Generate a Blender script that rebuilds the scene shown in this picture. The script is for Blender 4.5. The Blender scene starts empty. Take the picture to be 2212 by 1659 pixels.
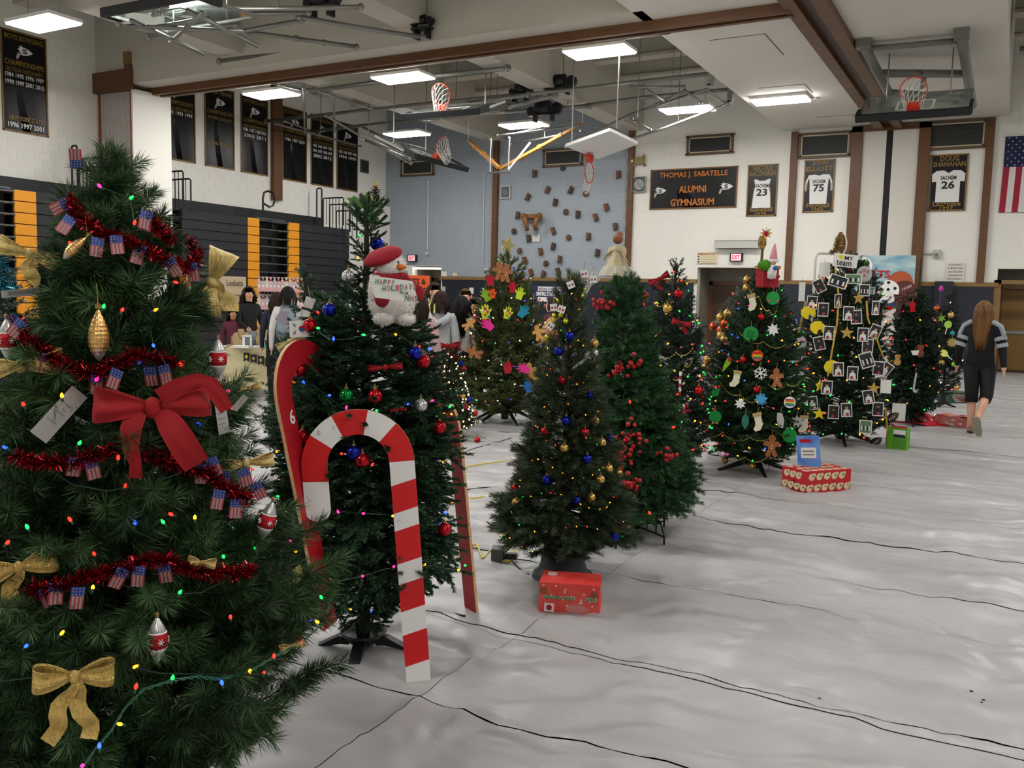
import bpy, bmesh, math, random
import numpy as np
from mathutils import Vector, Matrix
random.seed(7); RG = np.random.default_rng(7)
S = bpy.context.scene; COL = S.collection
R = math.radians
# ---------------------------------------------------------------- camera
FPX, PITCH, ROLL, YAW, CAMH = 1930.0, R(5.57), R(1.347), R(29.0), 1.6
cy, sy, cp, sp, cr, sr = math.cos(YAW), math.sin(YAW), math.cos(PITCH), math.sin(PITCH), math.cos(ROLL), math.sin(ROLL)
MC = (np.array([[cr, -sr, 0], [sr, cr, 0], [0, 0, 1]]) @ np.array([[1, 0, 0], [0, cp, -sp], [0, sp, cp]])
      @ np.array([[cy, sy, 0], [0, 0, -1], [-sy, cy, 0]]))
C0 = np.array([0, 0, CAMH])
cam = bpy.data.cameras.new('camera'); camo = bpy.data.objects.new('camera', cam); COL.objects.link(camo)
cam.sensor_width = 36; cam.lens = FPX / 2212 * 36; cam.clip_start = 0.05; cam.clip_end = 200
m4 = Matrix.Identity(4)
for i in range(3):
    m4[i][0] = MC[0][i]; m4[i][1] = -MC[1][i]; m4[i][2] = -MC[2][i]
m4[0][3], m4[1][3], m4[2][3] = 0, 0, CAMH
camo.matrix_world = m4
S.camera = camo
# measured sight lines of the photograph, met with a known plane of the hall
def ray(x, y): return MC.T @ np.array([(x - 1106) / FPX, (y - 829.5) / FPX, 1.0])
def onY(x, y, Y): d = ray(x, y); return C0 + d * (Y / d[1])
def onX(x, y, X): d = ray(x, y); return C0 + d * (X / d[0])
def onZ(x, y, Z=0.0): d = ray(x, y); return C0 + d * ((Z - CAMH) / d[2])
def atD(x, y, D): return C0 + ray(x, y) * D
# ---------------------------------------------------------------- world, exposure
w = bpy.data.worlds.new('world'); S.world = w; w.use_nodes = True
w.node_tree.nodes['Background'].inputs[0].default_value = (0.75, 0.8, 0.9, 1)
w.node_tree.nodes['Background'].inputs[1].default_value = 0.05
vs = S.view_settings
vs.view_transform = 'Standard'; vs.look = 'None'; vs.gamma = 1; vs.use_curve_mapping = False
vs.exposure = 0.0
LAMP = 53.0        # radiance of the fluorescent diffusers
cyc = S.cycles
cyc.max_bounces = 5; cyc.diffuse_bounces = 3; cyc.glossy_bounces = 2; cyc.transmission_bounces = 3; cyc.transparent_max_bounces = 6
cyc.caustics_reflective = False; cyc.caustics_refractive = False
cyc.sample_clamp_indirect = 30; cyc.sample_clamp_direct = 0
cyc.use_adaptive_sampling = True; cyc.adaptive_threshold = 0.04
cyc.use_denoising = True
# ---------------------------------------------------------------- materials
def lin(h):
    if isinstance(h, str):
        h = h.lstrip('#'); h = [int(h[i:i + 2], 16) / 255 for i in (0, 2, 4)]
    return tuple(c / 12.92 if c <= 0.04045 else ((c + 0.055) / 1.055) ** 2.4 for c in h) + (1.0,)
MATS = {}
def mat(name, col, rough=0.6, metal=0.0, spec=0.4, noise=None, bump=None, col2=None, alpha=None, trans=0.0, coat=0.0, stretch=None, sheen=0, sss=0):
    """procedural principled material; noise=(scale, amount) mottles the colour, bump=(scale, strength)"""
    if name in MATS: return MATS[name]
    m = bpy.data.materials.new(name); m.use_nodes = True; MATS[name] = m
    nt = m.node_tree; b = nt.nodes['Principled BSDF']; c = lin(col)
    b.inputs['Base Color'].default_value = c; b.inputs['Roughness'].default_value = rough
    b.inputs['Metallic'].default_value = metal; b.inputs['Specular IOR Level'].default_value = spec
    b.inputs['Transmission Weight'].default_value = trans; b.inputs['Coat Weight'].default_value = coat
    if alpha is not None: b.inputs['Alpha'].default_value = alpha
    m.diffuse_color = c
    if noise or bump:
        tc = nt.nodes.new('ShaderNodeTexCoord'); src = tc.outputs['Object']
        if stretch:
            mp = nt.nodes.new('ShaderNodeMapping'); mp.inputs['Scale'].default_value = stretch
            nt.links.new(src, mp.inputs['Vector']); src = mp.outputs['Vector']
    if noise:
        n = nt.nodes.new('ShaderNodeTexNoise'); n.inputs['Scale'].default_value = noise[0]; n.inputs['Detail'].default_value = 4
        nt.links.new(src, n.inputs['Vector'])
        r = nt.nodes.new('ShaderNodeMapRange'); r.inputs['From Min'].default_value = 0.3; r.inputs['From Max'].default_value = 0.7
        nt.links.new(n.outputs['Fac'], r.inputs['Value'])
        mx = nt.nodes.new('ShaderNodeMix'); mx.data_type = 'RGBA'
        c2 = lin(col2) if col2 else tuple(max(0, v * (1 - noise[1])) for v in c[:3]) + (1,)
        nt.links.new(r.outputs['Result'], mx.inputs['Factor']); mx.inputs['A'].default_value = c; mx.inputs['B'].default_value = c2
        nt.links.new(mx.outputs['Result'], b.inputs['Base Color'])
    if bump:
        n2 = nt.nodes.new('ShaderNodeTexNoise'); n2.inputs['Scale'].default_value = bump[0]; n2.inputs['Detail'].default_value = 5
        nt.links.new(src, n2.inputs['Vector'])
        bp = nt.nodes.new('ShaderNodeBump'); bp.inputs['Strength'].default_value = bump[1]; bp.inputs['Distance'].default_value = 0.02
        nt.links.new(n2.outputs['Fac'], bp.inputs['Height']); nt.links.new(bp.outputs['Normal'], b.inputs['Normal'])
    return m
def emit(name, col, k, sample=True):
    if name in MATS: return MATS[name]
    m = bpy.data.materials.new(name); m.use_nodes = True; MATS[name] = m
    b = m.node_tree.nodes['Principled BSDF']
    b.inputs['Base Color'].default_value = lin(col); b.inputs['Emission Color'].default_value = lin(col)
    b.inputs['Emission Strength'].default_value = k
    m.cycles.emission_sampling = 'AUTO' if sample else 'NONE'
    return m
# ---------------------------------------------------------------- mesh building
class MB:
    def __init__(s): s.v, s.f, s.m = [], [], []
    def add(s, vs, fs, mi=0, M=None):
        o = len(s.v)
        if M is not None: vs = [tuple(M @ Vector(p)) for p in vs]
        s.v.extend(tuple(map(float, p)) for p in vs)
        for f in fs: s.f.append([i + o for i in f]); s.m.append(mi)
        return s
    def box(s, c, d, mi=0, M=None, rz=0.0):
        x, y, z = d[0] / 2, d[1] / 2, d[2] / 2
        ca, sa = math.cos(rz), math.sin(rz)
        vs = [(c[0] + a * x * ca - b * y * sa, c[1] + a * x * sa + b * y * ca, c[2] + e * z) for a in (-1, 1) for b in (-1, 1) for e in (-1, 1)]
        return s.add(vs, [(0, 1, 3, 2), (4, 6, 7, 5), (0, 4, 5, 1), (2, 3, 7, 6), (0, 2, 6, 4), (1, 5, 7, 3)], mi, M)
    def span(s, a, b, mi=0):
        return s.box([(a[i] + b[i]) / 2 for i in range(3)], [abs(b[i] - a[i]) for i in range(3)], mi)
    def tube(s, pts, r, n=6, mi=0, closed=False, M=None):
        P = [Vector(p) for p in pts]; k = len(P); vs = []; up = None
        rs = r if isinstance(r, (list, tuple)) else [r] * k
        for i, p in enumerate(P):
            a = P[i - 1] if (i or closed) else P[i]; b = P[(i + 1) % k] if (i < k - 1 or closed) else P[i]
            t = (b - a)
            if t.length < 1e-9: t = Vector((0, 0, 1))
            t.normalize()
            if up is None: up = Vector((0, 0, 1)) if abs(t.z) < 0.9 else Vector((1, 0, 0))
            u = t.cross(up)
            if u.length < 1e-6: u = t.orthogonal()
            u.normalize(); v = u.cross(t); v.normalize(); up = v
            for j in range(n):
                an = 2 * math.pi * j / n
                vs.append(p + (u * math.cos(an) + v * math.sin(an)) * rs[i])
        fs = []
        for i in range(k if closed else k - 1):
            a, b = i * n, ((i + 1) % k) * n
            for j in range(n): fs.append((a + j, a + (j + 1) % n, b + (j + 1) % n, b + j))
        if not closed: fs += [tuple(range(n))[::-1], tuple(range((k - 1) * n, k * n))]
        return s.add(vs, fs, mi, M)
    def lathe(s, prof, n=16, mi=0, M=None):
        vs, fs = [], []
        for r, z in prof:
            for j in range(n):
                a = 2 * math.pi * j / n; vs.append((r * math.cos(a), r * math.sin(a), z))
        for i in range(len(prof) - 1):
            for j in range(n): fs.append((i * n + j, i * n + (j + 1) % n, (i + 1) * n + (j + 1) % n, (i + 1) * n + j))
        fs += [tuple(range(n))[::-1], tuple(range((len(prof) - 1) * n, len(prof) * n))]
        return s.add(vs, fs, mi, M)
    def sph(s, c, r, n=12, k=8, mi=0, M=None):
        rr = r if isinstance(r, (list, tuple)) else (r, r, r)
        vs, fs = [(c[0], c[1], c[2] - rr[2])], []
        for i in range(1, k):
            t = math.pi * i / k
            for j in range(n):
                a = 2 * math.pi * j / n
                vs.append((c[0] + rr[0] * math.sin(t) * math.cos(a), c[1] + rr[1] * math.sin(t) * math.sin(a), c[2] - rr[2] * math.cos(t)))
        vs.append((c[0], c[1], c[2] + rr[2])); L = len(vs) - 1
        for j in range(n):
            fs.append((0, 1 + (j + 1) % n, 1 + j)); fs.append((L, L - n + j, L - n + (j + 1) % n))
        for i in range(k - 2):
            for j in range(n):
                a = 1 + i * n; fs.append((a + j, a + (j + 1) % n, a + n + (j + 1) % n, a + n + j))
        return s.add(vs, fs, mi, M)
    def prism(s, poly, d, mi=0, M=None, z0=0.0, side=None):
        n = len(poly); vs = [(x, y, z0) for x, y in poly] + [(x, y, z0 + d) for x, y in poly]
        s.add(vs, [tuple(range(n))[::-1], tuple(range(n, 2 * n))], mi, M)
        o = len(s.v) - 2 * n
        for i in range(n): s.f.append([o + i, o + (i + 1) % n, o + n + (i + 1) % n, o + n + i]); s.m.append(mi if side is None else side)
        return s
    def grid(s, fn, nu, nv, mi=0, M=None):
        vs = [fn(i / nu, j / nv) for j in range(nv + 1) for i in range(nu + 1)]
        fs = [(j * (nu + 1) + i, j * (nu + 1) + i + 1, (j + 1) * (nu + 1) + i + 1, (j + 1) * (nu + 1) + i) for j in range(nv) for i in range(nu)]
        return s.add(vs, fs, mi, M)
    def mesh(s, name, mats, smooth=False):
        me = bpy.data.meshes.new(name); me.from_pydata(s.v, [], s.f)
        for m in (mats if isinstance(mats, (list, tuple)) else [mats]): me.materials.append(m)
        me.polygons.foreach_set('material_index', s.m)
        if smooth: me.polygons.foreach_set('use_smooth', [True] * len(s.f))
        me.update(); return me
    def build(s, name, mats, parent=None, loc=None, smooth=False):
        return link(name, s.mesh(name, mats, smooth), parent, loc)
def link(name, data, parent=None, loc=None):
    o = bpy.data.objects.new(name, data); COL.objects.link(o)
    if parent is not None: o.parent = parent
    if loc is not None: o.location = loc
    return o
def tag(o, label=None, cat=None, group=None, kind=None):
    if label: o['label'] = label
    if cat: o['category'] = cat
    if group: o['group'] = group
    if kind: o['kind'] = kind
    return o
def thing(name, label, cat, loc=(0, 0, 0), rz=0.0, group=None):
    o = bpy.data.objects.new(name, None); COL.objects.link(o); o.empty_display_size = 0.1
    o.location = loc; o.rotation_euler = (0, 0, rz)
    return tag(o, label, cat, group)
def struct(name, mb, mats, parent=None, smooth=False):
    o = mb.build(name, mats, parent, None, smooth)
    if parent is None: o['kind'] = 'structure'
    return o
def dup(root, loc=None, rz=None, label=None):
    r = root.copy(); COL.objects.link(r)
    if loc is not None: r.location = loc
    if rz is not None: r.rotation_euler = (0, 0, rz)
    if label: r['label'] = label
    for ch in root.children:
        c = ch.copy(); COL.objects.link(c); c.parent = r
        for g in ch.children:
            d = g.copy(); COL.objects.link(d); d.parent = c
    return r
TXT = {}
def text(s, w, h, mt, parent, M, bold=0.015, name='lettering', depth=0.004):
    """flat raised lettering fitted to w x h, centred at the origin of M, read along +X, up +Y, front +Z"""
    key = (s, bold)
    if key not in TXT:
        cu = bpy.data.curves.new('lettering', 'FONT'); cu.body = s; cu.offset = bold; cu.resolution_u = 2; cu.align_x = 'CENTER'
        ob = bpy.data.objects.new('lettering', cu); COL.objects.link(ob)
        dg = bpy.context.evaluated_depsgraph_get()
        me = bpy.data.meshes.new_from_object(ob.evaluated_get(dg)); bpy.data.objects.remove(ob)
        n = len(me.vertices); co = np.zeros(n * 3); me.vertices.foreach_get('co', co); co = co.reshape(-1, 3)
        fs = [tuple(p.vertices) for p in me.polygons]; bpy.data.meshes.remove(me)
        lo, hi = co.min(0), co.max(0); co = (co - (lo + hi) / 2) / np.maximum(hi - lo, 1e-6); co[:, 2] = 0
        TXT[key] = (co, fs)
    co, fs = TXT[key]
    mb = MB(); mb.add([(x * w, y * h, depth) for x, y, z in co], fs, 0, M)
    return mb.build(name, mt, parent)
def frame_M(o, ex, ey, ez=None):
    ex, ey = Vector(ex).normalized(), Vector(ey).normalized(); ez = Vector(ez).normalized() if ez is not None else ex.cross(ey).normalized()
    m = Matrix.Identity(4)
    for i in range(3): m[i][0], m[i][1], m[i][2], m[i][3] = ex[i], ey[i], ez[i], o[i]
    return m
def face_cam(p, tilt=0.0, turn=0.0):
    """upright frame at p whose front looks towards the visitor, then swung by turn and tilted in its plane"""
    d = Vector((-p[0], -p[1], 0)).normalized(); ex = Vector((0, 0, 1)).cross(d)
    m = frame_M(p, ex, (0, 0, 1), d)
    return m @ Matrix.Rotation(turn, 4, 'Y') @ Matrix.Rotation(tilt, 4, 'Z')
# ================================================================ the hall
XL, YB, XR, YF = -19.37, 25.5, 14.0, -9.0
ZD, ZS = 8.5, 6.3
white = mat('painted white block', '#ece9df', 0.55, noise=(0.6, 0.05))
blue = mat('painted blue block', '#99a2aa', 0.55, noise=(0.6, 0.06))
ceilw = mat('shaded ceiling paint', '#c2bdaf', 0.7, noise=(0.4, 0.05))  # shade up among the beams put into the colour, darker than the soffit
soffw = mat('lit soffit paint', '#dcd7cc', 0.7, noise=(0.35, 0.06))  # kept lighter than the ceiling, the soffit's brighter light put into the colour
brown = mat('brown stained wood', '#6a4526', 0.45, noise=(3, 0.3), stretch=(1, 1, 8))
brownd = mat('dark brown track', '#3c2716', 0.5)
tanw = mat('tan wood trim', '#8a6a3c', 0.5, noise=(4, 0.2))
navy = mat('navy vinyl pad', '#20242f', 0.5, noise=(2, 0.2))
blackm = mat('black metal', '#141416', 0.4)
greym = mat('grey painted steel', '#8d8d86', 0.4, metal=0.3)
lgrey = mat('pale grey plastic', '#bdbcb4', 0.5)
whitep = mat('white plastic', '#e6e4de', 0.4)
# ---- floor: dark boards covered by grey sheets
fl = struct('floor', MB().span((XL - .3, YF, -0.06), (XR, YB + 1.6, -0.012)), mat('gym floor boards', '#4c443d', 0.4, noise=(2, 0.3)))
def crease(m):
    # crumpled sheet relief: ridged creases over soft facets
    nt = m.node_tree; tc = nt.nodes.new('ShaderNodeTexCoord'); b = nt.nodes['Principled BSDF']; prev = None
    for typ, sc, st, di, rt in (('RIDGED_MULTIFRACTAL', 1.3, 1.0, .16, .35), ('RIDGED_MULTIFRACTAL', 3.6, .8, .06, -.5), ('FBM', 12, .3, .015, .2)):
        mp = nt.nodes.new('ShaderNodeMapping'); mp.inputs['Rotation'].default_value = (0, 0, rt); mp.inputs['Scale'].default_value = (.6, 1.35, 1) if sc < 3 else (.9, 1.1, 1)
        nt.links.new(tc.outputs['Object'], mp.inputs['Vector'])
        n = nt.nodes.new('ShaderNodeTexNoise'); n.noise_type = typ; n.inputs['Scale'].default_value = sc; n.inputs['Detail'].default_value = 3; n.inputs['Distortion'].default_value = .6
        nt.links.new(mp.outputs['Vector'], n.inputs['Vector'])
        bp = nt.nodes.new('ShaderNodeBump'); bp.inputs['Strength'].default_value = st; bp.inputs['Distance'].default_value = di
        nt.links.new(n.outputs['Fac'], bp.inputs['Height'])
        if prev is not None: nt.links.new(prev.outputs['Normal'], bp.inputs['Normal'])
        prev = bp
    nt.links.new(prev.outputs['Normal'], b.inputs['Normal'])
tarp = mat('grey floor sheet', '#aaa8a7', 0.38, spec=0.42, noise=(1.3, 0.10), col2='#9b9a9a', stretch=(1, 2.2, 1))
crease(tarp)
ys = [YF + .3, -3.0, 0.4, 1.9, 2.80, 3.535, 3.615, 4.70, 5.32, 6.30, 7.30, 9.07, 11.0, 13.2, 16.0, 20.0, YB - .03]
xs = [XL + .02, -7.2, -1.93, 4.5, XR - .1]
fr = [(RG.uniform(0, 6.28), RG.uniform(.6, 3.2), RG.uniform(0, 6.28)) for _ in range(26)]
def wrinkle(x, y):
    z = np.zeros_like(x)
    for i, (ph, k, a) in enumerate(fr):
        k = k * (1 + i * 0.22); u = x * math.cos(a) + y * math.sin(a)
        s_ = np.sin(u * k * 2.2 + ph + 0.9 * np.sin((x * math.sin(a) - y * math.cos(a)) * k * 0.9 + ph * 2))
        z += (np.abs(s_) ** 6 if i % 2 else s_ * 0.45) * 0.0065 / (1 + i * 0.07)
    return z
RIDGES = [(-1.9, 5.6, -1.92, 6.57, .02, .06), (-1.92, 6.57, -1.57, 7.37, .02, .06), (-1.85, 5.62, -1.1, 5.75, .02, .05), (-1.95, 2.0, -1.92, 3.4, .012, .02),
          (-2.1, 3.75, -2.0, 4.3, .03, .05), (-2.5, 3.9, -2.0, 3.7, .025, .05), (-1.0, 3.7, -.9, 4.4, .02, .06), (-1.2, 2.9, -.7, 3.2, .02, .05), (-2.9, 4.0, -2.3, 4.5, .025, .05)]
for _ in range(60):
    a_ = RG.uniform(0, 6.28); x_, y_, l_ = RG.uniform(-4.5, .8), RG.uniform(2.2, 8), RG.uniform(.25, .9)
    RIDGES.append((x_, y_, x_ + l_ * math.cos(a_), y_ + l_ * math.sin(a_) * .6, RG.uniform(.008, .022), RG.uniform(.03, .06)))
def seam(x, i): return 0.022 * math.sin(x * 1.3 + i * 2.1) + 0.012 * math.sin(x * 3.7 + i)
for i in range(len(ys) - 1):
    for j in range(len(xs) - 1):
        y0, y1, x0, x1 = ys[i], ys[i + 1], xs[j], xs[j + 1]
        near = y0 > 0.3 and y1 < 9.5 and 0 < j < 3
        st = 0.05 if near else 0.25
        nu, nv = max(2, int((x1 - x0) / st)), max(3, int((y1 - y0) / st))
        X = np.linspace(x0 + (0.0015 if j else 0), x1 - 0.0015, nu + 1); V = np.linspace(0, 1, nv + 1)
        lo = np.array([y0 + seam(x, i) + 0.001 + .008 * max(0, math.sin(x * .9 + i * 2.3)) for x in X]); hi = np.array([y1 + seam(x, i + 1) - (0.0015 if near else 0.001) for x in X])
        gx = np.tile(X, (nv + 1, 1)); gy = lo[None, :] + (hi - lo)[None, :] * V[:, None]
        gz = wrinkle(gx, gy)
        # the front edge of every sheet curls up a little
        gz += 0.004 * np.exp(-((gy - lo[None, :]) / 0.03) ** 2) * np.maximum(0, np.sin(gx * 1.1 + i * 1.7))
        if near:
            for (ax, ay, bx_, by_, hh, ww) in RIDGES:
                L2 = (bx_ - ax) ** 2 + (by_ - ay) ** 2; tt = np.clip(((gx - ax) * (bx_ - ax) + (gy - ay) * (by_ - ay)) / L2, 0, 1)
                dd2 = (gx - ax - tt * (bx_ - ax)) ** 2 + (gy - ay - tt * (by_ - ay)) ** 2
                gz += hh * np.exp(-dd2 / ww ** 2) * (0.4 + 2.4 * tt * (1 - tt))
        else: gz *= 0.8
        gz = np.maximum(gz, -0.009)
        mb = MB(); mb.v = np.stack([gx.ravel(), gy.ravel(), gz.ravel()], 1).tolist()
        n1 = nu + 1
        mb.f = [[b * n1 + a, b * n1 + a + 1, (b + 1) * n1 + a + 1, (b + 1) * n1 + a] for b in range(nv) for a in range(nu)]; mb.m = [0] * len(mb.f)
        mb.build('floor_sheet', tarp, fl, smooth=True)
# ---- back wall with its openings, built of painted blocks
wb = struct('wall_back', MB().span((XL - .3, YB + .02, 2.58), (XR, YB + .3, ZD)).span((XL - .3, YB + .02, 0), (-18.2, YB + .3, 2.58)).span((-17.0, YB + .02, 0), (-8.06, YB + .3, 2.58))
            .span((-5.78, YB + .02, 0), (-0.36, YB + .3, 2.58)).span((1.9, YB + .02, 0), (XR, YB + .3, 2.58)), [white])
holes = [(-18.2, -17.0, 0, 2.58), (-8.06, -5.78, 0, 2.58), (-0.36, 1.9, 0, 2.58)]
def blocks(parent, axis, c0, lo, hi, zlo, zhi, face, holes, split, cap):
    """courses of 0.4 x 0.2 m blocks 6 mm proud of their joints; the largest in view as parts, the rest joined"""
    meshes = {}; rest = {}; n = 0
    for k in range(int((zhi - zlo) / 0.2)):
        z0 = zlo + k * 0.2; u = lo - (0.2 if k % 2 else 0)
        while u < hi:
            a, b = max(u, lo), min(u + 0.4, hi); u += 0.4
            if b - a < 0.05 or any(a < h[1] and b > h[0] and z0 < h[3] - .02 and z0 + .2 > h[2] for h in holes): continue
            mi = split((a + b) / 2); w_ = round(b - a, 3)
            if n < cap((a + b) / 2, z0) and w_ > .39:
                n += 1
                if mi not in meshes:
                    meshes[mi] = MB().box((0, 0, 0), (0.3975, 0.003, 0.1975) if axis == 'x' else (0.003, 0.3975, 0.1975)).mesh('concrete_block', mi)
                link('concrete_block', meshes[mi], parent, ((a + b) / 2, c0, z0 + .1) if axis == 'x' else (c0, (a + b) / 2, z0 + .1))
            else:
                r = rest.setdefault(mi, MB())
                if axis == 'x': r.box(((a + b) / 2, c0, z0 + .1), (w_ - .0025, .003, .1975))
                else: r.box((c0, (a + b) / 2, z0 + .1), (.003, w_ - .0025, .1975))
    for mi, r in rest.items():
        tag(r.build('concrete_blocks', mi, parent), kind='stuff')
bluemat = blue
blocks(wb, 'x', YB + .016, XL, 3.0, 0, 8.4, -1, holes, lambda x: blue if x < -10.2 else white, lambda x, z: 300 if (-9.9 < x < -0.2 and 2.3 < z < 6.2) else 0)
wl = struct('wall_left', MB().span((XL - .3, YF, 0), (XL - .006, YB + .02, ZD)), [white])
blocks(wl, 'y', XL - .002, 9.0, YB, 3.6, 8.4, 1, [], lambda y: white, lambda y, z: 300 if z < 5.2 else 0)
# thicker lower wall seen beyond the bleachers
struct('trim_1', MB().span((XL, 23.3, 0), (XL + .22, YB, 4.62)), white)
struct('wall_right', MB().span((XR, YF, 0), (XR + .3, YB + .3, ZD)), white)
struct('wall_front', MB().span((XL - .3, YF - .3, 0), (XR + .3, YF, ZD)), white)
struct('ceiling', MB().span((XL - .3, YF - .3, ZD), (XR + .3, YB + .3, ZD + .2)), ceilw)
# deep beams, the bulkhead over the partition track, the wide soffit
bn = 2
for bx in (-14.9, -10.2, 4.2, 9.0):
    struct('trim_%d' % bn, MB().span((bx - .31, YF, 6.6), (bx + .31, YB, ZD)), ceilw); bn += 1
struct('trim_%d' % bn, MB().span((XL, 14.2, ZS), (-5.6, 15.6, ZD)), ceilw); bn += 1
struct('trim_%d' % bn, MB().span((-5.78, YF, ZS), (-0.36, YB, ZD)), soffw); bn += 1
# ceiling joists across each bay
for x0, x1 in ((XL, -15.21), (-14.59, -10.51), (-9.89, -5.78), (-.36, 3.89)):
    y = 1.0
    while y < YB - .5:
        if not 13.9 < y < 15.9:
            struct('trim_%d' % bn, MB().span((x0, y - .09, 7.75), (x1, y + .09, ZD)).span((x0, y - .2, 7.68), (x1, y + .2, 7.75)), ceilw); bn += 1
        y += 1.9
# partition track: a brown channel under the bulkhead and along the soffit
def track(name, a, b, axis, parts):
    pass
t1 = MB()
for dz, dy, hh in ((0, -.10, .16), (0, .12, .16)):
    t1.span((XL + 1.2, 14.86 + dy - .05, ZS - hh), (-3.35, 14.86 + dy + .05, ZS - .001))
struct('trim_%d' % bn, t1, brown); bn += 1
struct('trim_%d' % bn, MB().span((XL + 1.2, 14.83, ZS - .06), (-3.35, 14.91, ZS - .002)), brownd); bn += 1
t2 = MB().span((-3.42, YF, ZS - .14), (-3.20, YB, ZS - .001)).span((-2.98, YF, ZS - .14), (-2.76, YB, ZS - .001))
struct('trim_%d' % bn, t2, brown); bn += 1
struct('trim_%d' % bn, MB().span((-3.20, YF, ZS - .04), (-2.98, YB, ZS - .002)), brownd); bn += 1
# access hatches in the soffit: thin dark reveals
for cx, cy_, w_, d_ in ((-4.6, 17.0, 1.0, 1.5), (-4.7, 20.7, 1.0, .9), (-4.2, 24.3, .9, .8), (-1.3, 14.2, 1.2, 1.1)):
    struct('trim_%d' % bn, MB().span((cx - w_ / 2, cy_ - d_ / 2, ZS - .006), (cx + w_ / 2, cy_ - d_ / 2 + .02, ZS + .01)).span((cx + w_ / 2 - .02, cy_ - d_ / 2, ZS - .006), (cx + w_ / 2, cy_ + d_ / 2, ZS + .01)), mat('hatch gap', '#6b675e', .8)); bn += 1
# posts on the back wall
for px_, z0, z1 in ((-14.89, 2.23, 8.3), (-10.22, 2.23, 8.3), (-5.47, 2.23, 6.25), (-0.74, 2.23, 6.27), (4.0, 2.23, 6.3)):
    struct('trim_%d' % bn, MB().span((px_ - .09, YB - .10, z0), (px_ + .09, YB + .02, z1)), brown); bn += 1
# framed partition pocket: brown frame, two pale leaves, dark gap
f = MB()
f.span((-3.99, YB - .12, 0), (-3.72, YB + .02, 6.27)).span((-2.36, YB - .12, 0), (-2.08, YB + .02, 6.27)).span((-3.99, YB - .12, 6.13), (-2.08, YB + .02, 6.27))
pocket = struct('door_4', f, brown)
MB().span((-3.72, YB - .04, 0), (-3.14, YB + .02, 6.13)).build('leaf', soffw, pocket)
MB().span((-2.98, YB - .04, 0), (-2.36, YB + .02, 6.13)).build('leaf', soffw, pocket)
MB().span((-3.14, YB - .02, 0), (-2.98, YB + .03, 6.13)).build('gap', mat('gap black', '#0d0906', .6), pocket)
# wall pads and the wooden rail over them
padx = [(XL + .25, -18.3), (-16.9, -8.15), (-5.68, -4.0), (-2.07, -0.42), (2.0, 6.0)]
for a, b in padx:
    n = max(1, round((b - a) / 1.2)); s_ = (b - a) / n
    for i in range(n):
        MB().span((a + i * s_ + .006, YB - .06, 0.05), (a + (i + 1) * s_ - .006, YB + .01, 2.13)).build('wall_pad', navy, wb)
    struct('trim_%d' % bn, MB().span((a - .1, YB - .075, 2.13), (b + .1, YB + .01, 2.235)), tanw); bn += 1
MB().span((-1.75, YB - .2, 0.05), (-1.33, YB - .061, 2.25)).build('column_pad', navy, wb)
# recessed doorways
doorb = mat('brown door', '#4b3524', .5, noise=(2, .15)); doory = mat('tan door', '#8f6b34', .5, noise=(2, .12))
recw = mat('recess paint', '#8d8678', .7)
for di, (a, b, dcol) in enumerate(((-18.2, -17.0, doorb), (-8.06, -5.78, doorb), (-0.36, 1.9, doory))):
    r = MB().span((a - .1, YB + .3, 0), (a, YB + 1.3, 2.58)).span((b, YB + .3, 0), (b + .1, YB + 1.3, 2.58)).span((a - .1, YB + .3, 2.58), (b + .1, YB + 1.3, 2.7)).span((a - .1, YB + 1.3, 0), (b + .1, YB + 1.4, 2.7))
    dd = struct('door_%d' % (di + 1), r, recw)
    MB().span((a, YB + 1.22, 0), (a + .12, YB + 1.3, 2.2)).span((b - .12, YB + 1.22, 0), (b, YB + 1.3, 2.2)).span((a, YB + 1.22, 2.1), (b, YB + 1.3, 2.22)).build('door_frame', brown if di < 2 else tanw, dd)
    n = 2 if b - a > 1.5 else 1
    for i in range(n):
        x0 = a + .12 + i * (b - a - .24) / n; x1 = a + .12 + (i + 1) * (b - a - .24) / n
        lf = MB().span((x0 + .01, YB + 1.2, 0), (x1 - .01, YB + 1.26, 2.08)).build('door_leaf', dcol, dd)
        MB().span((x0 + .1, YB + 1.16, .95), (x1 - .1, YB + 1.2, 1.03)).build('push_bar', greym, lf)
# tan jambs and thresholds of the right-hand doorway
struct('trim_%d' % bn, MB().span((-.42, YB - .02, 0), (-.26, YB + .12, 2.3)).span((-.42, YB - .02, 2.2), (1.9, YB + .12, 2.3)), tanw); bn += 1
# ================================================================ ceiling lamps
lens = emit('fluorescent diffuser', '#fbfaff', LAMP)
lens.node_tree.nodes['Principled BSDF'].inputs['Emission Color'].default_value = (1, .985, .96, 1)
def lamp_proto():
    t = thing('ceiling_light', 'x', 'light', (0, 0, 0))
    MB().span((-.61, -.31, 0), (.61, .31, .03)).build('diffuser', lens, t)
    MB().span((-.63, -.33, .03), (.63, .33, .09)).build('housing', whitep, t)
    h = MB()
    for x in (-.45, .45): h.tube([(x, 0, .09), (x * .8, 0, 2.3)], .006, 4)
    h.build('hanger', greym, t)
    return t
lp = [(-15.3, 10.2, 'hanging fluorescent light above the bowling banner by the left wall'),
      (-15.6, 16.1, 'hanging fluorescent light in front of the black wall banners'),
      (-11.75, 16.05, 'hanging fluorescent light left of the brown ceiling track middle'),
      (-7.1, 15.9, 'hanging fluorescent light just beyond the brown track near the soffit'),
      (-11.85, 21.7, 'hanging fluorescent light above the wooden V-shaped poles'),
      (-15.65, 21.6, 'hanging fluorescent light over the glass backboard by the blue wall'),
      (-7.2, 21.45, 'hanging fluorescent light behind the pipe frame near the white wall')]
L0 = lamp_proto()
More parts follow.
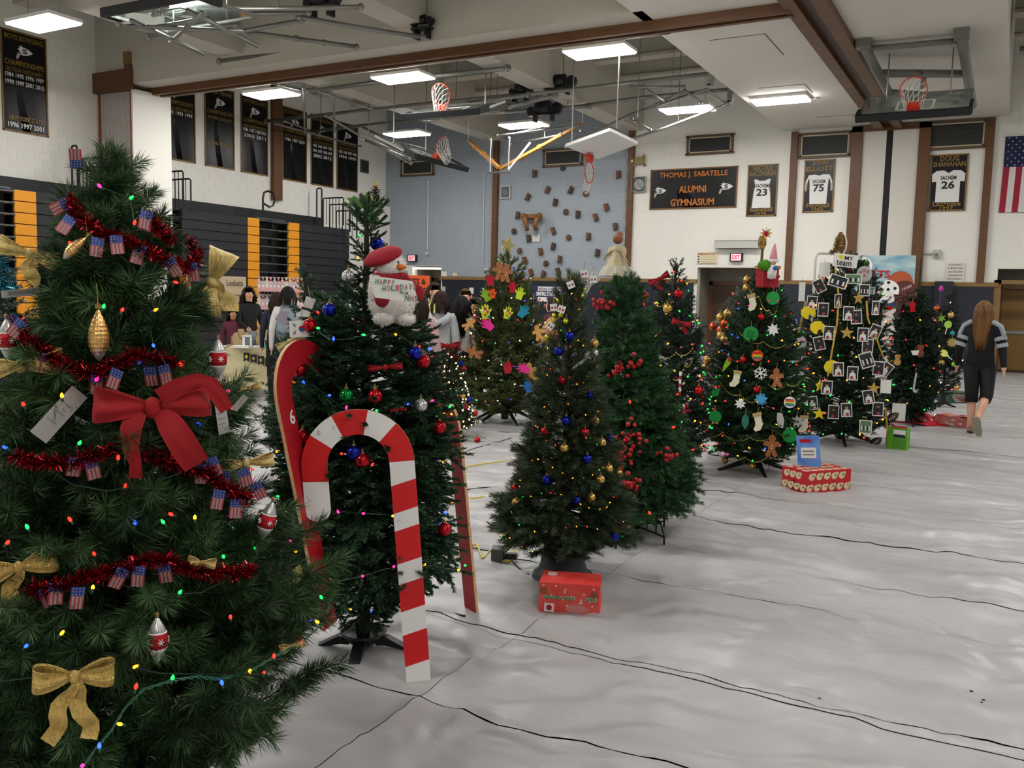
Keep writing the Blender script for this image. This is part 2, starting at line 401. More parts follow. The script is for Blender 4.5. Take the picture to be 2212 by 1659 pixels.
for i, (x, y, lb) in enumerate(lp):
    o = L0 if i == 0 else dup(L0)
    o.location = (x, y, 6.2); o['label'] = lb
    o['group'] = 'hanging ceiling lights'
# the lamp fixed under the soffit has no hangers
t = thing('ceiling_light', 'fluorescent light fixed under the wide white soffit', 'light', (-4.95, 21.3, 6.2))
MB().span((-.61, -.31, 0), (.61, .31, .03)).build('diffuser', lens, t)
MB().span((-.63, -.33, .03), (.63, .33, .1)).build('housing', whitep, t)
MB().tube([(.7, .35, .07), (.7, .35, .1)], .07, 10).build('sensor', lgrey, t)
# more of the same lamps over the rest of the hall, outside the picture
for x, y in ((-11.75, 10.2), (-7.1, 10.2), (-11.75, 4.6), (-7.1, 4.6), (-15.3, 4.6), (-15.3, -2), (-7.1, -2), (-11.7, -2), (2.0, 1.5), (6.5, 1.5), (2.0, 7.5), (6.5, 7.5), (2.0, 13.5), (6.5, 13.5), (2.0, 20), (6.5, 20), (2, -4.5), (6.5, -4.5)):
    o = dup(L0); o.location = (x, y, 6.2); o['label'] = 'fluorescent ceiling light outside the picture over the hall'; o['group'] = 'lamps outside the picture'
for x, y in ((-3.9, 12.5), (-3.9, 5.5), (-3.9, -1.5)):
    o = dup(t); o.location = (x - 1.1, y, 6.2); o['label'] = 'soffit light outside the picture over the hall'; o['group'] = 'lamps outside the picture'
# ================================================================ things on the walls
EX, EZ = Vector((1, 0, 0)), Vector((0, 0, 1))
def wallM(px_, py_, X=None): # frame on the left wall (X given) or the back wall
    if X is not None: p = onX(px_, py_, X); return frame_M(p, (0, 1, 0), EZ)
    p = onY(px_, py_, YB - .01); return frame_M(p, EX, EZ)
def backM(x, z, d=.012): return frame_M((x, YB - d, z), EX, EZ)
def leftM(y, z, d=.012): return frame_M((XL + d, y, z), (0, 1, 0), EZ)
def T(M, x, y, z=0): return M @ Matrix.Translation((x, y, z))
vinyl = mat('black vinyl', '#0e0d0d', .34, spec=.3, noise=(3, .3))
orange = mat('orange print', '#c9752a', .5); gold = mat('dull gold print', '#8f7136', .5); whitepr = mat('white print', '#e4e4e0', .5); blackpr = mat('black print', '#161616', .5)
tanb = mat('tan banner hem', '#86642f', .5)
def panel(mb, w, h, M, mi=0, amp=.006, k=9, d=.004):
    def fn(u, v): return ((u - .5) * w, (v - .5) * h, d + amp * math.sin(u * k + 1.3 * math.sin(v * 3)) * (.5 + .5 * math.cos(v * 2)))
    mb.grid(fn, 24, 12, mi, M)
    mb.box((0, 0, -.002), (w, h, .004), mi, M)
def arrowhead(t, M, s, flip=1):
    P = [(.52, .02), (.30, .17), (.02, .25), (-.12, .26), (-.17, .38), (-.2, .25), (-.34, .27), (-.27, .16), (-.42, .10), (-.3, .04), (-.34, -.12), (-.12, -.2), (.2, -.16)]
    MB().prism([(x * s, y * s) for x, y in P], .004, 0, T(M, 0, 0, .016)).build('arrowhead_emblem', whitepr, t)
    for i in range(2):
        MB().prism([(x * s, y * s) for x, y in ((-.30 - .1 * i, .02 - .1 * i), (-.22 - .1 * i, -.12 - .03 * i), (-.42 - .04 * i, -.5 + .02 * i), (-.46 - .05 * i, -.42 + .05 * i))], .004, 0, T(M, 0, 0, .016)).build('feather', whitepr if i == 0 else mat('pink print', '#b98f7d', .5), t)
    text('S', .30 * s, .30 * s, blackpr, t, T(M, .02 * s, .03 * s, .022), .03)
def border(t, w, h, M, mt, b=.035, z=.012):
    for x, y, a, c in ((0, h / 2 - b / 2, w, b), (0, -h / 2 + b / 2, w, b), (-w / 2 + b / 2, 0, b, h), (w / 2 - b / 2, 0, b, h)):
        MB().box((x, y, z), (a, c, .008), 0, M).build('hem', mt, t)
def banner(label, M, w, h, lines, logo=None, hem=tanb, glossy=True):
    t = thing('banner', label, 'banner', M.translation); M = Matrix.Translation(-M.translation) @ M
    mb = MB(); panel(mb, w, h, M); mb.build('cloth', vinyl, t, smooth=True)
    border(t, w, h, M, hem)
    for s_, y, ww, hh, c in lines: text(s_, ww * w, hh, c, t, T(M, 0, y * h, .014), .02)
    if logo is not None: arrowhead(t, T(M, 0, logo * h), .36 * w)
    return t, M
champ = [('CHAMPIONSHIPS', .26, .84, .11, gold)]
def lb(y, head, sub, years, extra=(), label='', top=True):
    L = []
    if head: L.append((head, .435, .84, .11, gold))
    L += [('CHAMPIONSHIPS', .185, .86, .12, gold), (sub, .115, .8, .09, gold)]
    for i, yr in enumerate(years): L.append((yr, .06 - .07 * i, .84 if len(yr) > 15 else .8, .1, whitepr))
    L += list(extra)
    g = banner(label, leftM(y, 6.03), 1.06, 2.16, L, logo=.31)
    return g
lb(12.42, 'BOYS BOWLING', 'SECTION XI/COUNTY', ['1984 1995 1996 1997', '1998 1999 2001 2010'], [('NEW YORK STATE', -.36, .72, .1, gold), ('1996 1997 2001', -.43, .78, .11, whitepr)], 'tall black banner headed boys bowling nearest on the left wall')
lb(16.62, None, 'LEAGUE/DIVISION', ['1992 1993 1999'], (), 'tall black banner partly hidden behind the white partition panel')
lb(18.0, 'GIRLS TENNIS', 'SECTION XI/COUNTY', [], [('LONG ISLAND', -.2, .8, .09, gold)], 'tall black banner headed girls tennis on the left wall')
lb(19.3, 'BOYS TRACK & FIELD', 'LEAGUE/DIVISION', ['1986 1987 1988 2002', '2003 2011'], (), 'tall black track banner left of the brown wall column')
lb(20.95, 'BOYS TRACK & FIELD', 'SECTION XI/COUNTY', ['1986 1987 2003'], (), 'tall black track banner right of the brown wall column')
lb(22.2, 'BOYS WINTER TRACK', 'LEAGUE/DIVISION', ['1985 1986 1994 1995', '1996 1997 1998 1999', '2002 2012'], (), 'tall black winter track banner with three rows of years')
lb(23.42, 'BOYS WINTER TRACK', 'SECTION XI/COUNTY', ['1985 1986 1987 1988', '1994 1999'], (), 'tall black banner nearest the blue wall corner')
struct('trim_%d' % bn, MB().span((XL, 19.95, 4.3), (XL + .14, 20.3, 8.4)), brown); bn += 1
# name banner of the gymnasium
t, M = banner('wide black banner with orange gymnasium lettering on the white wall', backM(-8.3, 4.85), 2.6, 1.16,
              [('THOMAS J. SABATELLE', .33, .78, .2, orange), ('ALUMNI', -.02, .31, .2, orange), ('GYMNASIUM', -.34, .5, .2, orange)], None, mat('orange hem', '#7d5226', .5))
arrowhead(t, T(M, -.98, -.05), .38); arrowhead(t, T(M, .98, .0), .40)
def jersey_banner(label, x, z, w, h, n1, n2, num, sport, year, kind):
    t, M = banner(label, backM(x, z), w, h, [(n1, .425, .5 if len(n1) < 5 else .62, .13, gold), (n2, .325, .86, .13, gold), (sport, -.37, .74, .12, gold), (year, -.45, .36, .09, gold)], None, tanb)
    jw = .44 * w; sq = lambda q: q if abs(q) <= .74 else math.copysign(.74 + (abs(q) - .74) * .5, q)
    if kind == 'tank': P = [(-.62, .0), (-.5, .5), (-.6, .9), (-.62, 1.0), (-.45, 1.02), (-.2, .9), (.2, .9), (.45, 1.02), (.62, 1.0), (.6, .9), (.5, .5), (.62, 0), (.66, -1.05), (-.7, -1.05)]
    elif kind == 'foot': P = [(-.68, .4), (-.72, .8), (-1.15, .35), (-1.3, -.05), (-1.22, .55), (-.8, 1.0), (-.3, 1.03), (0, .95), (.3, 1.03), (.8, 1.0), (1.22, .55), (1.3, -.05), (1.15, .35), (.72, .8), (.68, .4), (.62, -1.05), (-.62, -1.05)]
    else: P = [(-.72, .3), (-1.22, .28), (-1.27, .78), (-.75, 1.0), (-.3, 1.03), (0, .84), (.3, 1.03), (.75, 1.0), (1.27, .78), (1.22, .28), (.72, .3), (.72, -1.05), (-.72, -1.05)]
    yo = -.06 * h; sc = .27 * h
    MB().prism([(sq(a) * jw, b * sc + yo) for a, b in P], .006, 0, T(M, 0, 0, .012)).build('jersey', whitepr, t)
    if kind == 'foot':
        for s_ in (-1, 1):
            for k in range(2): MB().prism([(s_ * sq(1.27 - .14 * k) * jw, .0 * sc + yo - .05), (s_ * sq(1.19 - .16 * k) * jw, .5 * sc + yo), (s_ * sq(1.12 - .16 * k) * jw, .55 * sc + yo), (s_ * sq(1.2 - .14 * k) * jw, .0 * sc + yo - .05)], .004, 0, T(M, 0, 0, .012)).build('sleeve_stripe', whitepr, t)
    if kind == 'tank':
        for s_ in (-1, 1): MB().prism([(s_ * .66 * jw, -1.0 * sc + yo), (s_ * .53 * jw, .45 * sc + yo), (s_ * .6 * jw, .45 * sc + yo), (s_ * .76 * jw, -1.0 * sc + yo)], .004, 0, T(M, 0, 0, .012)).build('side_stripe', gold, t)
    text('SACHEM', .42 * w, .1, blackpr, t, T(M, 0, .085 * h, .02), .025); text(num, .36 * w, .2, blackpr, t, T(M, 0, -.04 * h, .02), .03)
jersey_banner('black jersey banner numbered 23 right of the gymnasium banner', -6.3, 4.72, .84, 1.42, 'NICOLE', 'KACZMARSKI', '23', 'Basketball', '1999', 'tank')
jersey_banner('black jersey banner numbered 75 beside the framed partition pocket', -4.78, 4.78, .80, 1.40, 'JOHN', 'ELLIOTT', '75', 'Football', '1983', 'foot')
jersey_banner('black jersey banner numbered 26 near the hanging flag', -1.62, 4.74, .86, 1.42, 'DOUG', 'SHANAHAN', '26', 'Lacrosse', '1997', 'lax')
# flag hung by its fly
fx, fz, fh, fw_ = -.41, 5.8, 1.84, 1.05
t = thing('flag', 'large striped flag hanging on the white wall at right edge', 'flag', (fx, YB - .03, fz))
redc, whc, blc = mat('flag red', '#9c2236', .8), mat('flag white', '#d8d3d0', .8), mat('flag blue', '#1d2347', .8)
for i in range(13):
    w_ = fw_ * 1.7 / 13; top = -.74 if i < 7 else 0
    mb = MB(); mb.grid(lambda u, v: (i * w_ + u * w_ + .03 * (1 - v) * -1, .015 * math.sin((i + u) * 1.1) * (1 - v) - .006, -fh + v * (fh + top)), 2, 8)
    mb.build('stripe', redc if i % 2 == 0 else whc, t)
MB().box((7 * w_ / 2, 0, -.37), (7 * w_, .02, .74)).build('canton', blc, t)
st = MB()
for r_ in range(9):
    for c_ in range(6 if r_ % 2 == 0 else 5):
        x_ = (c_ + (.5 if r_ % 2 == 0 else 1.0)) * 7 * w_ / 6; z_ = -.04 - r_ * .082
        P = [(.022 * (1 if k % 2 == 0 else .42) * math.cos(R(90 + 36 * k)), .022 * (1 if k % 2 == 0 else .42) * math.sin(R(90 + 36 * k))) for k in range(10)]
        st.prism(P, .004, 0, frame_M((x_, -.016, z_), EX, EZ))
tag(st.build('stars', whc, t), kind='stuff')
MB().span((-.02, -.02, 0), (fw_ * 1.7, .02, .03)).build('pole_sleeve', whc, t)
# vents
louv = mat('vent mesh', '#3c3d3a', .6); cream = mat('cream frame', '#b5ab92', .5); vbr = mat('vent frame brown', '#5e4a33', .5)
def vent(label, x, z, w, h, g='framed wall vents'):
    t = thing('wall_vent', label, 'vent', (x, YB - .01, z), 0, g)
    f = MB()
    for a, c, d_, e in ((0, h / 2, w + .12, .06), (0, -h / 2, w + .12, .06), (-w / 2, 0, .06, h), (w / 2, 0, .06, h)): f.box((a, -.03, c), (d_, .06, e))
    f.build('frame', vbr, t)
    f = MB()
    for a, c, d_, e in ((0, h / 2 - .05, w - .05, .035), (0, -h / 2 + .05, w - .05, .035), (-w / 2 + .05, 0, .035, h - .06), (w / 2 - .05, 0, .035, h - .06)): f.box((a, -.02, c), (d_, .05, e))
    f.build('inner_frame', cream, t)
    n = int((h - .12) / .035)
    for i in range(n): MB().box((0, -.012, -h / 2 + .075 + i * .035), (w - .1, .016, .02)).build('slat', louv, t)
    MB().box((0, 0, 0), (w - .06, .01, h - .06)).build('backing', mat('vent dark', '#26272a', .7), t)
vent('dark louvred vent above the wide gymnasium banner', -7.84, 6.06, 1.3, .5)
vent('dark louvred vent over the football jersey banner', -4.68, 5.86, 1.3, .62)
vent('dark louvred vent over the lacrosse jersey banner beside the flag', -1.52, 5.92, 1.35, .66)
vent('dark louvred vent high on the climbing wall', -12.5, 5.95, 1.3, .5)
vent('dark louvred vent high on blue wall behind the glass backboard', -18.0, 5.9, 1.3, .5)
def plate(name, label, cat, x, z, w, h, d, m, X=None):
    o = thing(name, label, cat, (x, YB - .01, z) if X is None else (X, x, z))
    (MB().box((0, -d / 2, 0), (w, d, h)) if X is None else MB().box((d / 2, 0, 0), (d, w, h))).build('body', m, o); return o
o = plate('speaker_grille', 'square grey grille beside the wooden post on blue wall', 'speaker', -14.52, 4.96, .36, .42, .05, lgrey)
MB().box((0, -.055, 0), (.28, .012, .34)).build('mesh', mat('grille dark', '#55585c', .6), o)
MB().lathe([(.1, 0), (.1, .01), (.08, .012)], 20, 0, frame_M((0, -.062, 0), EX, EZ)).build('cone', mat('grille mid', '#6d7074', .6), o)
o = plate('speaker_grille', 'small dark grille on left wall beside the last banner', 'speaker', 24.3, 5.85, .42, .42, .05, mat('grille dark', '#55585c', .6), XL)
MB().box((.055, 0, 0), (.012, .34, .34)).build('mesh', mat('vent dark', '#26272a', .7), o)
# caged clock, emergency lamp
p = onY(1382, 399, YB)
t = thing('wall_clock', 'round clock behind a clear guard beside gymnasium banner', 'clock', (p[0], YB - .01, p[2]))
cm = frame_M((0, 0, 0), EX, EZ)
MB().lathe([(.19, 0), (.2, .03), (.19, .06), (.17, .06), (.165, .045), (.0, .045)], 28, 0, cm).build('rim', blackm, t, smooth=True)
MB().lathe([(.165, .046), (.165, .05), (0, .05)], 28, 0, cm).build('dial', whitep, t)
for a, l in ((-.45, .09), (2.4, .13)): MB().tube([(0, -.055, 0), (math.sin(a) * l, -.055, math.cos(a) * l)], .006, 4).build('hand', blackm, t)
for k in range(12): MB().box((.14 * math.sin(k * R(30)), -.054, .14 * math.cos(k * R(30))), (.012, .004, .012)).build('hour_mark', blackpr, t)
g = MB(); g.box((0, -.12, 0), (.44, .008, .44)); g.build('guard', mat('clear guard', '#dfe6e2', .1, trans=.9, alpha=.35), t)
g = MB()
for x, z in ((-.215, 0), (.215, 0)): g.box((x, -.06, z), (.012, .12, .44))
for x, z in ((0, -.215), (0, .215)): g.box((x, -.06, z), (.44, .12, .012))
g.build('guard_frame', lgrey, t)
p = onY(1383, 348, YB)
t = thing('emergency_light', 'tan twin emergency light above the caged clock', 'light', (p[0], YB - .01, p[2]))
MB().box((0, -.05, 0), (.3, .1, .22)).build('body', mat('tan enamel', '#8f7a4a', .5), t)
for x, z in ((-.22, 0), (.18, -.14), (.14, .13), (-.15, -.13)): MB().sph((x, -.08, z), .045, 10, 6).build('lamp_head', whitep if x < -.2 else mat('tan enamel', '#8f7a4a', .5), t, smooth=True)
# exit signs
def exit_sign(label, px_, py_):
    p = onY(px_, py_, YB)
    t = thing('exit_sign', label, 'sign', (p[0], YB - .06, p[2]), 0, 'lit exit signs')
    MB().box((0, 0, 0), (.36, .1, .24)).build('housing', blackm, t)
    MB().box((0, -.051, 0), (.28, .004, .19)).build('face', emit('exit face', '#f0c8d0', .55), t)
    text('EXIT', .22, .12, emit('exit red', '#c01830', .8), t, frame_M((0, -.055, 0), EX, EZ), .03)
exit_sign('lit red exit sign on blue wall over left doorway', 893, 558); exit_sign('lit red exit sign on white wall over middle doorway', 1592, 556)
# printed notices
def notice(label, px_, py_, w, h, base, lines, X=None):
    p = onY(px_, py_, YB); t = thing('wall_notice', label, 'sign', (p[0], YB - .015, p[2]))
    MB().box((0, -.006, 0), (w, .012, h)).build('plate', base, t)
    for s_, x, z, ww, hh, c in lines: text(s_, ww, hh, c, t, frame_M((x, -.014, z), EX, EZ), .01)
    return t
paperw = mat('white card', '#dcdcd6', .6); redpr = mat('red print', '#b03030', .5)
t = notice('cream emergency exit notice with red heading beside exit sign', 1528, 557, .58, .32, mat('cream card', '#d8d0b0', .6), [('EMERGENCY EXIT', .02, .11, .46, .06, redpr)] + [('for emergency use only keep door closed', .05, .02 - .07 * i, .4, .03, gold) for i in range(3)])
for i in range(4): MB().box((-.25, -.013, .11 - .075 * i), (.05, .004, .03)).build('bullet', blackpr, t)
notice('white occupancy notice with five lines of red print', 2063, 589, .42, .5, paperw, [(s_, 0, .2 - .09 * i, .34, .05, mat('faded red print', '#8c5f58', .5)) for i, s_ in enumerate(('OCCUPANCY', 'BY MORE THAN', '1200 PERSONS', 'IS DANGEROUS', 'AND UNLAWFUL'))])
notice('small white warning notice under the wooden climbing bracket', 1159, 515, .26, .22, paperw, [('WALL USE', 0, .07, .16, .035, blackpr)] + [('no climbing without supervision', 0, .02 - .035 * i, .2, .018, mat('grey print', '#777777', .6)) for i in range(4)])
plate('wall_plate', 'small cream plate on the wooden rail of blue wall', 'plate', onY(984, 593, YB)[0], onY(984, 593, YB)[2], .17, .11, .03, mat('cream card', '#d8d0b0', .6))
plate('wall_switch', 'small grey switch plate on navy wall pad', 'switch', onY(962, 624, YB)[0], onY(962, 624, YB - .06)[2], .1, .16, .1, lgrey)
plate('paper_sheet', 'white paper sheet taped on navy wall pad', 'paper', onY(1021, 628, YB)[0], onY(1021, 628, YB)[2], .16, .2, .075, paperw)
# long housing above the middle doorway, lamp above the left one
p = onY(1595, 529, YB)
t = thing('air_curtain', 'long grey housing on white wall over middle doorway', 'heater', (p[0], YB - .01, p[2]))
MB().box((0, -.1, 0), (1.25, .2, .2)).build('body', lgrey, t); MB().box((0, -.1, -.105), (1.1, .12, .01)).build('outlet', greym, t); MB().box((0, -.102, .105), (1.28, .21, .02)).build('lid', greym, t)
p = onY(920, 577, YB)
t = thing('doorway_light', 'bright tube light at head of the left doorway', 'light', (p[0], YB + .1, 2.5))
MB().box((0, 0, 0), (1.0, .14, .05)).build('tube', emit('doorway tube', '#fffaf0', 5), t); MB().box((0, 0, .035), (1.04, .18, .02)).build('tray', whitep, t)
# conduits and boxes
def conduit(label, pts, r, box=None, X=None):
    P = [onY(a, b, YB - .03) for a, b in pts]
    t = thing('conduit', label, 'pipe', P[0])
    MB().tube([p - P[0] for p in P], r, 6).build('pipe', mat('pale conduit', '#b9c0c6', .5), t)
    if box is not None:
        q = onY(box[0], box[1], YB - .04) - P[0]; MB().box(q, (box[2], .09, box[3])).build('junction_box', lgrey, t)
    return t
conduit('white vertical conduit with junction box on the blue wall', [(925, 390), (923.5, 540)], .025, (923, 547, .12, .12))
conduit('thin pale conduit left of the wooden post on blue wall', [(1046, 370), (1043, 578)], .02, (1052, 581, .2, .06))
c = conduit('bent conduit feeding a white alarm box on white wall', [(1981, 515), (1984, 540), (1992, 547), (2012, 547)], .03, (2023, 548, .17, .2))
MB().sph(onY(2022, 550, YB - .1) - onY(1981, 515, YB - .03), .05, 10, 6).build('strobe', greym, c)
# climbing holds
hold = [mat('hold brown %d' % i, h_, .7) for i, h_ in enumerate(('#5d4433', '#4b3a2e', '#6b4631'))]
HP = [(700 + a / 2.989, b / 2.989) for a, b in ((1360, 1122), (1543, 1085), (1902, 1128), (1445, 1227), (1594, 1230), (1691, 1251), (1317, 1274), (1494, 1307), (1824, 1340), (1563, 1369), (1640, 1385), (1755, 1405), (1252, 1390), (1227, 1493), (1481, 1492), (1883, 1465), (1323, 1540), (1581, 1534), (1708, 1528), (1481, 1592), (1400, 1625), (1265, 1620), (1767, 1633))]
HP += [(850 + a / 4.9156, 500 + b / 4.9156) for a, b in ((1395, 308), (1768, 297), (1622, 340), (1463, 437), (1595, 457), (1750, 425))]
for i, (a, b) in enumerate(HP):
    p = onY(a, b, YB - .02); ang = RG.uniform(-.7, .7)
    kind = i % 4
    mb = MB(); M = frame_M((0, 0, 0), EX, EZ) @ Matrix.Rotation(ang, 4, 'Z')
    if kind == 1: mb.lathe([(.09, 0), (.1, .03), (.07, .08), (.02, .09)], 8, 0, M)
    else: mb.prism([(-.07, -.12), (.07, -.1), (.08, .1), (-.05, .13)], .06, 0, M).prism([(-.05, -.08), (.05, -.07), (.055, .07), (-.04, .09)], .09, 0, M)
    o = mb.build('climbing_hold', hold[i % 3], None, p)
    tag(o, 'small brown climbing hold bolted to the blue block wall', 'climbing hold', 'climbing holds on the blue wall')
# wooden bracket on the climbing wall
p = onY(1157, 478, YB); wood2 = mat('varnished wood', '#8a5a2c', .4, noise=(4, .3))
t = thing('climbing_bracket', 'wooden two-legged bracket jutting from the climbing wall', 'bracket', (p[0], YB - .02, p[2]))
MB().box((-.06, -.12, .14), (.55, .24, .12)).build('crossbar', wood2, t)
for s_ in (-1, 1):
    MB().tube([(s_ * .2, -.2, .15), (s_ * .22, -.3, .02), (s_ * .14, -.32, -.14), (s_ * .16, -.22, -.3)], [.09, .1, .07, .06], 8).build('leg', wood2, t, smooth=True)
    MB().sph((s_ * .28, -.28, .14), .1, 10, 6).build('knob', wood2, t, smooth=True)
# ================================================================ bleachers and partition
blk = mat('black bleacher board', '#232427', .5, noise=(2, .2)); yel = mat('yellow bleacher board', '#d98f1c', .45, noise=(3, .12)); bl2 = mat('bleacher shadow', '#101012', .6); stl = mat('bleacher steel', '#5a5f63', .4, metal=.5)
XB_, RH = -18.0, .232
def bleacher(label, segs, y0, y1):
    t = thing('bleacher', label, 'bleacher', (XB_, (y0 + y1) / 2, 0)); ym = (y0 + y1) / 2
    me = {}
    for a, b, kind in segs:
        for k in range(15):
            z = .08 + k * RH; zo = 0
            if kind == 'gap':
                if k % 1 == 0: MB().span((-.02, a - ym, z + .17), (.03, b - ym, z + .2)).build('rail', stl, t)
                continue
            key = (round(b - a, 3), kind)
            if key not in me: me[key] = MB().span((-.05, a - ym + .003, .006), (.0, b - ym - .003, RH - .012)).span((-.5, a - ym + .003, RH - .05), (-.03, b - ym - .003, RH - .02)).mesh('board', yel if kind == 'end' else blk)
            o = link('board' if kind != 'end' else 'end_board', me[key], t, (XB_ * 0 + (.012 if kind == 'end' else 0), 0, z))
    ga = [s for s in segs if s[2] == 'gap']
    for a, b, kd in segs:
        if kd != 'gap': MB().span((-.12, a - ym, .02), (-.055, b - ym, 3.5)).build('backing', bl2, t)  # dark sheet added so the gaps between boards look shaded
    for a, b, _k in ga:
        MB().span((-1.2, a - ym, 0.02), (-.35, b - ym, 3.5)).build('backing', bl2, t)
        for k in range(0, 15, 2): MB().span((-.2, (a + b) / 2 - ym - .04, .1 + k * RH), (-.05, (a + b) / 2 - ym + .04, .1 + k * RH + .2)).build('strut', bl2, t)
        MB().span((-.9, a - ym, 3.56), (-.1, b - ym, 3.6)).build('deck', stl, t)
    MB().span((-1.25, y0 - ym, 3.5), (-1.1, y1 - ym, 3.93)).span((-1.3, y0 - ym, 0.02), (-1.22, y1 - ym, 3.5)).build('back_board', blk, t)
    MB().span((-1.1, y0 - ym, 3.52), (-.52, y1 - ym, 3.545)).build('top_deck', blk, t)
    return t, ym
def rail(t, ym, y, n=4, lean=0):
    rm = mat('black rail', '#0f0f10', .4)
    for j in range(n):
        x0 = -1.05 + j * .26; h = 4.75 - j * .2
        if j == 0:
            MB().tube([(x0, y - ym, 3.4), (x0, y - ym, h), (x0 + .04, y - ym, h + .05), (x0 + .16, y - ym, h + .05), (x0 + .2, y - ym, h), (x0 + .2, y - ym, 3.4)], .025, 6).build('rail_post', rm, t)
        else:
            yy = y + lean * .16 * j - .1 * (1 if lean >= 0 else -1)
            MB().tube([(x0, y - ym, 3.3), (x0, y - ym, h - .12), (x0 + .03, y - ym, h - .06), (x0 + .75, y - ym, h - .06), (x0 + .8, y - ym, h - .1), (x0 + .8, y - ym, h - .9)], .022, 6).build('rail_frame', rm, t)
            for q in range(1, 6): MB().tube([(x0 + q * .125, y - ym, h - .06), (x0 + q * .125, y - ym, h - .85)], .011, 5).build('rail_bar', rm, t)
    for j in range(6): MB().tube([(-.02 + .015 * j, y - ym + .02 * j, .3), (-.05 + .01 * j, y - ym + .03 * j, 3.6 - .25 * j)], .018, 5).build('rail_post', rm, t)
t, ym = bleacher('black folded bleacher at far left with a yellow aisle column', [(7.0, 9.65, 'b'), (9.65, 10.1, 'end'), (10.1, 11.25, 'gap'), (11.25, 11.72, 'end'), (11.72, 14.0, 'b')], 7.0, 14.0)
rail(t, ym, 13.3)
t, ym = bleacher('black folded bleacher with two yellow columns beside an open aisle', [(15.5, 17.68, 'b'), (17.68, 18.1, 'end'), (18.1, 19.22, 'gap'), (19.22, 19.66, 'end'), (19.66, 21.9, 'b')], 15.5, 21.9)
rail(t, ym, 21.6); rail(t, ym, 15.55, 3)
MB().tube([(-.6, 18.85 - ym, 3.55), (-.6, 18.85 - ym, 4.2), (-.6, 18.9 - ym, 4.36), (-.6, 19.05 - ym, 4.42), (-.6, 19.25 - ym, 4.38), (-.6, 19.32 - ym, 4.2), (-.6, 19.25 - ym, 4.03), (-.6, 19.1 - ym, 3.98), (-.6, 18.9 - ym, 4.05)], .03, 7).build('grab_rail', mat('black rail', '#0f0f10', .4), t)
# folded partition parked at the left wall
t = thing('folding_partition', 'folded partition stack with white end panel at left wall', 'partition', (-18.7, 14.7, 0))
pl = mat('grey pleat', '#b8b3ab', .6); rust = mat('rust red edge', '#8c3f22', .5)
n = 22
for i in range(n):
    x = -.56 + i * 1.1 / n
    MB().span((x, -.46, .05), (x + .034, .5, 6.15)).build('pleat', pl, t)
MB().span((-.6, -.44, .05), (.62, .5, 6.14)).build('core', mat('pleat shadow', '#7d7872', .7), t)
MB().span((-.61, -.5, .05), (-.565, .5, 6.15)).build('edge_strip', rust, t)
MB().span((.56, -.53, .05), (.61, -.45, 6.15)).build('edge_strip', rust, t)
MB().span((.61, -.53, .05), (.66, .55, 6.18)).build('end_panel', white, t)
MB().span((-.66, -.6, 6.16), (.66, -.48, 6.62)).span((.5, -.62, 6.6), (.64, -.5, 6.72)).build('header', brown, t)
MB().span((.44, -.6, 6.72), (.62, -.5, 7.0)).build('post', tanw, t)
# ================================================================ gear under the ceiling
pipe = mat('galvanised pipe', '#8a8a84', .35, metal=.6); glass = mat('backboard glass', '#cfe0da', .05, trans=.85, spec=.5); padm = mat('black edge pad', '#161719', .6); rimm = mat('orange rim', '#c8432a', .4); netm = mat('white net cord', '#d9d6ce', .8); redp = mat('red rim plate', '#d63a22', .45)
def pipes(label, segs, z, r=.035, cat='pipe frame', clamps=(), drop=True):
    """a hung frame of steel pipes; the ends of each length lie on its own sight line at height z"""
    P = [[onZ(a, b, zz) for a, b, zz in [(q + (z,))[:3] for q in s_]] for s_ in segs]
    o = P[0][0]; t = thing('pipe_rig', label, cat, o)
    for q in P:
        MB().tube([p - o for p in q], r, 7).build('pipe', pipe, t, smooth=True)
        for p in (q[0], q[-1]): MB().sph(p - o, r * 1.5, 8, 5).build('end_cap', pipe, t)
    if drop:
        for q in P[:2]:
            m_ = (q[0] + q[-1]) / 2; MB().tube([m_ - o, (m_[0] - o[0], m_[1] - o[1], 7.7 - o[2])], .012, 5).build('hanger', pipe, t)
    return t
pipes('pipe frame carrying the glass backboard at top left', [[(256, 51), (399, 44), (470, 25)], [(426, 19), (666, 18), (779, 15)], [(494, 30), (666, 27)], [(331, 60), (510, 53)], [(485, 62), (519, 68), (652, 44)], [(530, 68), (700, 92)], [(645, 36), (797, 63), (913, 80)], [(640, 83), (770, 101)]], 6.2, .04)
pipes('thick pipes hung under the near ceiling beams', [[(320, 80), (480, 50)], [(475, 133), (700, 102), (855, 78), (937, 68)]], 6.5, .055)
pipes('upper long pipe crossing the far bay', [[(665, 197), (850, 173), (1097, 147)]], 6.5, .055)
pipes('middle long pipe crossing the far bay to the soffit', [[(575, 262), (869, 229), (1204, 197), (1535, 159)], [(1010, 222, 6.35), (1140, 205, 6.35)], [(1100, 230, 6.2), (1200, 206, 6.2)]], 6.5, .05)
pipes('lower long pipe crossing the far bay to the soffit', [[(668, 284), (850, 264), (1070, 243), (1240, 231), (1388, 211), (1577, 193)], [(1178, 234, 6.4), (1275, 230, 6.4)]], 6.5, .05)
pipes('sloping pipe frame in front of the wall banners', [[(595, 267), (779, 316)], [(656, 190), (658, 288)], [(721, 211), (722, 284)], [(615, 262), (662, 278)], [(583, 178), (656, 195)], [(690, 198), (805, 236)]], 6.3, .03)
pipes('pipe arms of the glass backboard by the blue wall', [[(705, 250, 6.3), (784, 297, 5.9), (887, 353, 5.1)], [(784, 275, 6.2), (891, 328, 5.3)], [(786, 302, 5.8), (885, 345, 5.2)]], 6.0, .035)
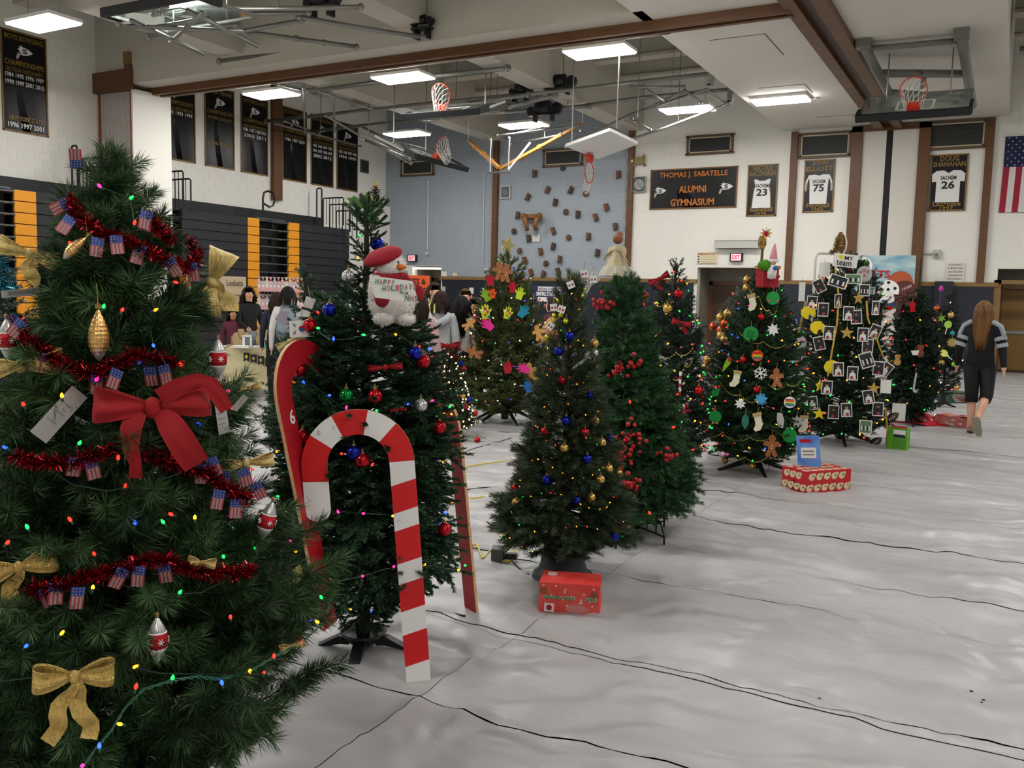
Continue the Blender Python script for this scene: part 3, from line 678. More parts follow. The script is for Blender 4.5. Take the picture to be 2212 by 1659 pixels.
pipes('pipe frame beside the soffit holding the white backboard', [[(1222, 317, 4.85), (1360, 248, 6.2), (1528, 192, 6.3)], [(1352, 305, 5.2), (1440, 275, 5.8), (1573, 224, 6.3)], [(1360, 252, 6.2), (1478, 197, 6.3)], [(1395, 192, 6.3), (1435, 219, 6.2)], [(1366, 258, 6.0), (1405, 281, 5.7)], [(1479, 195, 6.3), (1514, 221, 6.2)], [(1528, 194, 6.3), (1568, 226, 6.3)], [(1360, 188, 6.3), (1478, 187, 6.3)]], 6.2, .03)
for a, b, lb_ in ((1536, 168, 'upper'), (1578, 205, 'lower')):
    p = onZ(a, b, 6.35); t = thing('pipe_bracket', 'grey bracket ending the %s long pipe at the soffit' % ('middle' if lb_ == 'upper' else 'lower'), 'bracket', p)
    MB().box((0, 0, 0), (.12, .1, .32)).build('plate', greym, t); MB().box((-.06, 0, -.16), (.16, .1, .06)).build('foot', greym, t)
# winch motors
def winch(label, px_, py_, z, s_=1.0):
    p = onZ(px_, py_, z); t = thing('winch_motor', label, 'motor', p)
    MB().box((0, 0, -.1), (.7 * s_, .14, .05)).build('base', blackm, t)
    MB().tube([(-.16 * s_, 0, .06), (.14 * s_, 0, .06)], .14 * s_, 12).build('motor', blackm, t, smooth=True)
    MB().tube([(.3 * s_, -.05, .02), (.3 * s_, .05, .02)], .12 * s_, 12).build('drum', blackm, t)
    MB().tube([(-.3 * s_, -.05, 0), (-.3 * s_, .05, 0)], .09 * s_, 10).build('pulley', blackm, t)
    MB().tube([(.1, 0, .1), (.1, 0, 7.7 - z)], .012, 5).build('hanger', pipe, t)
    for x in (-.2, .2): MB().box((x * s_, 0, -.2), (.05, .18, .16)).build('clamp', blackm, t)
winch('black winch motor high on the middle pipe', 1208, 180, 6.7, 1.1)
winch('black winch motor hung below the middle pipe', 1175, 238, 6.3, 1.2)
winch('black winch motor at the left end of the middle pipe', 1125, 196, 6.6, .8)
winch('black winch motor at top edge above near pipes', 695, 2, 6.6, 1.0)
winch('small dark winch where the near pipe meets the bulkhead', 912, 50, 6.6, .6)
# backboards
def hoop(t, M, r=.225, face_net=1, net_dir=(0, 0, -1), closed=.9, long_=.42):
    """rim with plate and cord net; M: origin at the plate on the board, +Z out of the board, +X along it"""
    MB().box((0, .02, .02), (.22, .14, .04), 0, M).build('rim_plate', redp, t)
    MB().prism([(-.1, -.05), (.1, -.05), (.05, .08), (-.05, .08)], .12, 0, M, .03).build('rim_neck', redp, t)
    c = Vector((0, 0, .15 + r)); P = [M @ (c + Vector((r * math.cos(a), 0, r * math.sin(a)))) for a in [k * 2 * math.pi / 24 for k in range(24)]]
    MB().tube(P, .012, 6, closed=True).build('rim', rimm, t, smooth=True)
    nd = Vector(net_dir).normalized(); cc = M @ c
    nt = MB(); rings = [P[::2]]
    for k in range(1, 5):
        f_ = 1 - k * .12 * closed; rings.append([cc + (q - cc) * f_ + nd * (long_ * k / 4) for q in P[::2]])
    n = 12
    for k in range(4):
        for j in range(n):
            for s_ in (0, 1): nt.tube([rings[k][j], (rings[k][j] * .0 + rings[k + 1][(j + s_) % n])], .006, 3)
    nt.build('net', netm, t)
def backboard(label, P0, ex, ey, W, H, clear=True, net_dir=(0, 0, -1), arms=(), sideright=.4):
    ex, ey = Vector(ex).normalized(), Vector(ey).normalized()
    t = thing('basketball_backboard', label, 'backboard', P0); M = frame_M((0, 0, 0), ex, ey)
    if clear: MB().box((W / 2, H / 2, 0), (W - .06, H - .06, .012), 0, M).build('glass', glass, t)
    else: MB().box((W / 2, H / 2, 0), (W, H, .05), 0, M).build('board', whitep, t)
    f_ = MB()
    for a, b, c, d_ in ((W / 2, 0, W, .04), (W / 2, H, W, .04), (0, H / 2, .04, H), (W, H / 2, .04, H)): f_.box((a, b, -.005), (c, d_, .05), 0, M)
    f_.build('frame', pipe if clear else whitep, t)
    if clear:
        f_ = MB().box((W / 2, -.04, .01), (W + .08, .07, .13), 0, M).box((W + .03, sideright / 2, .01), (.06, sideright, .13), 0, M).box((-.03, .12, .01), (.06, .32, .13), 0, M)
        f_.build('edge_pad', padm, t)
        f_ = MB()
        for a, b, c, d_ in ((W / 2, .28, .6, .05), (W / 2, .72, .6, .05), (W / 2 - .3, .5, .05, .45), (W / 2 + .3, .5, .05, .45)): f_.box((a, b, .008), (c, d_, .004), 0, M)
        f_.build('target_square', whitepr, t)
    hoop(t, M @ Matrix.Translation((W / 2, .16, .02)), net_dir=net_dir)
    for a in (.2, .8):
        q_ = M @ Vector((W * a, H * .8, -.05)); MB().tube([q_, (q_.x, q_.y, (7.7 if P0[1] < 17 or P0[0] < -8 else 6.3) - P0[2])], .014, 5).build('hanger', pipe, t)
    for k, (a, b) in enumerate(arms): MB().tube([M @ Vector(a), M @ Vector(b)], .035, 7).build('arm', pipe, t, smooth=True)
    return t
A_ = [((.3, .2, -.08), (.3, 1.6, -.3)), ((1.5, .2, -.08), (1.5, 1.6, -.3)), ((.3, .6, -.1), (1.5, .6, -.1)), ((.1, .3, -.12), (1.7, 1.1, -.2)), ((1.7, .3, -.12), (.1, 1.1, -.2))]
backboard('glass backboard with black edge pad at top left', onZ(229, 30, 5.75), (1, .02, .0), (0, 1, .04), 1.95, 1.15, True, (0, 0, -1), A_)
backboard('glass backboard folded up in the middle of the far bay', onZ(873, 253, 5.5), (1, .06, .0), (0.05, .93, .37), 1.83, 1.15, True, (0, -.1, -1), A_)
backboard('glass backboard tilted in front of the blue wall', onZ(895, 337, 4.9), (0, 1, .0), (-.86, -.1, .42), 2.3, 1.2, True, (.5, 0, -1), [((.4, .2, -.1), (.4, 1.9, -.2)), ((1.9, .2, -.1), (1.9, 1.9, -.2))], .5)
g = backboard('glass backboard on a grey steel frame under the soffit', (-2.68, 17.7, 5.0), (1, 0, 0), (0, .86, .5), 1.8, 1.1, True, (0, .25, -.5), ())
# its hung frame
o = Vector((-2.68, 17.7, 5.0)); fa = [Vector(onZ(1866, 98, 6.2)), Vector(onZ(2077, 76, 6.2))]; fb = [Vector(onZ(1925, 212, 5.75)), Vector(onZ(2100, 228, 5.75))]
gf = mat('grey steel frame', '#77776f', .5)
for i in (0, 1):
    MB().tube([fa[i] - o, fb[i] - o], .09, 8).build('frame_leg', gf, g, smooth=True)
    MB().box(fa[i] - o + Vector((0, 0, .02)), (.24, .26, .16)).build('mount', gf, g)
for u, r_ in ((.06, .05), (.5, .075), (.86, .05), (.97, .04)):
    MB().tube([fa[0].lerp(fb[0], u) - o, fa[1].lerp(fb[1], u) - o], r_, 8).build('crossbar', gf, g, smooth=True)
MB().tube([fa[0].lerp(fb[0], .5).lerp(fa[1].lerp(fb[1], .5), .5) - o, Vector((.9, .35, .85))], .02, 5).build('hoist_cable', blackm, g)
MB().box(fa[0].lerp(fb[0], .55).lerp(fa[1].lerp(fb[1], .55), .5) - o + Vector((0, 0, -.12)), (.1, .06, .2)).build('hoist_hook', gf, g)
for i, x in ((0, .25), (1, 1.55)): MB().tube([fb[i] - o, Vector((x, .5, .25))], .05, 7).build('arm', gf, g)
# the white board hangs level, seen from below
q = [Vector(onZ(a, b, 4.75)) for a, b in ((1221, 317), (1317, 283), (1378, 312), (1292, 343.5))]
t = thing('basketball_backboard', 'white rectangular backboard hung level beside the clock', 'backboard', q[0])
mb = MB(); mb.add([p - q[0] for p in q] + [p - q[0] + Vector((0, 0, .06)) for p in q], [(0, 1, 2, 3), (7, 6, 5, 4), (0, 4, 5, 1), (1, 5, 6, 2), (2, 6, 7, 3), (3, 7, 4, 0)]); mb.build('board', whitep, t)
rp = Vector(onZ(1274, 334, 4.72)) - q[0]; exv = (q[3] - q[0]).normalized()
hoop(t, frame_M(rp, exv, exv.cross(Vector((0, 0, -1))), (0, 0, -1)), .23, 1, (-.15, -.1, -1), .9, .35)
for q_ in (q[0], q[1]): MB().tube([q_ - q[0] + Vector((.1, .1, .06)), q_ - q[0] + Vector((.1, .1, 3.0))], .014, 5).build('hanger', pipe, t)
# gymnastic rails in a V, and the trapeze below them
ww_ = mat('varnished rail', '#b07a35', .35, noise=(5, .25))
def pole(label, a, b, za, zb):
    A, B = Vector(onZ(*a, za)), Vector(onZ(*b, zb)); t = thing('wooden_rail', label, 'rail', A)
    d = (B - A); ez = d.normalized(); exx = ez.cross(Vector((0, 0, 1))).normalized(); M = frame_M((0, 0, 0), exx, ez.cross(exx) * -1, None)
    M = frame_M((0, 0, 0), exx, ez.cross(exx), ez)
    MB().box((0, 0, d.length / 2), (.11, .07, d.length), 0, M).build('rail', ww_, t)
    for f_ in (.25, .5, .75): MB().box((0, 0, d.length * f_), (.15, .1, .12), 0, M).build('bracket', ww_, t)
    MB().tube([(0, 0, 0), (0, 0, .9)], .012, 5).build('cord', netm, t)
pole('short varnished wooden rail slanting down left of the V', (1012, 303), (1077, 362), 6.2, 5.2)
pole('long varnished wooden rail slanting down right of the V', (1258, 267), (1082, 364), 6.2, 5.2)
A, B = Vector(onZ(1058, 373, 5.0)), Vector(onZ(1098, 371, 5.0)); t = thing('trapeze_bar', 'steel trapeze bar hanging on cords below the V', 'trapeze', A)
MB().tube([(-.08, 0, 0), B - A + Vector((.08, 0, 0))], .025, 7).build('bar', pipe, t)
for q_ in (Vector((0, 0, 0)), B - A): MB().tube([q_, q_ + Vector((0, 0, .5)), q_ + Vector((.02, 0, .9))], .018, 5).build('cord', mat('steel cord', '#b0b4b8', .4), t); MB().sph(q_ + Vector((0, 0, .9)), .045, 8, 5).build('ring', pipe, t)
MB().tube([(B - A) * 1.0 + Vector((0, 0, 0.05)), B - A + Vector((.5, .3, .8))], .03, 6).build('brace', whitep, t)
MB().tube([Vector((-.4, .3, .95)), B - A + Vector((2.0, -.2, 1.2))], .012, 5).build('hanging_wire', pipe, t)
pipes('pale bars spanning behind the V of wooden rails', [[(1075, 293), (1248, 272)], [(1105, 311), (1255, 283)]], 6.0, .03)
# dark unit and ducts beyond the soffit edge
p = (.35, 15.2, 6.9); t = thing('ceiling_unit', 'black unit hung past the soffit at the top right corner', 'heater', p)
MB().box((0, 0, 0), (.8, 1.4, .7)).build('body', blackm, t); MB().box((-.3, -.5, -.42), (.3, .3, .14)).build('foot', blackm, t)
t = thing('duct', 'grey duct pieces at the right edge past the soffit', 'duct', (.3, 19.2, 6.9))
MB().box((0, 0, 0), (.9, 1.6, .5)).build('duct_body', greym, t); MB().box((0, .2, -.36), (.6, .6, .2)).build('outlet', greym, t); MB().tube([(-.5, 1.4, -.3), (.6, 1.4, -.2)], .12, 10).build('elbow', greym, t)
# ================================================================ people
def skin_body(name, joints, edges, root, mats, parent, sub=1):
    """grow one continuous figure over a skeleton; joints: (pos, (rx, ry)); edges: (a, b, material index)"""
    me = bpy.data.meshes.new('skeleton'); me.from_pydata([j[0] for j in joints], [e[:2] for e in edges], [])
    ob = bpy.data.objects.new('skeleton', me); COL.objects.link(ob)
    ob.modifiers.new('skin', 'SKIN')
    for i, v in enumerate(me.skin_vertices[0].data): v.radius = joints[i][1]; v.use_root = (i == root)
    s_ = ob.modifiers.new('sub', 'SUBSURF'); s_.levels = sub; s_.render_levels = sub
    dg = bpy.context.evaluated_depsgraph_get(); nm = bpy.data.meshes.new_from_object(ob.evaluated_get(dg)); bpy.data.objects.remove(ob)
    nm.materials.clear()
    for m in mats: nm.materials.append(m)
    A = np.array([joints[e[0]][0] for e in edges], float); B = np.array([joints[e[1]][0] for e in edges], float); AB = B - A; L2 = (AB ** 2).sum(1) + 1e-9
    rad = np.array([(joints[e[0]][1][0] + joints[e[1]][1][0]) / 2 for e in edges])
    for p in nm.polygons:
        c = np.array(p.center); t = np.clip(((c - A) * AB).sum(1) / L2, 0, 1); d = np.linalg.norm(c - A - AB * t[:, None], axis=1) / rad
        p.material_index = edges[int(d.argmin())][2]; p.use_smooth = True
    nm.name = name
    return link(name, nm, parent)
def person(label, pos, yaw, H, top, low, skin_c, hair_c, pose=None, sleeves=True, legs='long', long_hair=.0, group=None, curl=0, face=True, hair=True, bulk=1.0, lowskirt=False, lean=0.0):
    """standing figure, facing local +Y; pose overrides joints (in metres for H = 1.65)"""
    t = thing('person', label, 'person', pos, yaw, group); k = H / 1.65; P = dict(
        pelvis=(0, 0, .90), waist=(0, .0, 1.05), chest=(0, .0, 1.22), neck0=(0, -.01, 1.37), neck1=(0, .0, 1.43), head0=(0, .015, 1.50), head1=(0, .0, 1.575),
        shl=(-.155, -.01, 1.33), ell=(-.21, -.03, 1.08), wrl=(-.22, .03, .84), hal=(-.22, .045, .77), shr=(.155, -.01, 1.33), elr=(.21, -.03, 1.08), wrr=(.22, .03, .84), har=(.22, .045, .77),
        hpl=(-.085, 0, .86), knl=(-.09, .01, .48), anl=(-.09, -.03, .09), tol=(-.095, .10, .035), hpr=(.085, 0, .86), knr=(.09, .01, .48), anr=(.09, -.03, .09), tor=(.095, .10, .035))
    P.update(pose or {})
    if lean:
        for q in P:
            x, y, z = P[q]
            if z > .93 or q[:2] in ('sh', 'el', 'wr', 'ha'):
                a = lean; dz = z - .93; P[q] = (x, y * math.cos(a) + dz * math.sin(a), .93 + dz * math.cos(a) - y * math.sin(a))
    b = bulk
    rad = dict(pelvis=(.155 * b, .115 * b), waist=(.135 * b, .10 * b), chest=(.15 * b, .11 * b), neck0=(.062, .058), neck1=(.05, .05), head0=(.072, .085), head1=(.076, .092),
               shl=(.07 * b, .07 * b), ell=(.05 * b, .05 * b), wrl=(.034 * b, .034 * b), hal=(.036, .022), hpl=(.095 * b, .095 * b), knl=(.062, .062), anl=(.04, .042), tol=(.038, .026))
    names = list(P); idx = {q: i for i, q in enumerate(names)}
    J = [([c * k for c in P[q]], tuple(r * k for r in rad[q if q in rad else q[:2] + 'l'])) for q in names]
    SK, TP, LW, SH = 0, 1, 2, 3
    E_ = [('pelvis', 'waist', TP), ('waist', 'chest', TP), ('chest', 'neck0', TP), ('neck0', 'neck1', SK), ('neck1', 'head0', SK), ('head0', 'head1', SK)]
    for s_ in 'lr':
        E_ += [('chest', 'sh' + s_, TP), ('sh' + s_, 'el' + s_, TP if sleeves else SK), ('el' + s_, 'wr' + s_, TP if sleeves is True else SK), ('wr' + s_, 'ha' + s_, SK),
               ('pelvis', 'hp' + s_, LW), ('hp' + s_, 'kn' + s_, LW), ('kn' + s_, 'an' + s_, LW if legs == 'long' else SK), ('an' + s_, 'to' + s_, SH)]
    body = skin_body('body', J, [(idx[a], idx[c], m) for a, c, m in E_], idx['pelvis'], [skin_c, top, low, blackm], t)
    # hands: five separate fingers rooted in the palm
    hb = MB()
    for s_, sg in (('l', -1), ('r', 1)):
        w_, h_ = Vector(P['wr' + s_]) * k, Vector(P['ha' + s_]) * k; d = (h_ - w_).normalized(); sd = d.cross(Vector((1, 0, 0)))
        sd = (Vector((0, 1, 0)) - d * d.y).normalized() if abs(d.y) < .9 else Vector((1, 0, 0)); nn = d.cross(sd).normalized() * sg
        for i, (o_, l_) in enumerate(((-.026, .055), (-.009, .068), (.009, .072), (.025, .062))):
            p0 = h_ - d * .005 + sd * (o_ * k); p1 = p0 + d * (l_ * .5 * k); p2 = p1 + (d * .8 - nn * -.35 * 1) * (l_ * .45 * k)
            hb.tube([p0, p1, p2], [.0095 * k, .0085 * k, .006 * k], 6)
        p0 = h_ - d * .03 * k + sd * .03 * k; hb.tube([p0, p0 + (d * .6 + sd * .7) * .03 * k, p0 + (d * 1.0 + sd * .75) * .05 * k], [.011 * k, .0095 * k, .007 * k], 6)
    hb.build('fingers', skin_c, t, smooth=True)
    hd = (Vector(P['head0']) + Vector(P['head1'])) / 2 * k; f_ = (Vector((0, 1, 0))); up = (Vector(P['head1']) - Vector(P['neck1'])).normalized()
    if face:
        fm = MB(); fm.add([hd + Vector(q) * k for q in ((-.014, .088, -.022), (.014, .088, -.022), (0, .118, -.024), (0, .092, .02))], [(0, 1, 2), (1, 3, 2), (3, 0, 2), (0, 3, 1)])
        fm.build('nose', skin_c, t, smooth=True)
        for s_ in (-1, 1):
            MB().sph(hd + Vector((s_ * .03, .083, .012)) * k, (.012 * k, .007 * k, .007 * k), 8, 6).build('eye', mat('eye dark', '#1a1210', .3), t)
            MB().tube([hd + Vector((s_ * .016, .092, .03)) * k, hd + Vector((s_ * .044, .084, .03)) * k], .004 * k, 4).build('eyebrow', hair_c, t)
        MB().tube([hd + Vector((-.024, .086, -.048)) * k, hd + Vector((0, .094, -.052)) * k, hd + Vector((.024, .086, -.048)) * k], .006 * k, 5).build('mouth', mat('lips', '#9c5a50', .5), t)
    for s_ in (-1, 1): MB().sph(hd + Vector((s_ * .083, .0, -.005)) * k, (.012 * k, .02 * k, .03 * k), 8, 6).build('ear', skin_c, t, smooth=True)
    if hair:
        hm = MB(); g = np.random.default_rng(int(abs(pos[0] * 100)) + 3)
        def capf(u, v):
            a = u * 2 * math.pi; th = v * (1.9 if True else 1)
            front = math.sin(a) # +1 = front
            lim = .85 if front > .2 else 1.95
            th = v * lim; return tuple(hd + Vector((.095 * math.sin(th) * math.cos(a), .108 * math.sin(th) * math.sin(a) - .006, .118 * math.cos(th) + .012)) * k)
        hm.grid(capf, 22, 9)
        n = 90 if long_hair > .1 else 26
        for i in range(n):
            a = math.pi + g.uniform(-.35, math.pi + .35) if long_hair > .1 else math.pi + g.uniform(-.1, math.pi + .1)
            th = g.uniform(.3, 1.5); c, s_ = math.cos(a), math.sin(a)
            p = hd + Vector((.095 * math.sin(th) * c, .105 * math.sin(th) * s_ - .01, .115 * math.cos(th))) * k
            q = hd + Vector((.10 * c, .112 * s_ - .010, -.02)) * k; L_ = (.07 + long_hair * g.uniform(.75, 1.0)) * k
            Q = [p, q]
            for j in range(1, 5):
                w_ = L_ * j / 4; back = min(.055, w_ * .4)
                Q.append(q + Vector((c * (.02 + curl * .02 * math.sin(j * 2.6 + i)) - c * w_ * .12, -back * .6 + (s_ * .01) + curl * .02 * math.cos(j * 2.4 + i), -w_)))
            hm.tube(Q, [.013 * k, .014 * k, .013 * k, .012 * k, .010 * k, .004 * k], 5)
        hm.build('hair', hair_c, t, smooth=True)
    return t, P, k
def face_yaw(p, to=(0, 0)): return math.atan2(to[1] - p[1], to[0] - p[0]) - math.pi / 2     # local +Y towards a point
sk1, sk2, sk3 = mat('skin fair', '#d0a184', .55), mat('skin tan', '#b98763', .55), mat('skin pink', '#cf9a82', .55)
hb1, hb2, hb3, hb4 = mat('hair black', '#120e0d', .7, spec=.15, noise=(30, .4), stretch=(1, 1, .1)), mat('hair dark brown', '#2b1b12', .7, spec=.15, noise=(30, .4), stretch=(1, 1, .1)), mat('hair brown', '#5b3d22', .7, spec=.15, noise=(30, .4), stretch=(1, 1, .1)), mat('hair light brown', '#7a5530', .6, spec=.2, noise=(26, .5), col2='#4a3019', stretch=(1, 1, .08))
def cloth(n, c): return mat('cloth ' + n, c, .85, noise=(14, .15))
blackc, greyc, whitec, yellowc, redcl, maroon, navyc, jean = cloth('black', '#0d0e10'), cloth('heather grey', '#a9abad'), cloth('white', '#cfcbc8'), cloth('yellow', '#c9cc6a'), cloth('red', '#8c2030'), cloth('maroon', '#541d30'), cloth('navy', '#1c2333'), cloth('mustard', '#a8823c')
# the girl walking away
p = onZ(2106, 938); yw = math.atan2(p[1], p[0] + 1.0) - math.pi / 2 - .1
gp = dict(hpl=(-.09, 0, .86), knl=(-.075, .03, .48), anl=(-.05, -.02, .09), tol=(-.06, .11, .035), hpr=(.09, 0, .86), knr=(.085, .07, .49), anr=(.06, -.26, .23), tor=(.085, -.22, .07),
          ell=(-.235, -.04, 1.09), wrl=(-.27, .05, .87), hal=(-.275, .065, .80), elr=(.235, -.02, 1.09), wrr=(.27, -.05, .87), har=(.275, -.06, .80), shl=(-.165, -.01, 1.32), shr=(.165, -.01, 1.32))
t, P, k = person('person with long light brown hair walking away in black striped sweatshirt', (p[0], p[1], 0), yw, 1.68, blackc, blackc, sk1, hb4, gp, True, 'crop', .40, None, 0, False, True, 1.1)
st_ = cloth('silver stripe', '#9aa0a6')
for s_ in 'lr':
    A_, B_ = Vector(P['sh' + s_]) * k, Vector(P['el' + s_]) * k; d = (B_ - A_).normalized(); u_ = d.orthogonal().normalized(); v_ = d.cross(u_)
    for f0, f1 in ((.42, .62), (.78, .98)):
        mb = MB(); r0 = .079 * k * 1.1
        def fn(u, v): q = A_ + (B_ - A_) * (f0 + (f1 - f0) * v); a = u * 2 * math.pi; rr = (r0 - .018 * (f0 + (f1 - f0) * v)); return tuple(q + (u_ * math.cos(a) + v_ * math.sin(a)) * rr)
        mb.grid(fn, 16, 2); mb.build('sleeve_stripe', st_, t, smooth=True)
    sg = -1 if s_ == 'l' else 1; mb = MB()
    pts = [Vector((sg * .07, -.055, 1.395)) * k, Vector((sg * .13, -.05, 1.395)) * k, Vector((sg * .2, -.04, 1.35)) * k, A_ + (B_ - A_) * .25 + Vector((sg * .055, -.035, 0)), A_ + (B_ - A_) * .45 + Vector((sg * .05, -.035, 0))]
    mb.tube(pts, [.03, .034, .034, .03, .026], 8); mb.build('shoulder_panel', st_, t, smooth=True)
    kn, an = Vector(P['kn' + s_]) * k, Vector(P['an' + s_]) * k
    MB().tube([Vector(P['hp' + s_]) * k, kn, kn.lerp(an, .22)], [.1 * k, .075 * k, .072 * k], 14).build('legging', blackc, t, smooth=True)
    to = Vector(P['to' + s_]) * k; dd = (to - an).normalized(); sole = MB()
    ez_ = dd.cross(Vector((1, 0, 0))).normalized(); M = frame_M(an.lerp(to, .5) - ez_ * -.0, Vector((1, 0, 0)), dd)
    sole.prism([(a_, b_) for a_, b_ in ((-.035, -.12), (.035, -.12), (.046, .06), (.03, .13), (-.03, .13), (-.046, .06))], .02, 0, M, -.062 if M[2][2] > 0 else .045); sole.build('sole', mat('shoe sole', '#8f8a78', .7), t)
# stall keepers and visitors
def at(px_, py_, D): q = atD(px_, py_, D); return (q[0], q[1], 0)
q = at(537, 640, 14.4); person('person with shoulder-length curly dark hair in black V-neck top at stall', q, face_yaw(q, (-5, 8)), 1.66, blackc, blackc, sk1, hb2, dict(elr=(.2, .08, 1.1), wrr=(.12, .26, 1.0), har=(.1, .32, .97), ell=(-.2, .02, 1.1), wrl=(-.2, .16, .95), hal=(-.2, .22, .92)), True, 'long', .12, None, 1.2)
q = at(503, 660, 14.2); person('person in dark maroon cardigan seated low behind the jewellery table', (q[0], q[1], -.0), face_yaw(q, (-4, 6)), 1.32, maroon, navyc, sk2, hb1, None, True, 'long', .2)
q = at(598, 640, 12.9); person('person with long dark hair and backpack seen from behind near racks', q, face_yaw((0, 0), (-q[0] * -1 - 1.5, q[1] + .4)), 1.58, navyc, blackc, sk1, hb2, None, True, 'long', .26, None, .6, False)
q = at(622, 640, 12.3); t, P, k = person('person with short black hair in grey vest and white sleeves from behind', q, face_yaw((0, 0), (q[0], q[1])), 1.66, whitec, blackc, sk1, hb1, None, True, 'long', .05, None, 0, False)
MB().lathe([(.155, .98), (.165, 1.1), (.168, 1.25), (.14, 1.36), (.09, 1.42), (.075, 1.38)], 18, 0, Matrix.Diagonal((1, .8, 1, 1))).build('vest', mat('cloth grey vest', '#7d8a92', .85), t, smooth=True)
q = at(938, 640, 12.6); person('person with short brown hair in pale yellow shirt seen sideways', q, face_yaw((0, 0), (3, -.4)), 1.76, yellowc, navyc, sk1, hb2, None, 'short', 'long', 0)
q = at(952, 640, 11.0); t, P, k = person('person with long dark hair in heather grey hooded sweatshirt from behind', q, face_yaw((0, 0), (q[0] + 2.5, q[1])), 1.64, greyc, blackc, sk1, hb2, None, True, 'long', .07, None, 0, False, True, 1.15)
MB().tube([(-.11, -.04, 1.36), (-.1, -.12, 1.3), (0, -.16, 1.24), (.1, -.12, 1.3), (.11, -.04, 1.36)], [.045, .055, .06, .055, .045], 8).build('hood', greyc, t, smooth=True)
q = at(998, 640, 11.4); person('person with long wavy black hair in white long-sleeved top from behind', q, face_yaw((0, 0), (q[0] + 4, q[1] - 1)), 1.59, whitec, blackc, sk2, hb1, None, True, 'long', .36, None, .8, False)
q = at(1006, 640, 14.2); person('boyish person with brown fringe facing forward behind the black-haired one', q, face_yaw(q), 1.70, navyc, navyc, sk3, hb3, None, True, 'long', .0)
q = at(1029, 640, 14.8); person('bald person with reddish face behind the smiling one', q, face_yaw(q, (-9, 0)), 1.66, navyc, navyc, sk3, hb3, None, True, 'long', 0, None, 0, True, False)
q = at(1029, 640, 12.4); person('smiling dark-haired person in red top beside the gingerbread fir', q, face_yaw(q, (-6, 3)), 1.57, redcl, blackc, sk2, hb1, None, True, 'long', .12)
q = at(904, 640, 9.6); person('person in pink top with black sleeve half hidden behind plush snowman', q, face_yaw((0, 0), (q[0] + 1, q[1])), 1.62, cloth('pale pink', '#c9a3a8'), blackc, sk1, hb2, None, True, 'long', .16, None, 0, False)
q = at(1166, 660, 13.0); person('person in strapless mustard dress bending over beside the gingerbread fir', q, face_yaw((0, 0), (2, 1)), 1.62, jean, jean, sk2, hb2, None, False, 'long', .0, None, 0, False, True, 1.0, False, .55)
q = at(1190, 640, 13.6); t, P, k = person('person with dark ponytail in maroon top beside the karate banner', q, face_yaw((0, 0), (-3, -.3)), 1.60, maroon, navyc, sk3, hb2, None, True, 'long', .0)
MB().tube([(0, -.1, 1.56), (0, -.17, 1.54), (0, -.18, 1.42), (0, -.15, 1.34)], [.025, .035, .03, .008], 8).build('ponytail', hb2, t, smooth=True)
# ================================================================ the trees
def interp(P, z):
    if z <= P[0][0]: return P[0][1]
    for (a, b), (c, d) in zip(P, P[1:]):
        if z <= c: return b + (d - b) * (z - a) / max(1e-6, c - a)
    return P[-1][1]
def branch_mesh(Lb, sp, seed):
    """one branch along +X: a stem, side twigs, and needles around them"""
    g = np.random.default_rng(seed); mb = MB(); nl, nw, dens, ang = sp['needle']
    up = sp.get('curl', .12); stem = [(0, 0, 0), (Lb * .35, 0, -.02 * Lb), (Lb * .7, 0, up * Lb * .3), (Lb * (1 - sp['twig'] / Lb * .5), 0, up * Lb)]
    mb.tube(stem, [.006, .005, .004, .002], 4, 3)
    def sp_at(t):
        i = min(2, int(t * 3)); a, b = np.array(stem[i]), np.array(stem[i + 1]); return a + (b - a) * (t * 3 - i)
    tw = []
    k = max(4, int(Lb * sp['tpm']))
    for i in range(k):
        t = .28 + .68 * (i + .5) / k; p = sp_at(t); s_ = 1 if i % 2 else -1
        sw = R(g.uniform(*sp['spread'])) * s_; el = R(g.uniform(*sp['elev']))
        d = np.array([math.cos(sw) * math.cos(el), math.sin(sw) * math.cos(el), math.sin(el)])
        l = sp['twig'] * g.uniform(.75, 1.15) * (1.1 - .35 * t); tw.append((p, p + d * l))
    e = np.array(stem[-1]); tw.append((e - np.array([.02, 0, 0]), e + np.array([sp['twig'] * .75, 0, sp['twig'] * up])))
    tw.append((sp_at(.55), e))
    for p0, p1 in tw:
        ax = p1 - p0; l = np.linalg.norm(ax); ax = ax / l
        mb.tube([p0, p1], [.003, .0015], 3, 3)
        n = int(l * dens); t = g.uniform(.04, 1.0, n) ** .9; ph = g.uniform(0, 2 * math.pi, n)
        u = np.cross(ax, [0.03, .02, 1.0]); u /= np.linalg.norm(u); v = np.cross(ax, u)
        A = np.radians(ang + g.normal(0, 9, n)) * (1 - .35 * t); A = np.clip(A, .1, 1.5)
        side = u[None] * np.cos(ph)[:, None] + v[None] * np.sin(ph)[:, None] * sp.get('flat', 1)
        d = ax[None] * np.cos(A)[:, None] + side * np.sin(A)[:, None]
        ln = nl * g.uniform(.75, 1.1, n)
        b = p0[None] + ax[None] * (t * l)[:, None]; tip = b + d * ln[:, None]; tip[:, 2] -= sp.get('sag', 0) * ln
        wv = np.cross(d, g.normal(0, 1, (n, 3))); wv /= np.linalg.norm(wv, axis=1)[:, None] + 1e-9; wv *= nw / 2
        mid = b + (tip - b) * .45
        o = len(mb.v); V = np.stack([b, mid + wv, tip, mid - wv], 1).reshape(-1, 3); mb.v.extend(map(tuple, V.tolist()))
        mi = g.choice(3, n, p=((.5, .3, .2), (.25, .62, .13), (.42, .08, .5))[seed % 10 % 3 if sp.get('vary', 1) else 0])
        mb.f.extend([[o + 4 * i, o + 4 * i + 1, o + 4 * i + 2, o + 4 * i + 3] for i in range(n)]); mb.m.extend(mi.tolist())
    return mb
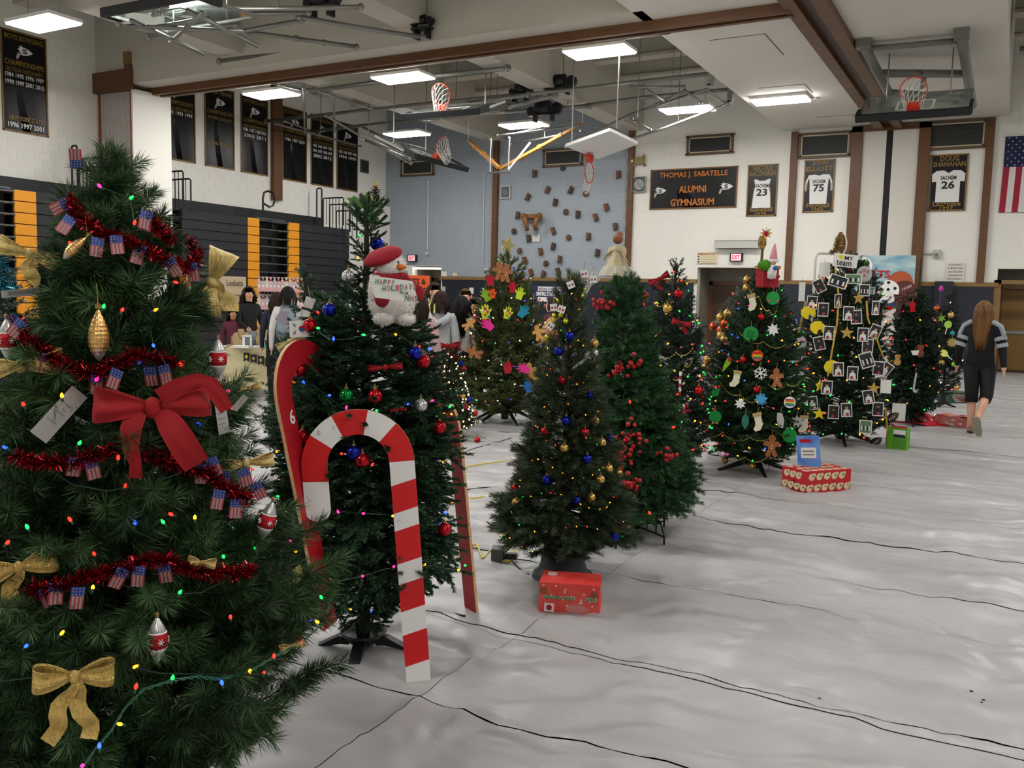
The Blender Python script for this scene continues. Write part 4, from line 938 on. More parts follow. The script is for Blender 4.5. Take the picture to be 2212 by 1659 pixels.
def needle_mats(name, cols, stem='#2c2318', rough=.5):
    return [mat(name + ' needle %d' % i, c, rough, spec=.35) for i, c in enumerate(cols)] + [mat(name + ' stem', stem, .8)]
TREES = {}
def tree(key, label, axis_px, base_y, prof_px, sp, nb, cols, group='Christmas trees', lens_=(.2, .32, .45, .62), trunk=.02, zmin=.12, lean=0.0, pitch=(8, 48), D=None, stemcol='#2c2318', jitter=.12):
    if D is None: b = onZ(axis_px, base_y)
    else: b = atD(axis_px, base_y, D); b[2] = 0
    dep = float(MC[2] @ (b - C0))
    prof = []
    for py, hw in prof_px:
        q = atD(axis_px, py, dep); prof.append((q[2], hw * dep / FPX))
    prof.sort()
    t = thing('christmas_tree', label, 'tree', (b[0], b[1], 0), 0, group)
    ms = needle_mats(key, cols, stemcol); top = prof[-1][0]
    var = [[branch_mesh(l, sp, 10 * i + j).mesh('branch', ms) for j in range(3)] for i, l in enumerate(lens_)]
    zs = np.linspace(prof[0][0], top, 200); wgt = np.array([interp(prof, z) + .06 for z in zs]); cdf = np.cumsum(wgt) / wgt.sum()
    lx = lean / max(top, .1)
    MB().tube([(0, 0, .04), (lx * top * .5, 0, top * .5), (lx * top, 0, top - .05)], [trunk, trunk * .8, trunk * .3], 8).build('trunk', mat('trunk ' + key, '#241c15', .9), t)
    g = np.random.default_rng(len(key) * 7 + nb)
    for i in range(nb):
        u = (i + .5) / nb; z = float(np.interp(u, cdf, zs)); az = i * 2.39996 + g.uniform(-.3, .3)
        L_ = max(.07, interp(prof, z) * g.uniform(1 - jitter * 1.6, 1 + jitter)); f_ = (z - prof[0][0]) / max(.1, top - prof[0][0])
        pt = R(pitch[0] + (pitch[1] - pitch[0]) * f_ ** 1.5 + g.uniform(-9, 9))
        if f_ > .96: pt = R(g.uniform(60, 88))
        L_ = max(.06, L_ / max(.5, math.cos(pt)))
        zb = max(zmin, z - L_ * math.sin(pt)); j = min(range(len(lens_)), key=lambda q: abs(lens_[q] - L_))
        o = link('branch', var[j][i % 3], t, (lx * zb, 0, zb))
        s_ = L_ / lens_[j]; sc = max(.75 if L_ > .12 else .45, min(1.3, s_))
        o.rotation_euler = (g.uniform(-.3, .3), -pt, az); o.scale = (s_, sc, sc)
    TREES[key] = dict(root=t, x=b[0], y=b[1], prof=prof, lx=lx, D=dep, top=top)
    return t
PINE = dict(needle=(.058, .0023, 2000, 60), twig=.12, tpm=11, spread=(25, 65), elev=(-30, 45), curl=.16, sag=.10, mix=(.5, .28, .22))
FIR = dict(needle=(.026, .0042, 1150, 55), twig=.13, tpm=34, spread=(30, 60), elev=(-30, 15), curl=.02, flat=.6)
NAT = dict(needle=(.022, .0034, 1000, 60), twig=.13, tpm=34, spread=(30, 60), elev=(-15, 25), curl=.1)
SOFT = dict(needle=(.045, .0024, 900, 40), twig=.13, tpm=30, spread=(20, 45), elev=(-15, 30), curl=.1)
TIN = dict(needle=(.03, .0034, 1000, 62), twig=.14, tpm=34, spread=(30, 65), elev=(-30, 20), curl=.0)
FAR = dict(needle=(.03, .0055, 520, 58), twig=.13, tpm=30, spread=(30, 60), elev=(-20, 20), curl=.08)
tree('long', 'large long-needled pine with gold bows and red flag tinsel', 264, 700,
     [(352, 16), (395, 26), (430, 66), (470, 90), (520, 108), (570, 132), (650, 152), (730, 172), (810, 205), (900, 240), (1000, 275), (1100, 295), (1180, 335), (1260, 378), (1400, 395), (1480, 415), (1550, 300), (1650, 190), (1720, 120)],
     PINE, 290, ('#2c4a24', '#49693c', '#1b2c16'), lens_=(.16, .3, .44, .58), D=2.55, trunk=.03, pitch=(4, 40), jitter=.2, lean=-.03)
tree('snow', 'tall green fir topped with a pinecone, carrying a plush snowman', 785, 1402,
     [(435, 8), (480, 12), (540, 20), (590, 38), (650, 86), (720, 140), (850, 182), (1000, 190), (1130, 190), (1230, 215), (1270, 130), (1300, 60), (1345, 50)],
     FIR, 300, ('#28482d', '#3b6140', '#1b3320'), lens_=(.16, .26, .36, .46), pitch=(-14, 40), trunk=.03)
tree('ginger', 'yellowish natural fir hung with gingerbread men and paper gloves', 1090, 912,
     [(540, 4), (575, 38), (620, 56), (660, 74), (720, 86), (780, 102), (850, 108), (875, 88), (890, 40)],
     NAT, 230, ('#566230', '#727e40', '#364020'), lens_=(.2, .35, .5, .62), pitch=(4, 50), trunk=.04)
tree('bell', 'soft-needled green tree with blue and gold balls on a bell stand', 1215, 1250,
     [(602, 4), (650, 20), (700, 28), (760, 36), (830, 56), (900, 74), (960, 90), (1040, 108), (1090, 132), (1140, 156), (1168, 140), (1180, 70)],
     SOFT, 230, ('#34482c', '#55654a', '#222f1f'), lens_=(.14, .24, .34, .44), pitch=(-8, 55), trunk=.03)
tree('angel', 'bright green tinsel-like tree topped with an angel doll', 1372, 1150,
     [(592, 28), (640, 44), (720, 58), (780, 74), (830, 92), (900, 108), (1000, 132), (1060, 148), (1095, 132), (1110, 60)],
     TIN, 240, ('#26522a', '#3b6e3c', '#183619'), lens_=(.2, .32, .42, .52), pitch=(-16, 45), trunk=.03, lean=-.17)
tree('redbow', 'narrow dark tree with a thin bent tip behind the angel tree', 1442, 1020,
     [(562, 3), (590, 14), (640, 38), (720, 60), (800, 76), (880, 86), (960, 92), (1000, 50)],
     FAR, 150, ('#1b3424', '#28442f', '#14251a'), lens_=(.15, .25, .38), trunk=.03)
tree('chimney', 'green tree topped with a red chimney and a lantern', 1632, 1020,
     [(585, 10), (610, 26), (650, 56), (720, 82), (800, 98), (880, 108), (950, 114), (980, 90), (996, 40)],
     NAT, 230, ('#244726', '#376038', '#18301a'), lens_=(.16, .28, .4, .5), pitch=(-4, 48), trunk=.03)
tree('photo', 'dark green tree covered with hanging photo cards', 1815, 955,
     [(548, 16), (580, 46), (620, 74), (700, 88), (800, 98), (880, 104), (920, 100), (945, 50)],
     FAR, 210, ('#1c3522', '#2a482e', '#14261a'), lens_=(.2, .34, .48, .58), trunk=.04)
tree('brownbow', 'dense dark tree topped with a brown ribbon bow', 1962, 918,
     [(624, 8), (650, 26), (700, 44), (760, 52), (820, 56), (870, 54), (893, 28)],
     dict(FAR, needle=(.035, .009, 420, 60)), 170, ('#1a3023', '#29432f', '#13241a'), lens_=(.2, .32, .44), trunk=.03)
tree('lolly', 'small tree with lollipop ornaments and a bare wire tip', 2035, 880,
     [(628, 1.5), (655, 3), (668, 16), (720, 25), (780, 33), (830, 28), (850, 14)],
     FAR, 90, ('#16281e', '#22382a', '#101d16'), lens_=(.12, .2, .26), trunk=.02)
tree('warm', 'small half-height tree wrapped in warm white lights', 975, 945,
     [(748, 5), (790, 20), (840, 36), (890, 48), (912, 52), (928, 26)],
     FAR, 90, ('#26331d', '#364527', '#1b2616'), lens_=(.12, .2, .27), trunk=.02)
tree('tip', 'narrow fir tip showing behind the snowman tree on its left', 662, 1030,
     [(578, 2), (600, 5), (640, 14), (700, 40), (800, 75), (900, 95), (970, 90)],
     FAR, 110, ('#1c3a28', '#2a4d35', '#152b1d'), lens_=(.12, .24, .36), trunk=.02)
tree('frost', 'frosted grey-green tree behind the chimney tree on its left', 1592, 985,
     [(602, 4), (633, 24), (672, 42), (723, 64), (760, 84), (850, 96), (930, 92), (955, 50)],
     FAR, 130, ('#5f6d66', '#7e8a83', '#34473b'), lens_=(.16, .28, .42), trunk=.03)
tree('blue', 'pale frosted tree with blue tinsel behind the pine at left edge', -18, 1290,
     [(520, 14), (570, 46), (640, 70), (720, 105), (850, 140), (1000, 170), (1200, 180)],
     FAR, 130, ('#46584f', '#5f7068', '#2b3d33'), lens_=(.14, .24, .36), trunk=.03)
def on_tree(key, px_, py_, out=.02, k=.93):
    """first point of the sight line that enters the tree's outline"""
    tr = TREES[key]; d = ray(px_, py_); best = None
    for i in range(160):
        s_ = tr['D'] - .95 + i * .012
        p = C0 + d * s_; r = math.hypot(p[0] - tr['x'] - tr['lx'] * p[2], p[1] - tr['y']); e = r - interp(tr['prof'], p[2]) * k - out
        if e < 0: return Vector(p)
        if best is None or r < best[0]: best = (r, p)
    return Vector(best[1])
def ord_(i): return ['', 'second ', 'third ', 'fourth ', 'fifth ', 'sixth ', 'seventh ', 'eighth ', 'ninth ', 'tenth ', 'eleventh ', 'twelfth ', 'thirteenth ', 'fourteenth ', 'fifteenth '][i] if i < 15 else '%dth ' % (i + 1)
def rank(objs, phrase, plural, group=None):
    """one label each, told apart by height on the tree"""
    objs = sorted(objs, key=lambda o: -o.location.z); n = len(objs)
    for i, o in enumerate(objs):
        o['label'] = phrase if n == 1 else '%s, %s of its %d %s' % (phrase, 'lowest' if i == n - 1 else ord_(i) + 'highest', n, plural)
        if n > 1: o['group'] = group or (plural + ' on ' + phrase.split(' on ', 1)[-1])
# ---- stands
def tripod(key, label, n=4, l=.3, col='#141416', hub=.05, z=.13, ang=0.3):
    tr = TREES[key]; m = mat('stand plastic', col, .45)
    t = MB().tube([(0, 0, .05), (0, 0, z + .16)], hub, 10).build('stand', m, tr['root']); t['label'] = label
    for i in range(n):
        a = ang + i * 2 * math.pi / n; c, s_ = math.cos(a), math.sin(a)
        mb = MB(); mb.tube([(c * .03, s_ * .03, z + .02), (c * l * .5, s_ * l * .5, z * .62), (c * l, s_ * l, .014)], [.03, .024, .014], 6); mb.build('leg', m, t)
    return t
tripod('ginger', 'black four-legged stand under the gingerbread fir', 5, .42, z=.2, ang=.6)
tripod('chimney', 'black splayed plastic stand under the chimney tree', 4, .36, z=.12, ang=.5)
tripod('photo', 'dark stand hidden under the photo tree', 4, .4, z=.12)
tripod('brownbow', 'dark stand under the brown-bow tree', 4, .3, z=.1)
tripod('lolly', 'low stand under the lollipop tree', 3, .2, z=.08)
tripod('warm', 'low stand under the small warm-lit tree', 3, .16, z=.06); tripod('redbow', 'stand under the narrow dark tree', 4, .3); tripod('tip', 'stand under the fir behind the snowman tree', 4, .3); tripod('frost', 'stand under the frosted tree', 4, .3)
tripod('blue', 'stand under the pale tree at left edge', 4, .3); tripod('long', 'stand under the large pine', 4, .35)
# water-bowl stand of the snowman tree
tr = TREES['snow']; m = mat('stand plastic', '#141416', .45)
t = MB().lathe([(.04, .03), (.06, .035), (.09, .06), (.105, .085), (.098, .087), (.08, .065), (.03, .06), (0, .06)], 28).build('stand', m, tr['root'], smooth=True); t['label'] = 'black bowl-shaped stand with flat legs'
MB().tube([(0, 0, .06), (0, 0, .3)], .03, 10).build('collar', m, t)
for a in (-.3, 1.27, 2.84, 4.41):
    c, s_ = math.cos(a - .8), math.sin(a - .8); M = Matrix.Rotation(a - .8, 4, 'Z')
    MB().add([(.06, -.03, .06), (.06, .03, .06), (.11, .025, .065), (.11, -.025, .065), (.23, .025, .004), (.23, -.025, .004), (.06, -.03, .03), (.06, .03, .03), (.1, .025, .03), (.1, -.025, .03)],
             [(0, 3, 2, 1), (3, 5, 4, 2), (6, 7, 8, 9), (9, 8, 4, 5), (0, 6, 9, 3), (3, 9, 5), (1, 2, 8, 7), (2, 4, 8), (0, 1, 7, 6)], 0, M).build('leg', m, t)
# bell stand
tr = TREES['bell']; m = mat('bell plastic', '#26323a', .5, noise=(5, .2))
t = MB().lathe([(.17, .0), (.175, .015), (.168, .03), (.14, .06), (.128, .1), (.124, .16), (.122, .165), (.118, .17), (.105, .24), (.085, .3), (.055, .345), (.03, .36), (0, .36)], 36).build('stand', m, tr['root'], smooth=True); t['label'] = 'dark blue-grey bell-shaped stand'
MB().lathe([(.127, .148), (.131, .153), (.127, .158)], 32).build('bead_ring', m, t); MB().lathe([(.166, .032), (.171, .037), (.163, .042)], 32).build('bead_ring', m, t)
MB().tube([(0, 0, .34), (0, 0, .5)], .03, 10).build('socket', m, t)
# wire stand of the angel tree
tr = TREES['angel']; m = mat('stand wire', '#18181a', .4, metal=.4)
t = MB().tube([(0, 0, .03), (0, 0, .38)], .03, 10).build('stand', m, tr['root']); t['label'] = 'black wire-frame stand'
q0 = np.array([tr['x'], tr['y'], 0])
for a, b in ((1434, 1182), (1434, 1146), (1330, 1190), (1335, 1120)):
    e = Vector(onZ(a, b) - q0); e.z = .012; d = e.normalized()
    MB().tube([(0, 0, .2), d * (e.length * .55) + Vector((0, 0, .17)), d * (e.length * .88) + Vector((0, 0, .13)), e + Vector((0, 0, .06)), e], .007, 6).build('leg', m, t)
    MB().tube([(0, 0, .05), e + Vector((0, 0, .055))], .006, 6).build('brace', m, t)
    for f_ in (.4, .72): MB().tube([e * f_ + Vector((0, 0, .052)), e * f_ + Vector((0, 0, .172 - .04 * (f_ > .6)))], .006, 5).build('rung', m, t)
# ================================================================ lights, tinsel, ornaments
BC = {k: emit('bulb ' + k, c, s_, False) for k, c, s_ in (('red', '#ff2018', 5), ('green', '#18ff50', 3.5), ('blue', '#2040ff', 6), ('amber', '#ff8a18', 6), ('pink', '#ff2070', 5), ('white', '#ffdca0', 9))}
sock = mat('light socket', '#1f4a38', .5); wirem = mat('green wire', '#1d3d2c', .5)
BM = {}
def bulb_mesh(c, r):
    if (c, r) not in BM:
        BM[(c, r)] = MB().lathe([(r * .6, -.4 * r), (r, r * .6), (r * .8, r * 1.8), (0, r * 2.8)], 6, 0).lathe([(r * .75, -2.6 * r), (r * .75, -.4 * r)], 5, 1).mesh('bulb', [BC[c], sock], True)
    return BM[(c, r)]
def string_pts(t, P, cols, r, every, g):
    """bulbs along a wire given as points"""
    seg = [0]
    for a, b in zip(P, P[1:]): seg.append(seg[-1] + (b - a).length)
    n = max(1, int(seg[-1] / every)); i = 0
    for k in range(n):
        d = (k + .5) * seg[-1] / n
        while i < len(P) - 2 and seg[i + 1] < d: i += 1
        p = P[i].lerp(P[i + 1], (d - seg[i]) / max(1e-6, seg[i + 1] - seg[i]))
        o = link('bulb', bulb_mesh(cols[int(g.integers(len(cols)))], r), t, p)
        o.rotation_euler = (g.uniform(-1.4, 1.4), g.uniform(-1.4, 1.4), g.uniform(0, 6))
def light_string(key, label, turns, cols, r=.006, every=.12, k=.93, wr=.0022, seed=1, z0=None, z1=None):
    tr = TREES[key]; g = np.random.default_rng(seed); zt = z1 or tr['top'] - .06; zb = z0 or tr['prof'][0][0] + .05
    t = thing('light_string', label, 'string lights', (tr['x'], tr['y'], 0)); P = []
    n = int(turns * 26)
    for i in range(n + 1):
        f_ = (i / n) ** .8; z = zt + (zb - zt) * f_ + .035 * math.sin(i * .9 + seed); a = i / n * turns * 2 * math.pi + seed
        rr = max(.02, interp(tr['prof'], z) * k * g.uniform(.88, 1.06)); P.append(Vector((tr['lx'] * z + rr * math.cos(a), rr * math.sin(a), z)))
    MB().tube(P, wr, 3).build('wire', wirem, t)
    string_pts(t, P, cols, r, every, g); return t
MIX = ['red', 'green', 'blue', 'amber', 'red', 'amber', 'pink']
light_string('snow', 'multicolour light string wound round the snowman tree', 7, MIX, .0055, .13, .98, seed=2)
light_string('ginger', 'multicolour light string wound round the gingerbread fir', 7, ['red', 'white', 'blue', 'white', 'green'], .006, .17, .97, seed=3)
light_string('redbow', 'multicolour light string on the narrow dark tree', 7, ['red', 'green', 'green', 'amber'], .0075, .13, 1.0, seed=4)
light_string('chimney', 'multicolour light string wound round the chimney tree', 8, MIX + ['green'], .0062, .15, .99, seed=5)
light_string('photo', 'multicolour light string wound round the photo tree', 8, ['red', 'red', 'green', 'amber'], .008, .22, .99, seed=6)
light_string('brownbow', 'red and green light string on the brown-bow tree', 5, ['red', 'green', 'amber', 'red'], .009, .28, 1.0, seed=7)
light_string('warm', 'warm white light string on the small half-height tree', 9, ['white'], .0075, .085, 1.0, seed=8)
light_string('frost', 'multicolour light string on the frosted tree', 4, ['red', 'amber', 'pink', 'red'], .008, .3, 1.0, seed=9)
light_string('bell', 'small multicolour light string on the bell-stand tree', 8, ['amber', 'amber', 'red', 'green', 'amber'], .003, .06, .93, seed=11)
light_string('angel', 'sparse red light string on the angel tree', 2, ['red'], .008, .35, 1.0, seed=12)
light_string('lolly', 'few coloured lights on the lollipop tree', 3, ['pink', 'green', 'white'], .008, .3, 1.0, seed=13)
light_string('long', 'multicolour light string wound round the large pine', 5, MIX, .0046, .34, .99, .0022, seed=21, z0=.55)
# the loose strand across the lower front of the pine
def at_long(px_, py_, out=.0): return on_tree('long', px_, py_, .03 + out, 1.0)
t = thing('light_string', 'loose green-wired light strand sagging across the lower pine', 'string lights', (0, 0, 0))
P = [at_long(a, b, .02) for a, b in ((715, 1290), (700, 1345), (655, 1385), (600, 1415), (540, 1450), (480, 1468), (425, 1462), (372, 1470), (310, 1490), (270, 1530), (240, 1580), (205, 1620), (175, 1665))]
mb = MB()
for ph in (0, math.pi):
    Q = []
    for i in range(len(P) - 1):
        for k in range(8):
            a = (i * 8 + k) * 1.3 + ph; Q.append(P[i].lerp(P[i + 1], k / 8) + Vector((math.cos(a), math.sin(a), math.sin(a))) * .0025)
    mb.tube(Q, .002, 4)
mb.build('wire', mat('visible green wire', '#2c5f4a', .5), t)
for (a, b), c in zip(((695, 1292), (688, 1345), (648, 1390), (592, 1420), (540, 1452), (480, 1478), (372, 1468), (293, 1487), (262, 1565), (215, 1615), (177, 1655)), ('green', 'amber', 'pink', 'red', 'amber', 'blue', 'green', 'red', 'amber', 'blue', 'pink')):
    o = link('bulb', bulb_mesh(c, .0046), t, at_long(a, b, .03)); o.rotation_euler = (RG.uniform(-1, 1), RG.uniform(-1, 1), 0)
t = thing('light_string', 'green-wired lights near the top of the large pine', 'string lights', (0, 0, 0))
TOPB = (((217, 404), 'pink'), ((281, 429), 'green'), ((290, 484), 'red'), ((333, 671), 'amber'), ((223, 665), 'green'), ((263, 672), 'red'), ((332, 748), 'blue'), ((360, 915), 'red'), ((134, 858), 'amber'), ((52, 876), 'red'), ((207, 822), 'pink'), ((433, 918), 'blue'), ((502, 883), 'red'), ((541, 842), 'amber'), ((398, 842), 'pink'), ((60, 1141), 'green'), ((153, 1125), 'red'), ((291, 1133), 'blue'), ((354, 1130), 'green'), ((372, 1112), 'red'), ((421, 1121), 'amber'), ((14, 1175), 'red'), ((204, 1198), 'red'), ((200, 1272), 'amber'), ((132, 1370), 'amber'), ((55, 1397), 'blue'), ((498, 1335), 'red'), ((483, 1204), 'green'), ((543, 1040), 'pink'), ((255, 992), 'red'), ((170, 960), 'green'), ((393, 790), 'red'))
P = [at_long(a, b, .0) for (a, b), c in TOPB[:15]]
MB().tube(P[:3], .002, 4).build('wire', wirem, t); MB().tube([P[3], P[3] + Vector((-.02, 0, -.04)), P[6], P[6] + Vector((.05, 0, -.05))], .002, 4).build('wire', wirem, t)
for (a, b), c in TOPB:
    o = link('bulb', bulb_mesh(c, .0044), t, at_long(a, b, .012)); o.rotation_euler = (RG.uniform(-1, 1), RG.uniform(-1, 1), 0)
# ---- red tinsel garlands with little flags
tin = [mat('red tinsel %d' % i, c, .16, metal=.85) for i, c in enumerate(('#8e0e1a', '#c41c28', '#4f070f'))]
def tinsel_mesh(P, r, dens, mats, name, parent, seed, w_=.003):
    g = np.random.default_rng(seed); mb = MB()
    for a, b in zip(P, P[1:]):
        ax = np.array(b - a); l = np.linalg.norm(ax); n = int(l * dens)
        if n < 1: continue
        t = g.uniform(0, 1, (n, 1)); d = g.normal(0, 1, (n, 3)); d /= np.linalg.norm(d, axis=1)[:, None]
        base = np.array(a) + ax * t; tip = base + d * r * g.uniform(.6, 1.1, (n, 1)); s_ = np.cross(d, g.normal(0, 1, (n, 3))); s_ /= np.linalg.norm(s_, axis=1)[:, None]; s_ *= w_ / 2
        V = np.stack([base - s_, base + s_, tip + s_ * .6, tip - s_ * .6], 1).reshape(-1, 3); o = len(mb.v)
        mb.v.extend(map(tuple, V.tolist())); mb.f.extend([[o + 4 * i, o + 4 * i + 1, o + 4 * i + 2, o + 4 * i + 3] for i in range(n)]); mb.m.extend(g.integers(len(mats), size=n).tolist())
    o = mb.build(name, mats, parent); o['kind'] = 'stuff'; return o
fl_b, fl_r, fl_w = mat('foil blue', '#1d3a82', .35, metal=.3), mat('foil red', '#983838', .35, metal=.2), mat('foil white', '#918386', .35)
FM = None
def flag_meshes():
    b = MB().span((-.016, -.0005, -.022), (.016, .0005, 0), 0)
    for i in range(4):
        for j in range(3): b.box((-.012 + i * .008, -.0008, -.004 - j * .007), (.003, .0006, .003), 2)
    for i in range(7): b.span((-.016 + i * .00457, -.0005, -.052), (-.016 + (i + 1) * .00457, .0005, -.022), 1 if i % 2 == 0 else 2)
    return b.mesh('flag', [fl_b, fl_r, fl_w])
FM = flag_meshes()
def flag_garland(label, pts, flags, seed):
    P = [at_long(a, b, .015) for a, b in pts]; t = thing('tinsel_garland', label, 'garland', P[0]); o0 = P[0]; Q = []
    for i in range(len(P) - 1):
        for k in range(4): Q.append(P[i].lerp(P[i + 1], k / 4) - o0 + Vector((0, 0, -.006 * math.sin(k * .8))))
    Q.append(P[-1] - o0)
    tinsel_mesh(Q, .028, 4200, tin, 'tinsel', t, seed)
    MB().tube(Q, .002, 4).build('core', tin[2], t)
    for a, b, ang in flags:
        p = at_long(a, b - 22, .02); o = link('flag', FM, t, p - o0)
        d = Vector((-p.x, -p.y, 0)); o.rotation_euler = (RG.uniform(-.3, .3), R(ang), math.atan2(d.y, d.x) + math.pi / 2 + RG.uniform(-.4, .4))
flag_garland('red tinsel garland with little flags, topmost loop on the pine', [(155, 425), (165, 460), (190, 480), (225, 505), (280, 520), (330, 545), (380, 570), (415, 575), (425, 545), (410, 520)], [(165, 385, 180), (147, 460, 60), (155, 490, 30), (212, 535, 8), (250, 530, -6), (305, 552, 15), (362, 580, -30), (413, 590, -10), (318, 480, 10)], 1)
flag_garland('red tinsel strand slanting behind the pine top', [(322, 470), (345, 495), (372, 515)], [(317, 478, 15)], 9)
flag_garland('red tinsel garland with little flags, second loop on the pine', [(40, 690), (60, 730), (105, 765), (150, 790), (205, 805), (245, 785), (290, 765), (335, 770), (380, 785)], [(20, 705, -30), (50, 715, 40), (105, 785, 10), (255, 820, 25), (322, 815, -5), (352, 810, -15), (210, 830, 0)], 2)
flag_garland('red tinsel garland with little flags, third loop on the pine', [(30, 985), (120, 1000), (200, 985), (270, 955), (330, 985), (400, 1005), (450, 1020), (500, 1060), (540, 1075)], [(165, 1010, 10), (195, 1015, -12), (440, 1025, 10), (455, 1010, -20), (485, 1040, 0), (525, 1035, -15), (510, 1100, 5), (550, 1065, -25), (475, 1080, 8)], 3)
flag_garland('red tinsel garland with little flags, lowest loop on the pine', [(60, 1270), (130, 1265), (190, 1240), (250, 1230), (320, 1205), (370, 1210), (430, 1235), (490, 1235), (545, 1230)], [(122, 1280, 3), (95, 1290, -15), (170, 1290, 12), (268, 1250, 28), (300, 1245, 4), (353, 1240, -6)], 4)
# blue tinsel on the pale tree
tr = TREES['blue']; t = thing('tinsel_garland', 'bright blue tinsel heaped on the pale tree at left edge', 'garland', (tr['x'], tr['y'], 0)); Q = []
for i in range(40):
    z = tr['top'] - .02 - i * .006; a = i * .9; r = interp(tr['prof'], z) * .95; Q.append(Vector((r * math.cos(a), r * math.sin(a), z)))
tinsel_mesh(Q, .05, 900, [mat('blue tinsel %d' % i, c, .18, metal=.8) for i, c in enumerate(('#1f86a8', '#5fc3d8', '#0f4f6e'))], 'tinsel', t, 5, .004)
# ---- round ornaments
foil = {k: mat('ball ' + k, c, .12, metal=.75, spec=.6) for k, c in (('red', '#c01420'), ('blue', '#12249c'), ('gold', '#c9a258'), ('silver', '#c8c8cc'), ('green', '#0f8a3c'), ('yellow', '#c4c02a'), ('orange', '#d8582c'), ('copper', '#b06a40'), ('teal', '#1f9fb4'), ('lime', '#7fc83a'))}
capm = mat('ornament cap', '#a08a50', .3, metal=.8)
BAL = {}
def ball(key, c, px_, py_, r, cat='ornament', name='ball_ornament', ridged=False):
    p = on_tree(key, px_, py_, r * .6 + .005, .97); t = thing(name, None, cat, p)
    kk = (c, round(r, 4))
    if kk not in BAL:
        b = MB().sph((0, 0, 0), r, 18, 12)
        BAL[kk] = (b.mesh('sphere', foil[c], True), MB().lathe([(r * .26, 0), (r * .26, r * .3), (r * .1, r * .34), (0, r * .36)], 10).mesh('cap', capm))
    link('sphere', BAL[kk][0], t); link('cap', BAL[kk][1], t, (0, 0, r * .92))
    MB().tube([(0, 0, r * 1.25), (r * .12, 0, r * 1.5), (0, 0, r * 1.75), (-r * .12, 0, r * 1.5), (0, 0, r * 1.25)], max(.0012, r * .05), 4).build('hook', capm, t)
    return t
def balls(key, c, pts, r, who, word='ball'):
    rank([ball(key, c, a, b, r) for a, b in pts], 'shiny %s %s on the %s' % (c, word, who), '%s %ss' % (c, word))
balls('snow', 'red', [(670, 703), (646, 799), (810, 856), (914, 781), (654, 944), (960, 1143), (949, 923), (783, 995)], .030, 'snowman tree')
balls('snow', 'blue', [(712, 670), (897, 763), (814, 526), (764, 978)], .030, 'snowman tree')
balls('snow', 'silver', [(752, 597), (909, 876)], .028, 'snowman tree'); balls('snow', 'green', [(748, 854)], .028, 'snowman tree')
balls('bell', 'blue', [(1230, 726), (1207, 759), (1274, 855), (1223, 909), (1316, 946), (1181, 1037), (1245, 1080), (1268, 992), (1327, 1158)], .027, 'bell-stand tree')
balls('bell', 'red', [(1214, 821), (1178, 932), (1263, 934), (1111, 1057)], .026, 'bell-stand tree')
balls('bell', 'gold', [(1284, 742), (1284, 789), (1219, 968), (1300, 956), (1285, 909), (1315, 1012), (1336, 1022), (1297, 1036), (1277, 1075), (1115, 1085)], .025, 'bell-stand tree')
balls('bell', 'silver', [(1285, 762)], .02, 'bell-stand tree')
balls('bell', 'yellow', [(1259, 625), (1256, 640), (1207, 649), (1198, 682), (1222, 694), (1182, 729), (1212, 681)], .016, 'bell-stand tree', 'jingle bell')
balls('redbow', 'red', [(1465, 635), (1509, 843), (1392, 640)], .04, 'narrow dark tree'); balls('redbow', 'gold', [(1442, 667)], .045, 'narrow dark tree')
balls('chimney', 'red', [(1644, 685), (1605, 777), (1634, 842)], .03, 'chimney tree'); balls('chimney', 'gold', [(1625, 1006), (1566, 994), (1612, 622), (1613, 605)], .035, 'chimney tree')
balls('frost', 'gold', [(1571, 678), (1556, 686), (1557, 725), (1564, 733), (1528, 778), (1524, 795)], .045, 'frosted tree'); balls('frost', 'orange', [(1564, 699), (1556, 714), (1540, 705)], .04, 'frosted tree')
balls('warm', 'red', [(1002, 798), (955, 811), (1005, 878), (1026, 893), (961, 895)], .034, 'small warm-lit tree'); balls('warm', 'blue', [(996, 785), (968, 858), (1014, 864), (947, 824)], .034, 'small warm-lit tree'); balls('warm', 'silver', [(984, 845), (953, 779), (1036, 913)], .03, 'small warm-lit tree'); balls('warm', 'gold', [(1000, 856)], .03, 'small warm-lit tree')
balls('lolly', 'gold', [(2054, 681), (2034, 783), (2065, 838)], .05, 'lollipop tree'); balls('lolly', 'orange', [(2024, 667)], .05, 'lollipop tree'); balls('lolly', 'lime', [(2060, 787), (2027, 711)], .04, 'lollipop tree'); balls('lolly', 'teal', [(2057, 720)], .04, 'lollipop tree')
t = thing('ball_ornament', 'red ball ornament lying on the floor sheet', 'ornament', onZ(1031, 957) + np.array([0, 0, .036])); link('sphere', MB().sph((0, 0, 0), .036, 18, 12).mesh('sphere', foil['red'], True), t); MB().lathe([(.01, 0), (.01, .01)], 8, 0, Matrix.Rotation(1.3, 4, 'X') @ Matrix.Translation((0, 0, .034))).build('cap', capm, t)
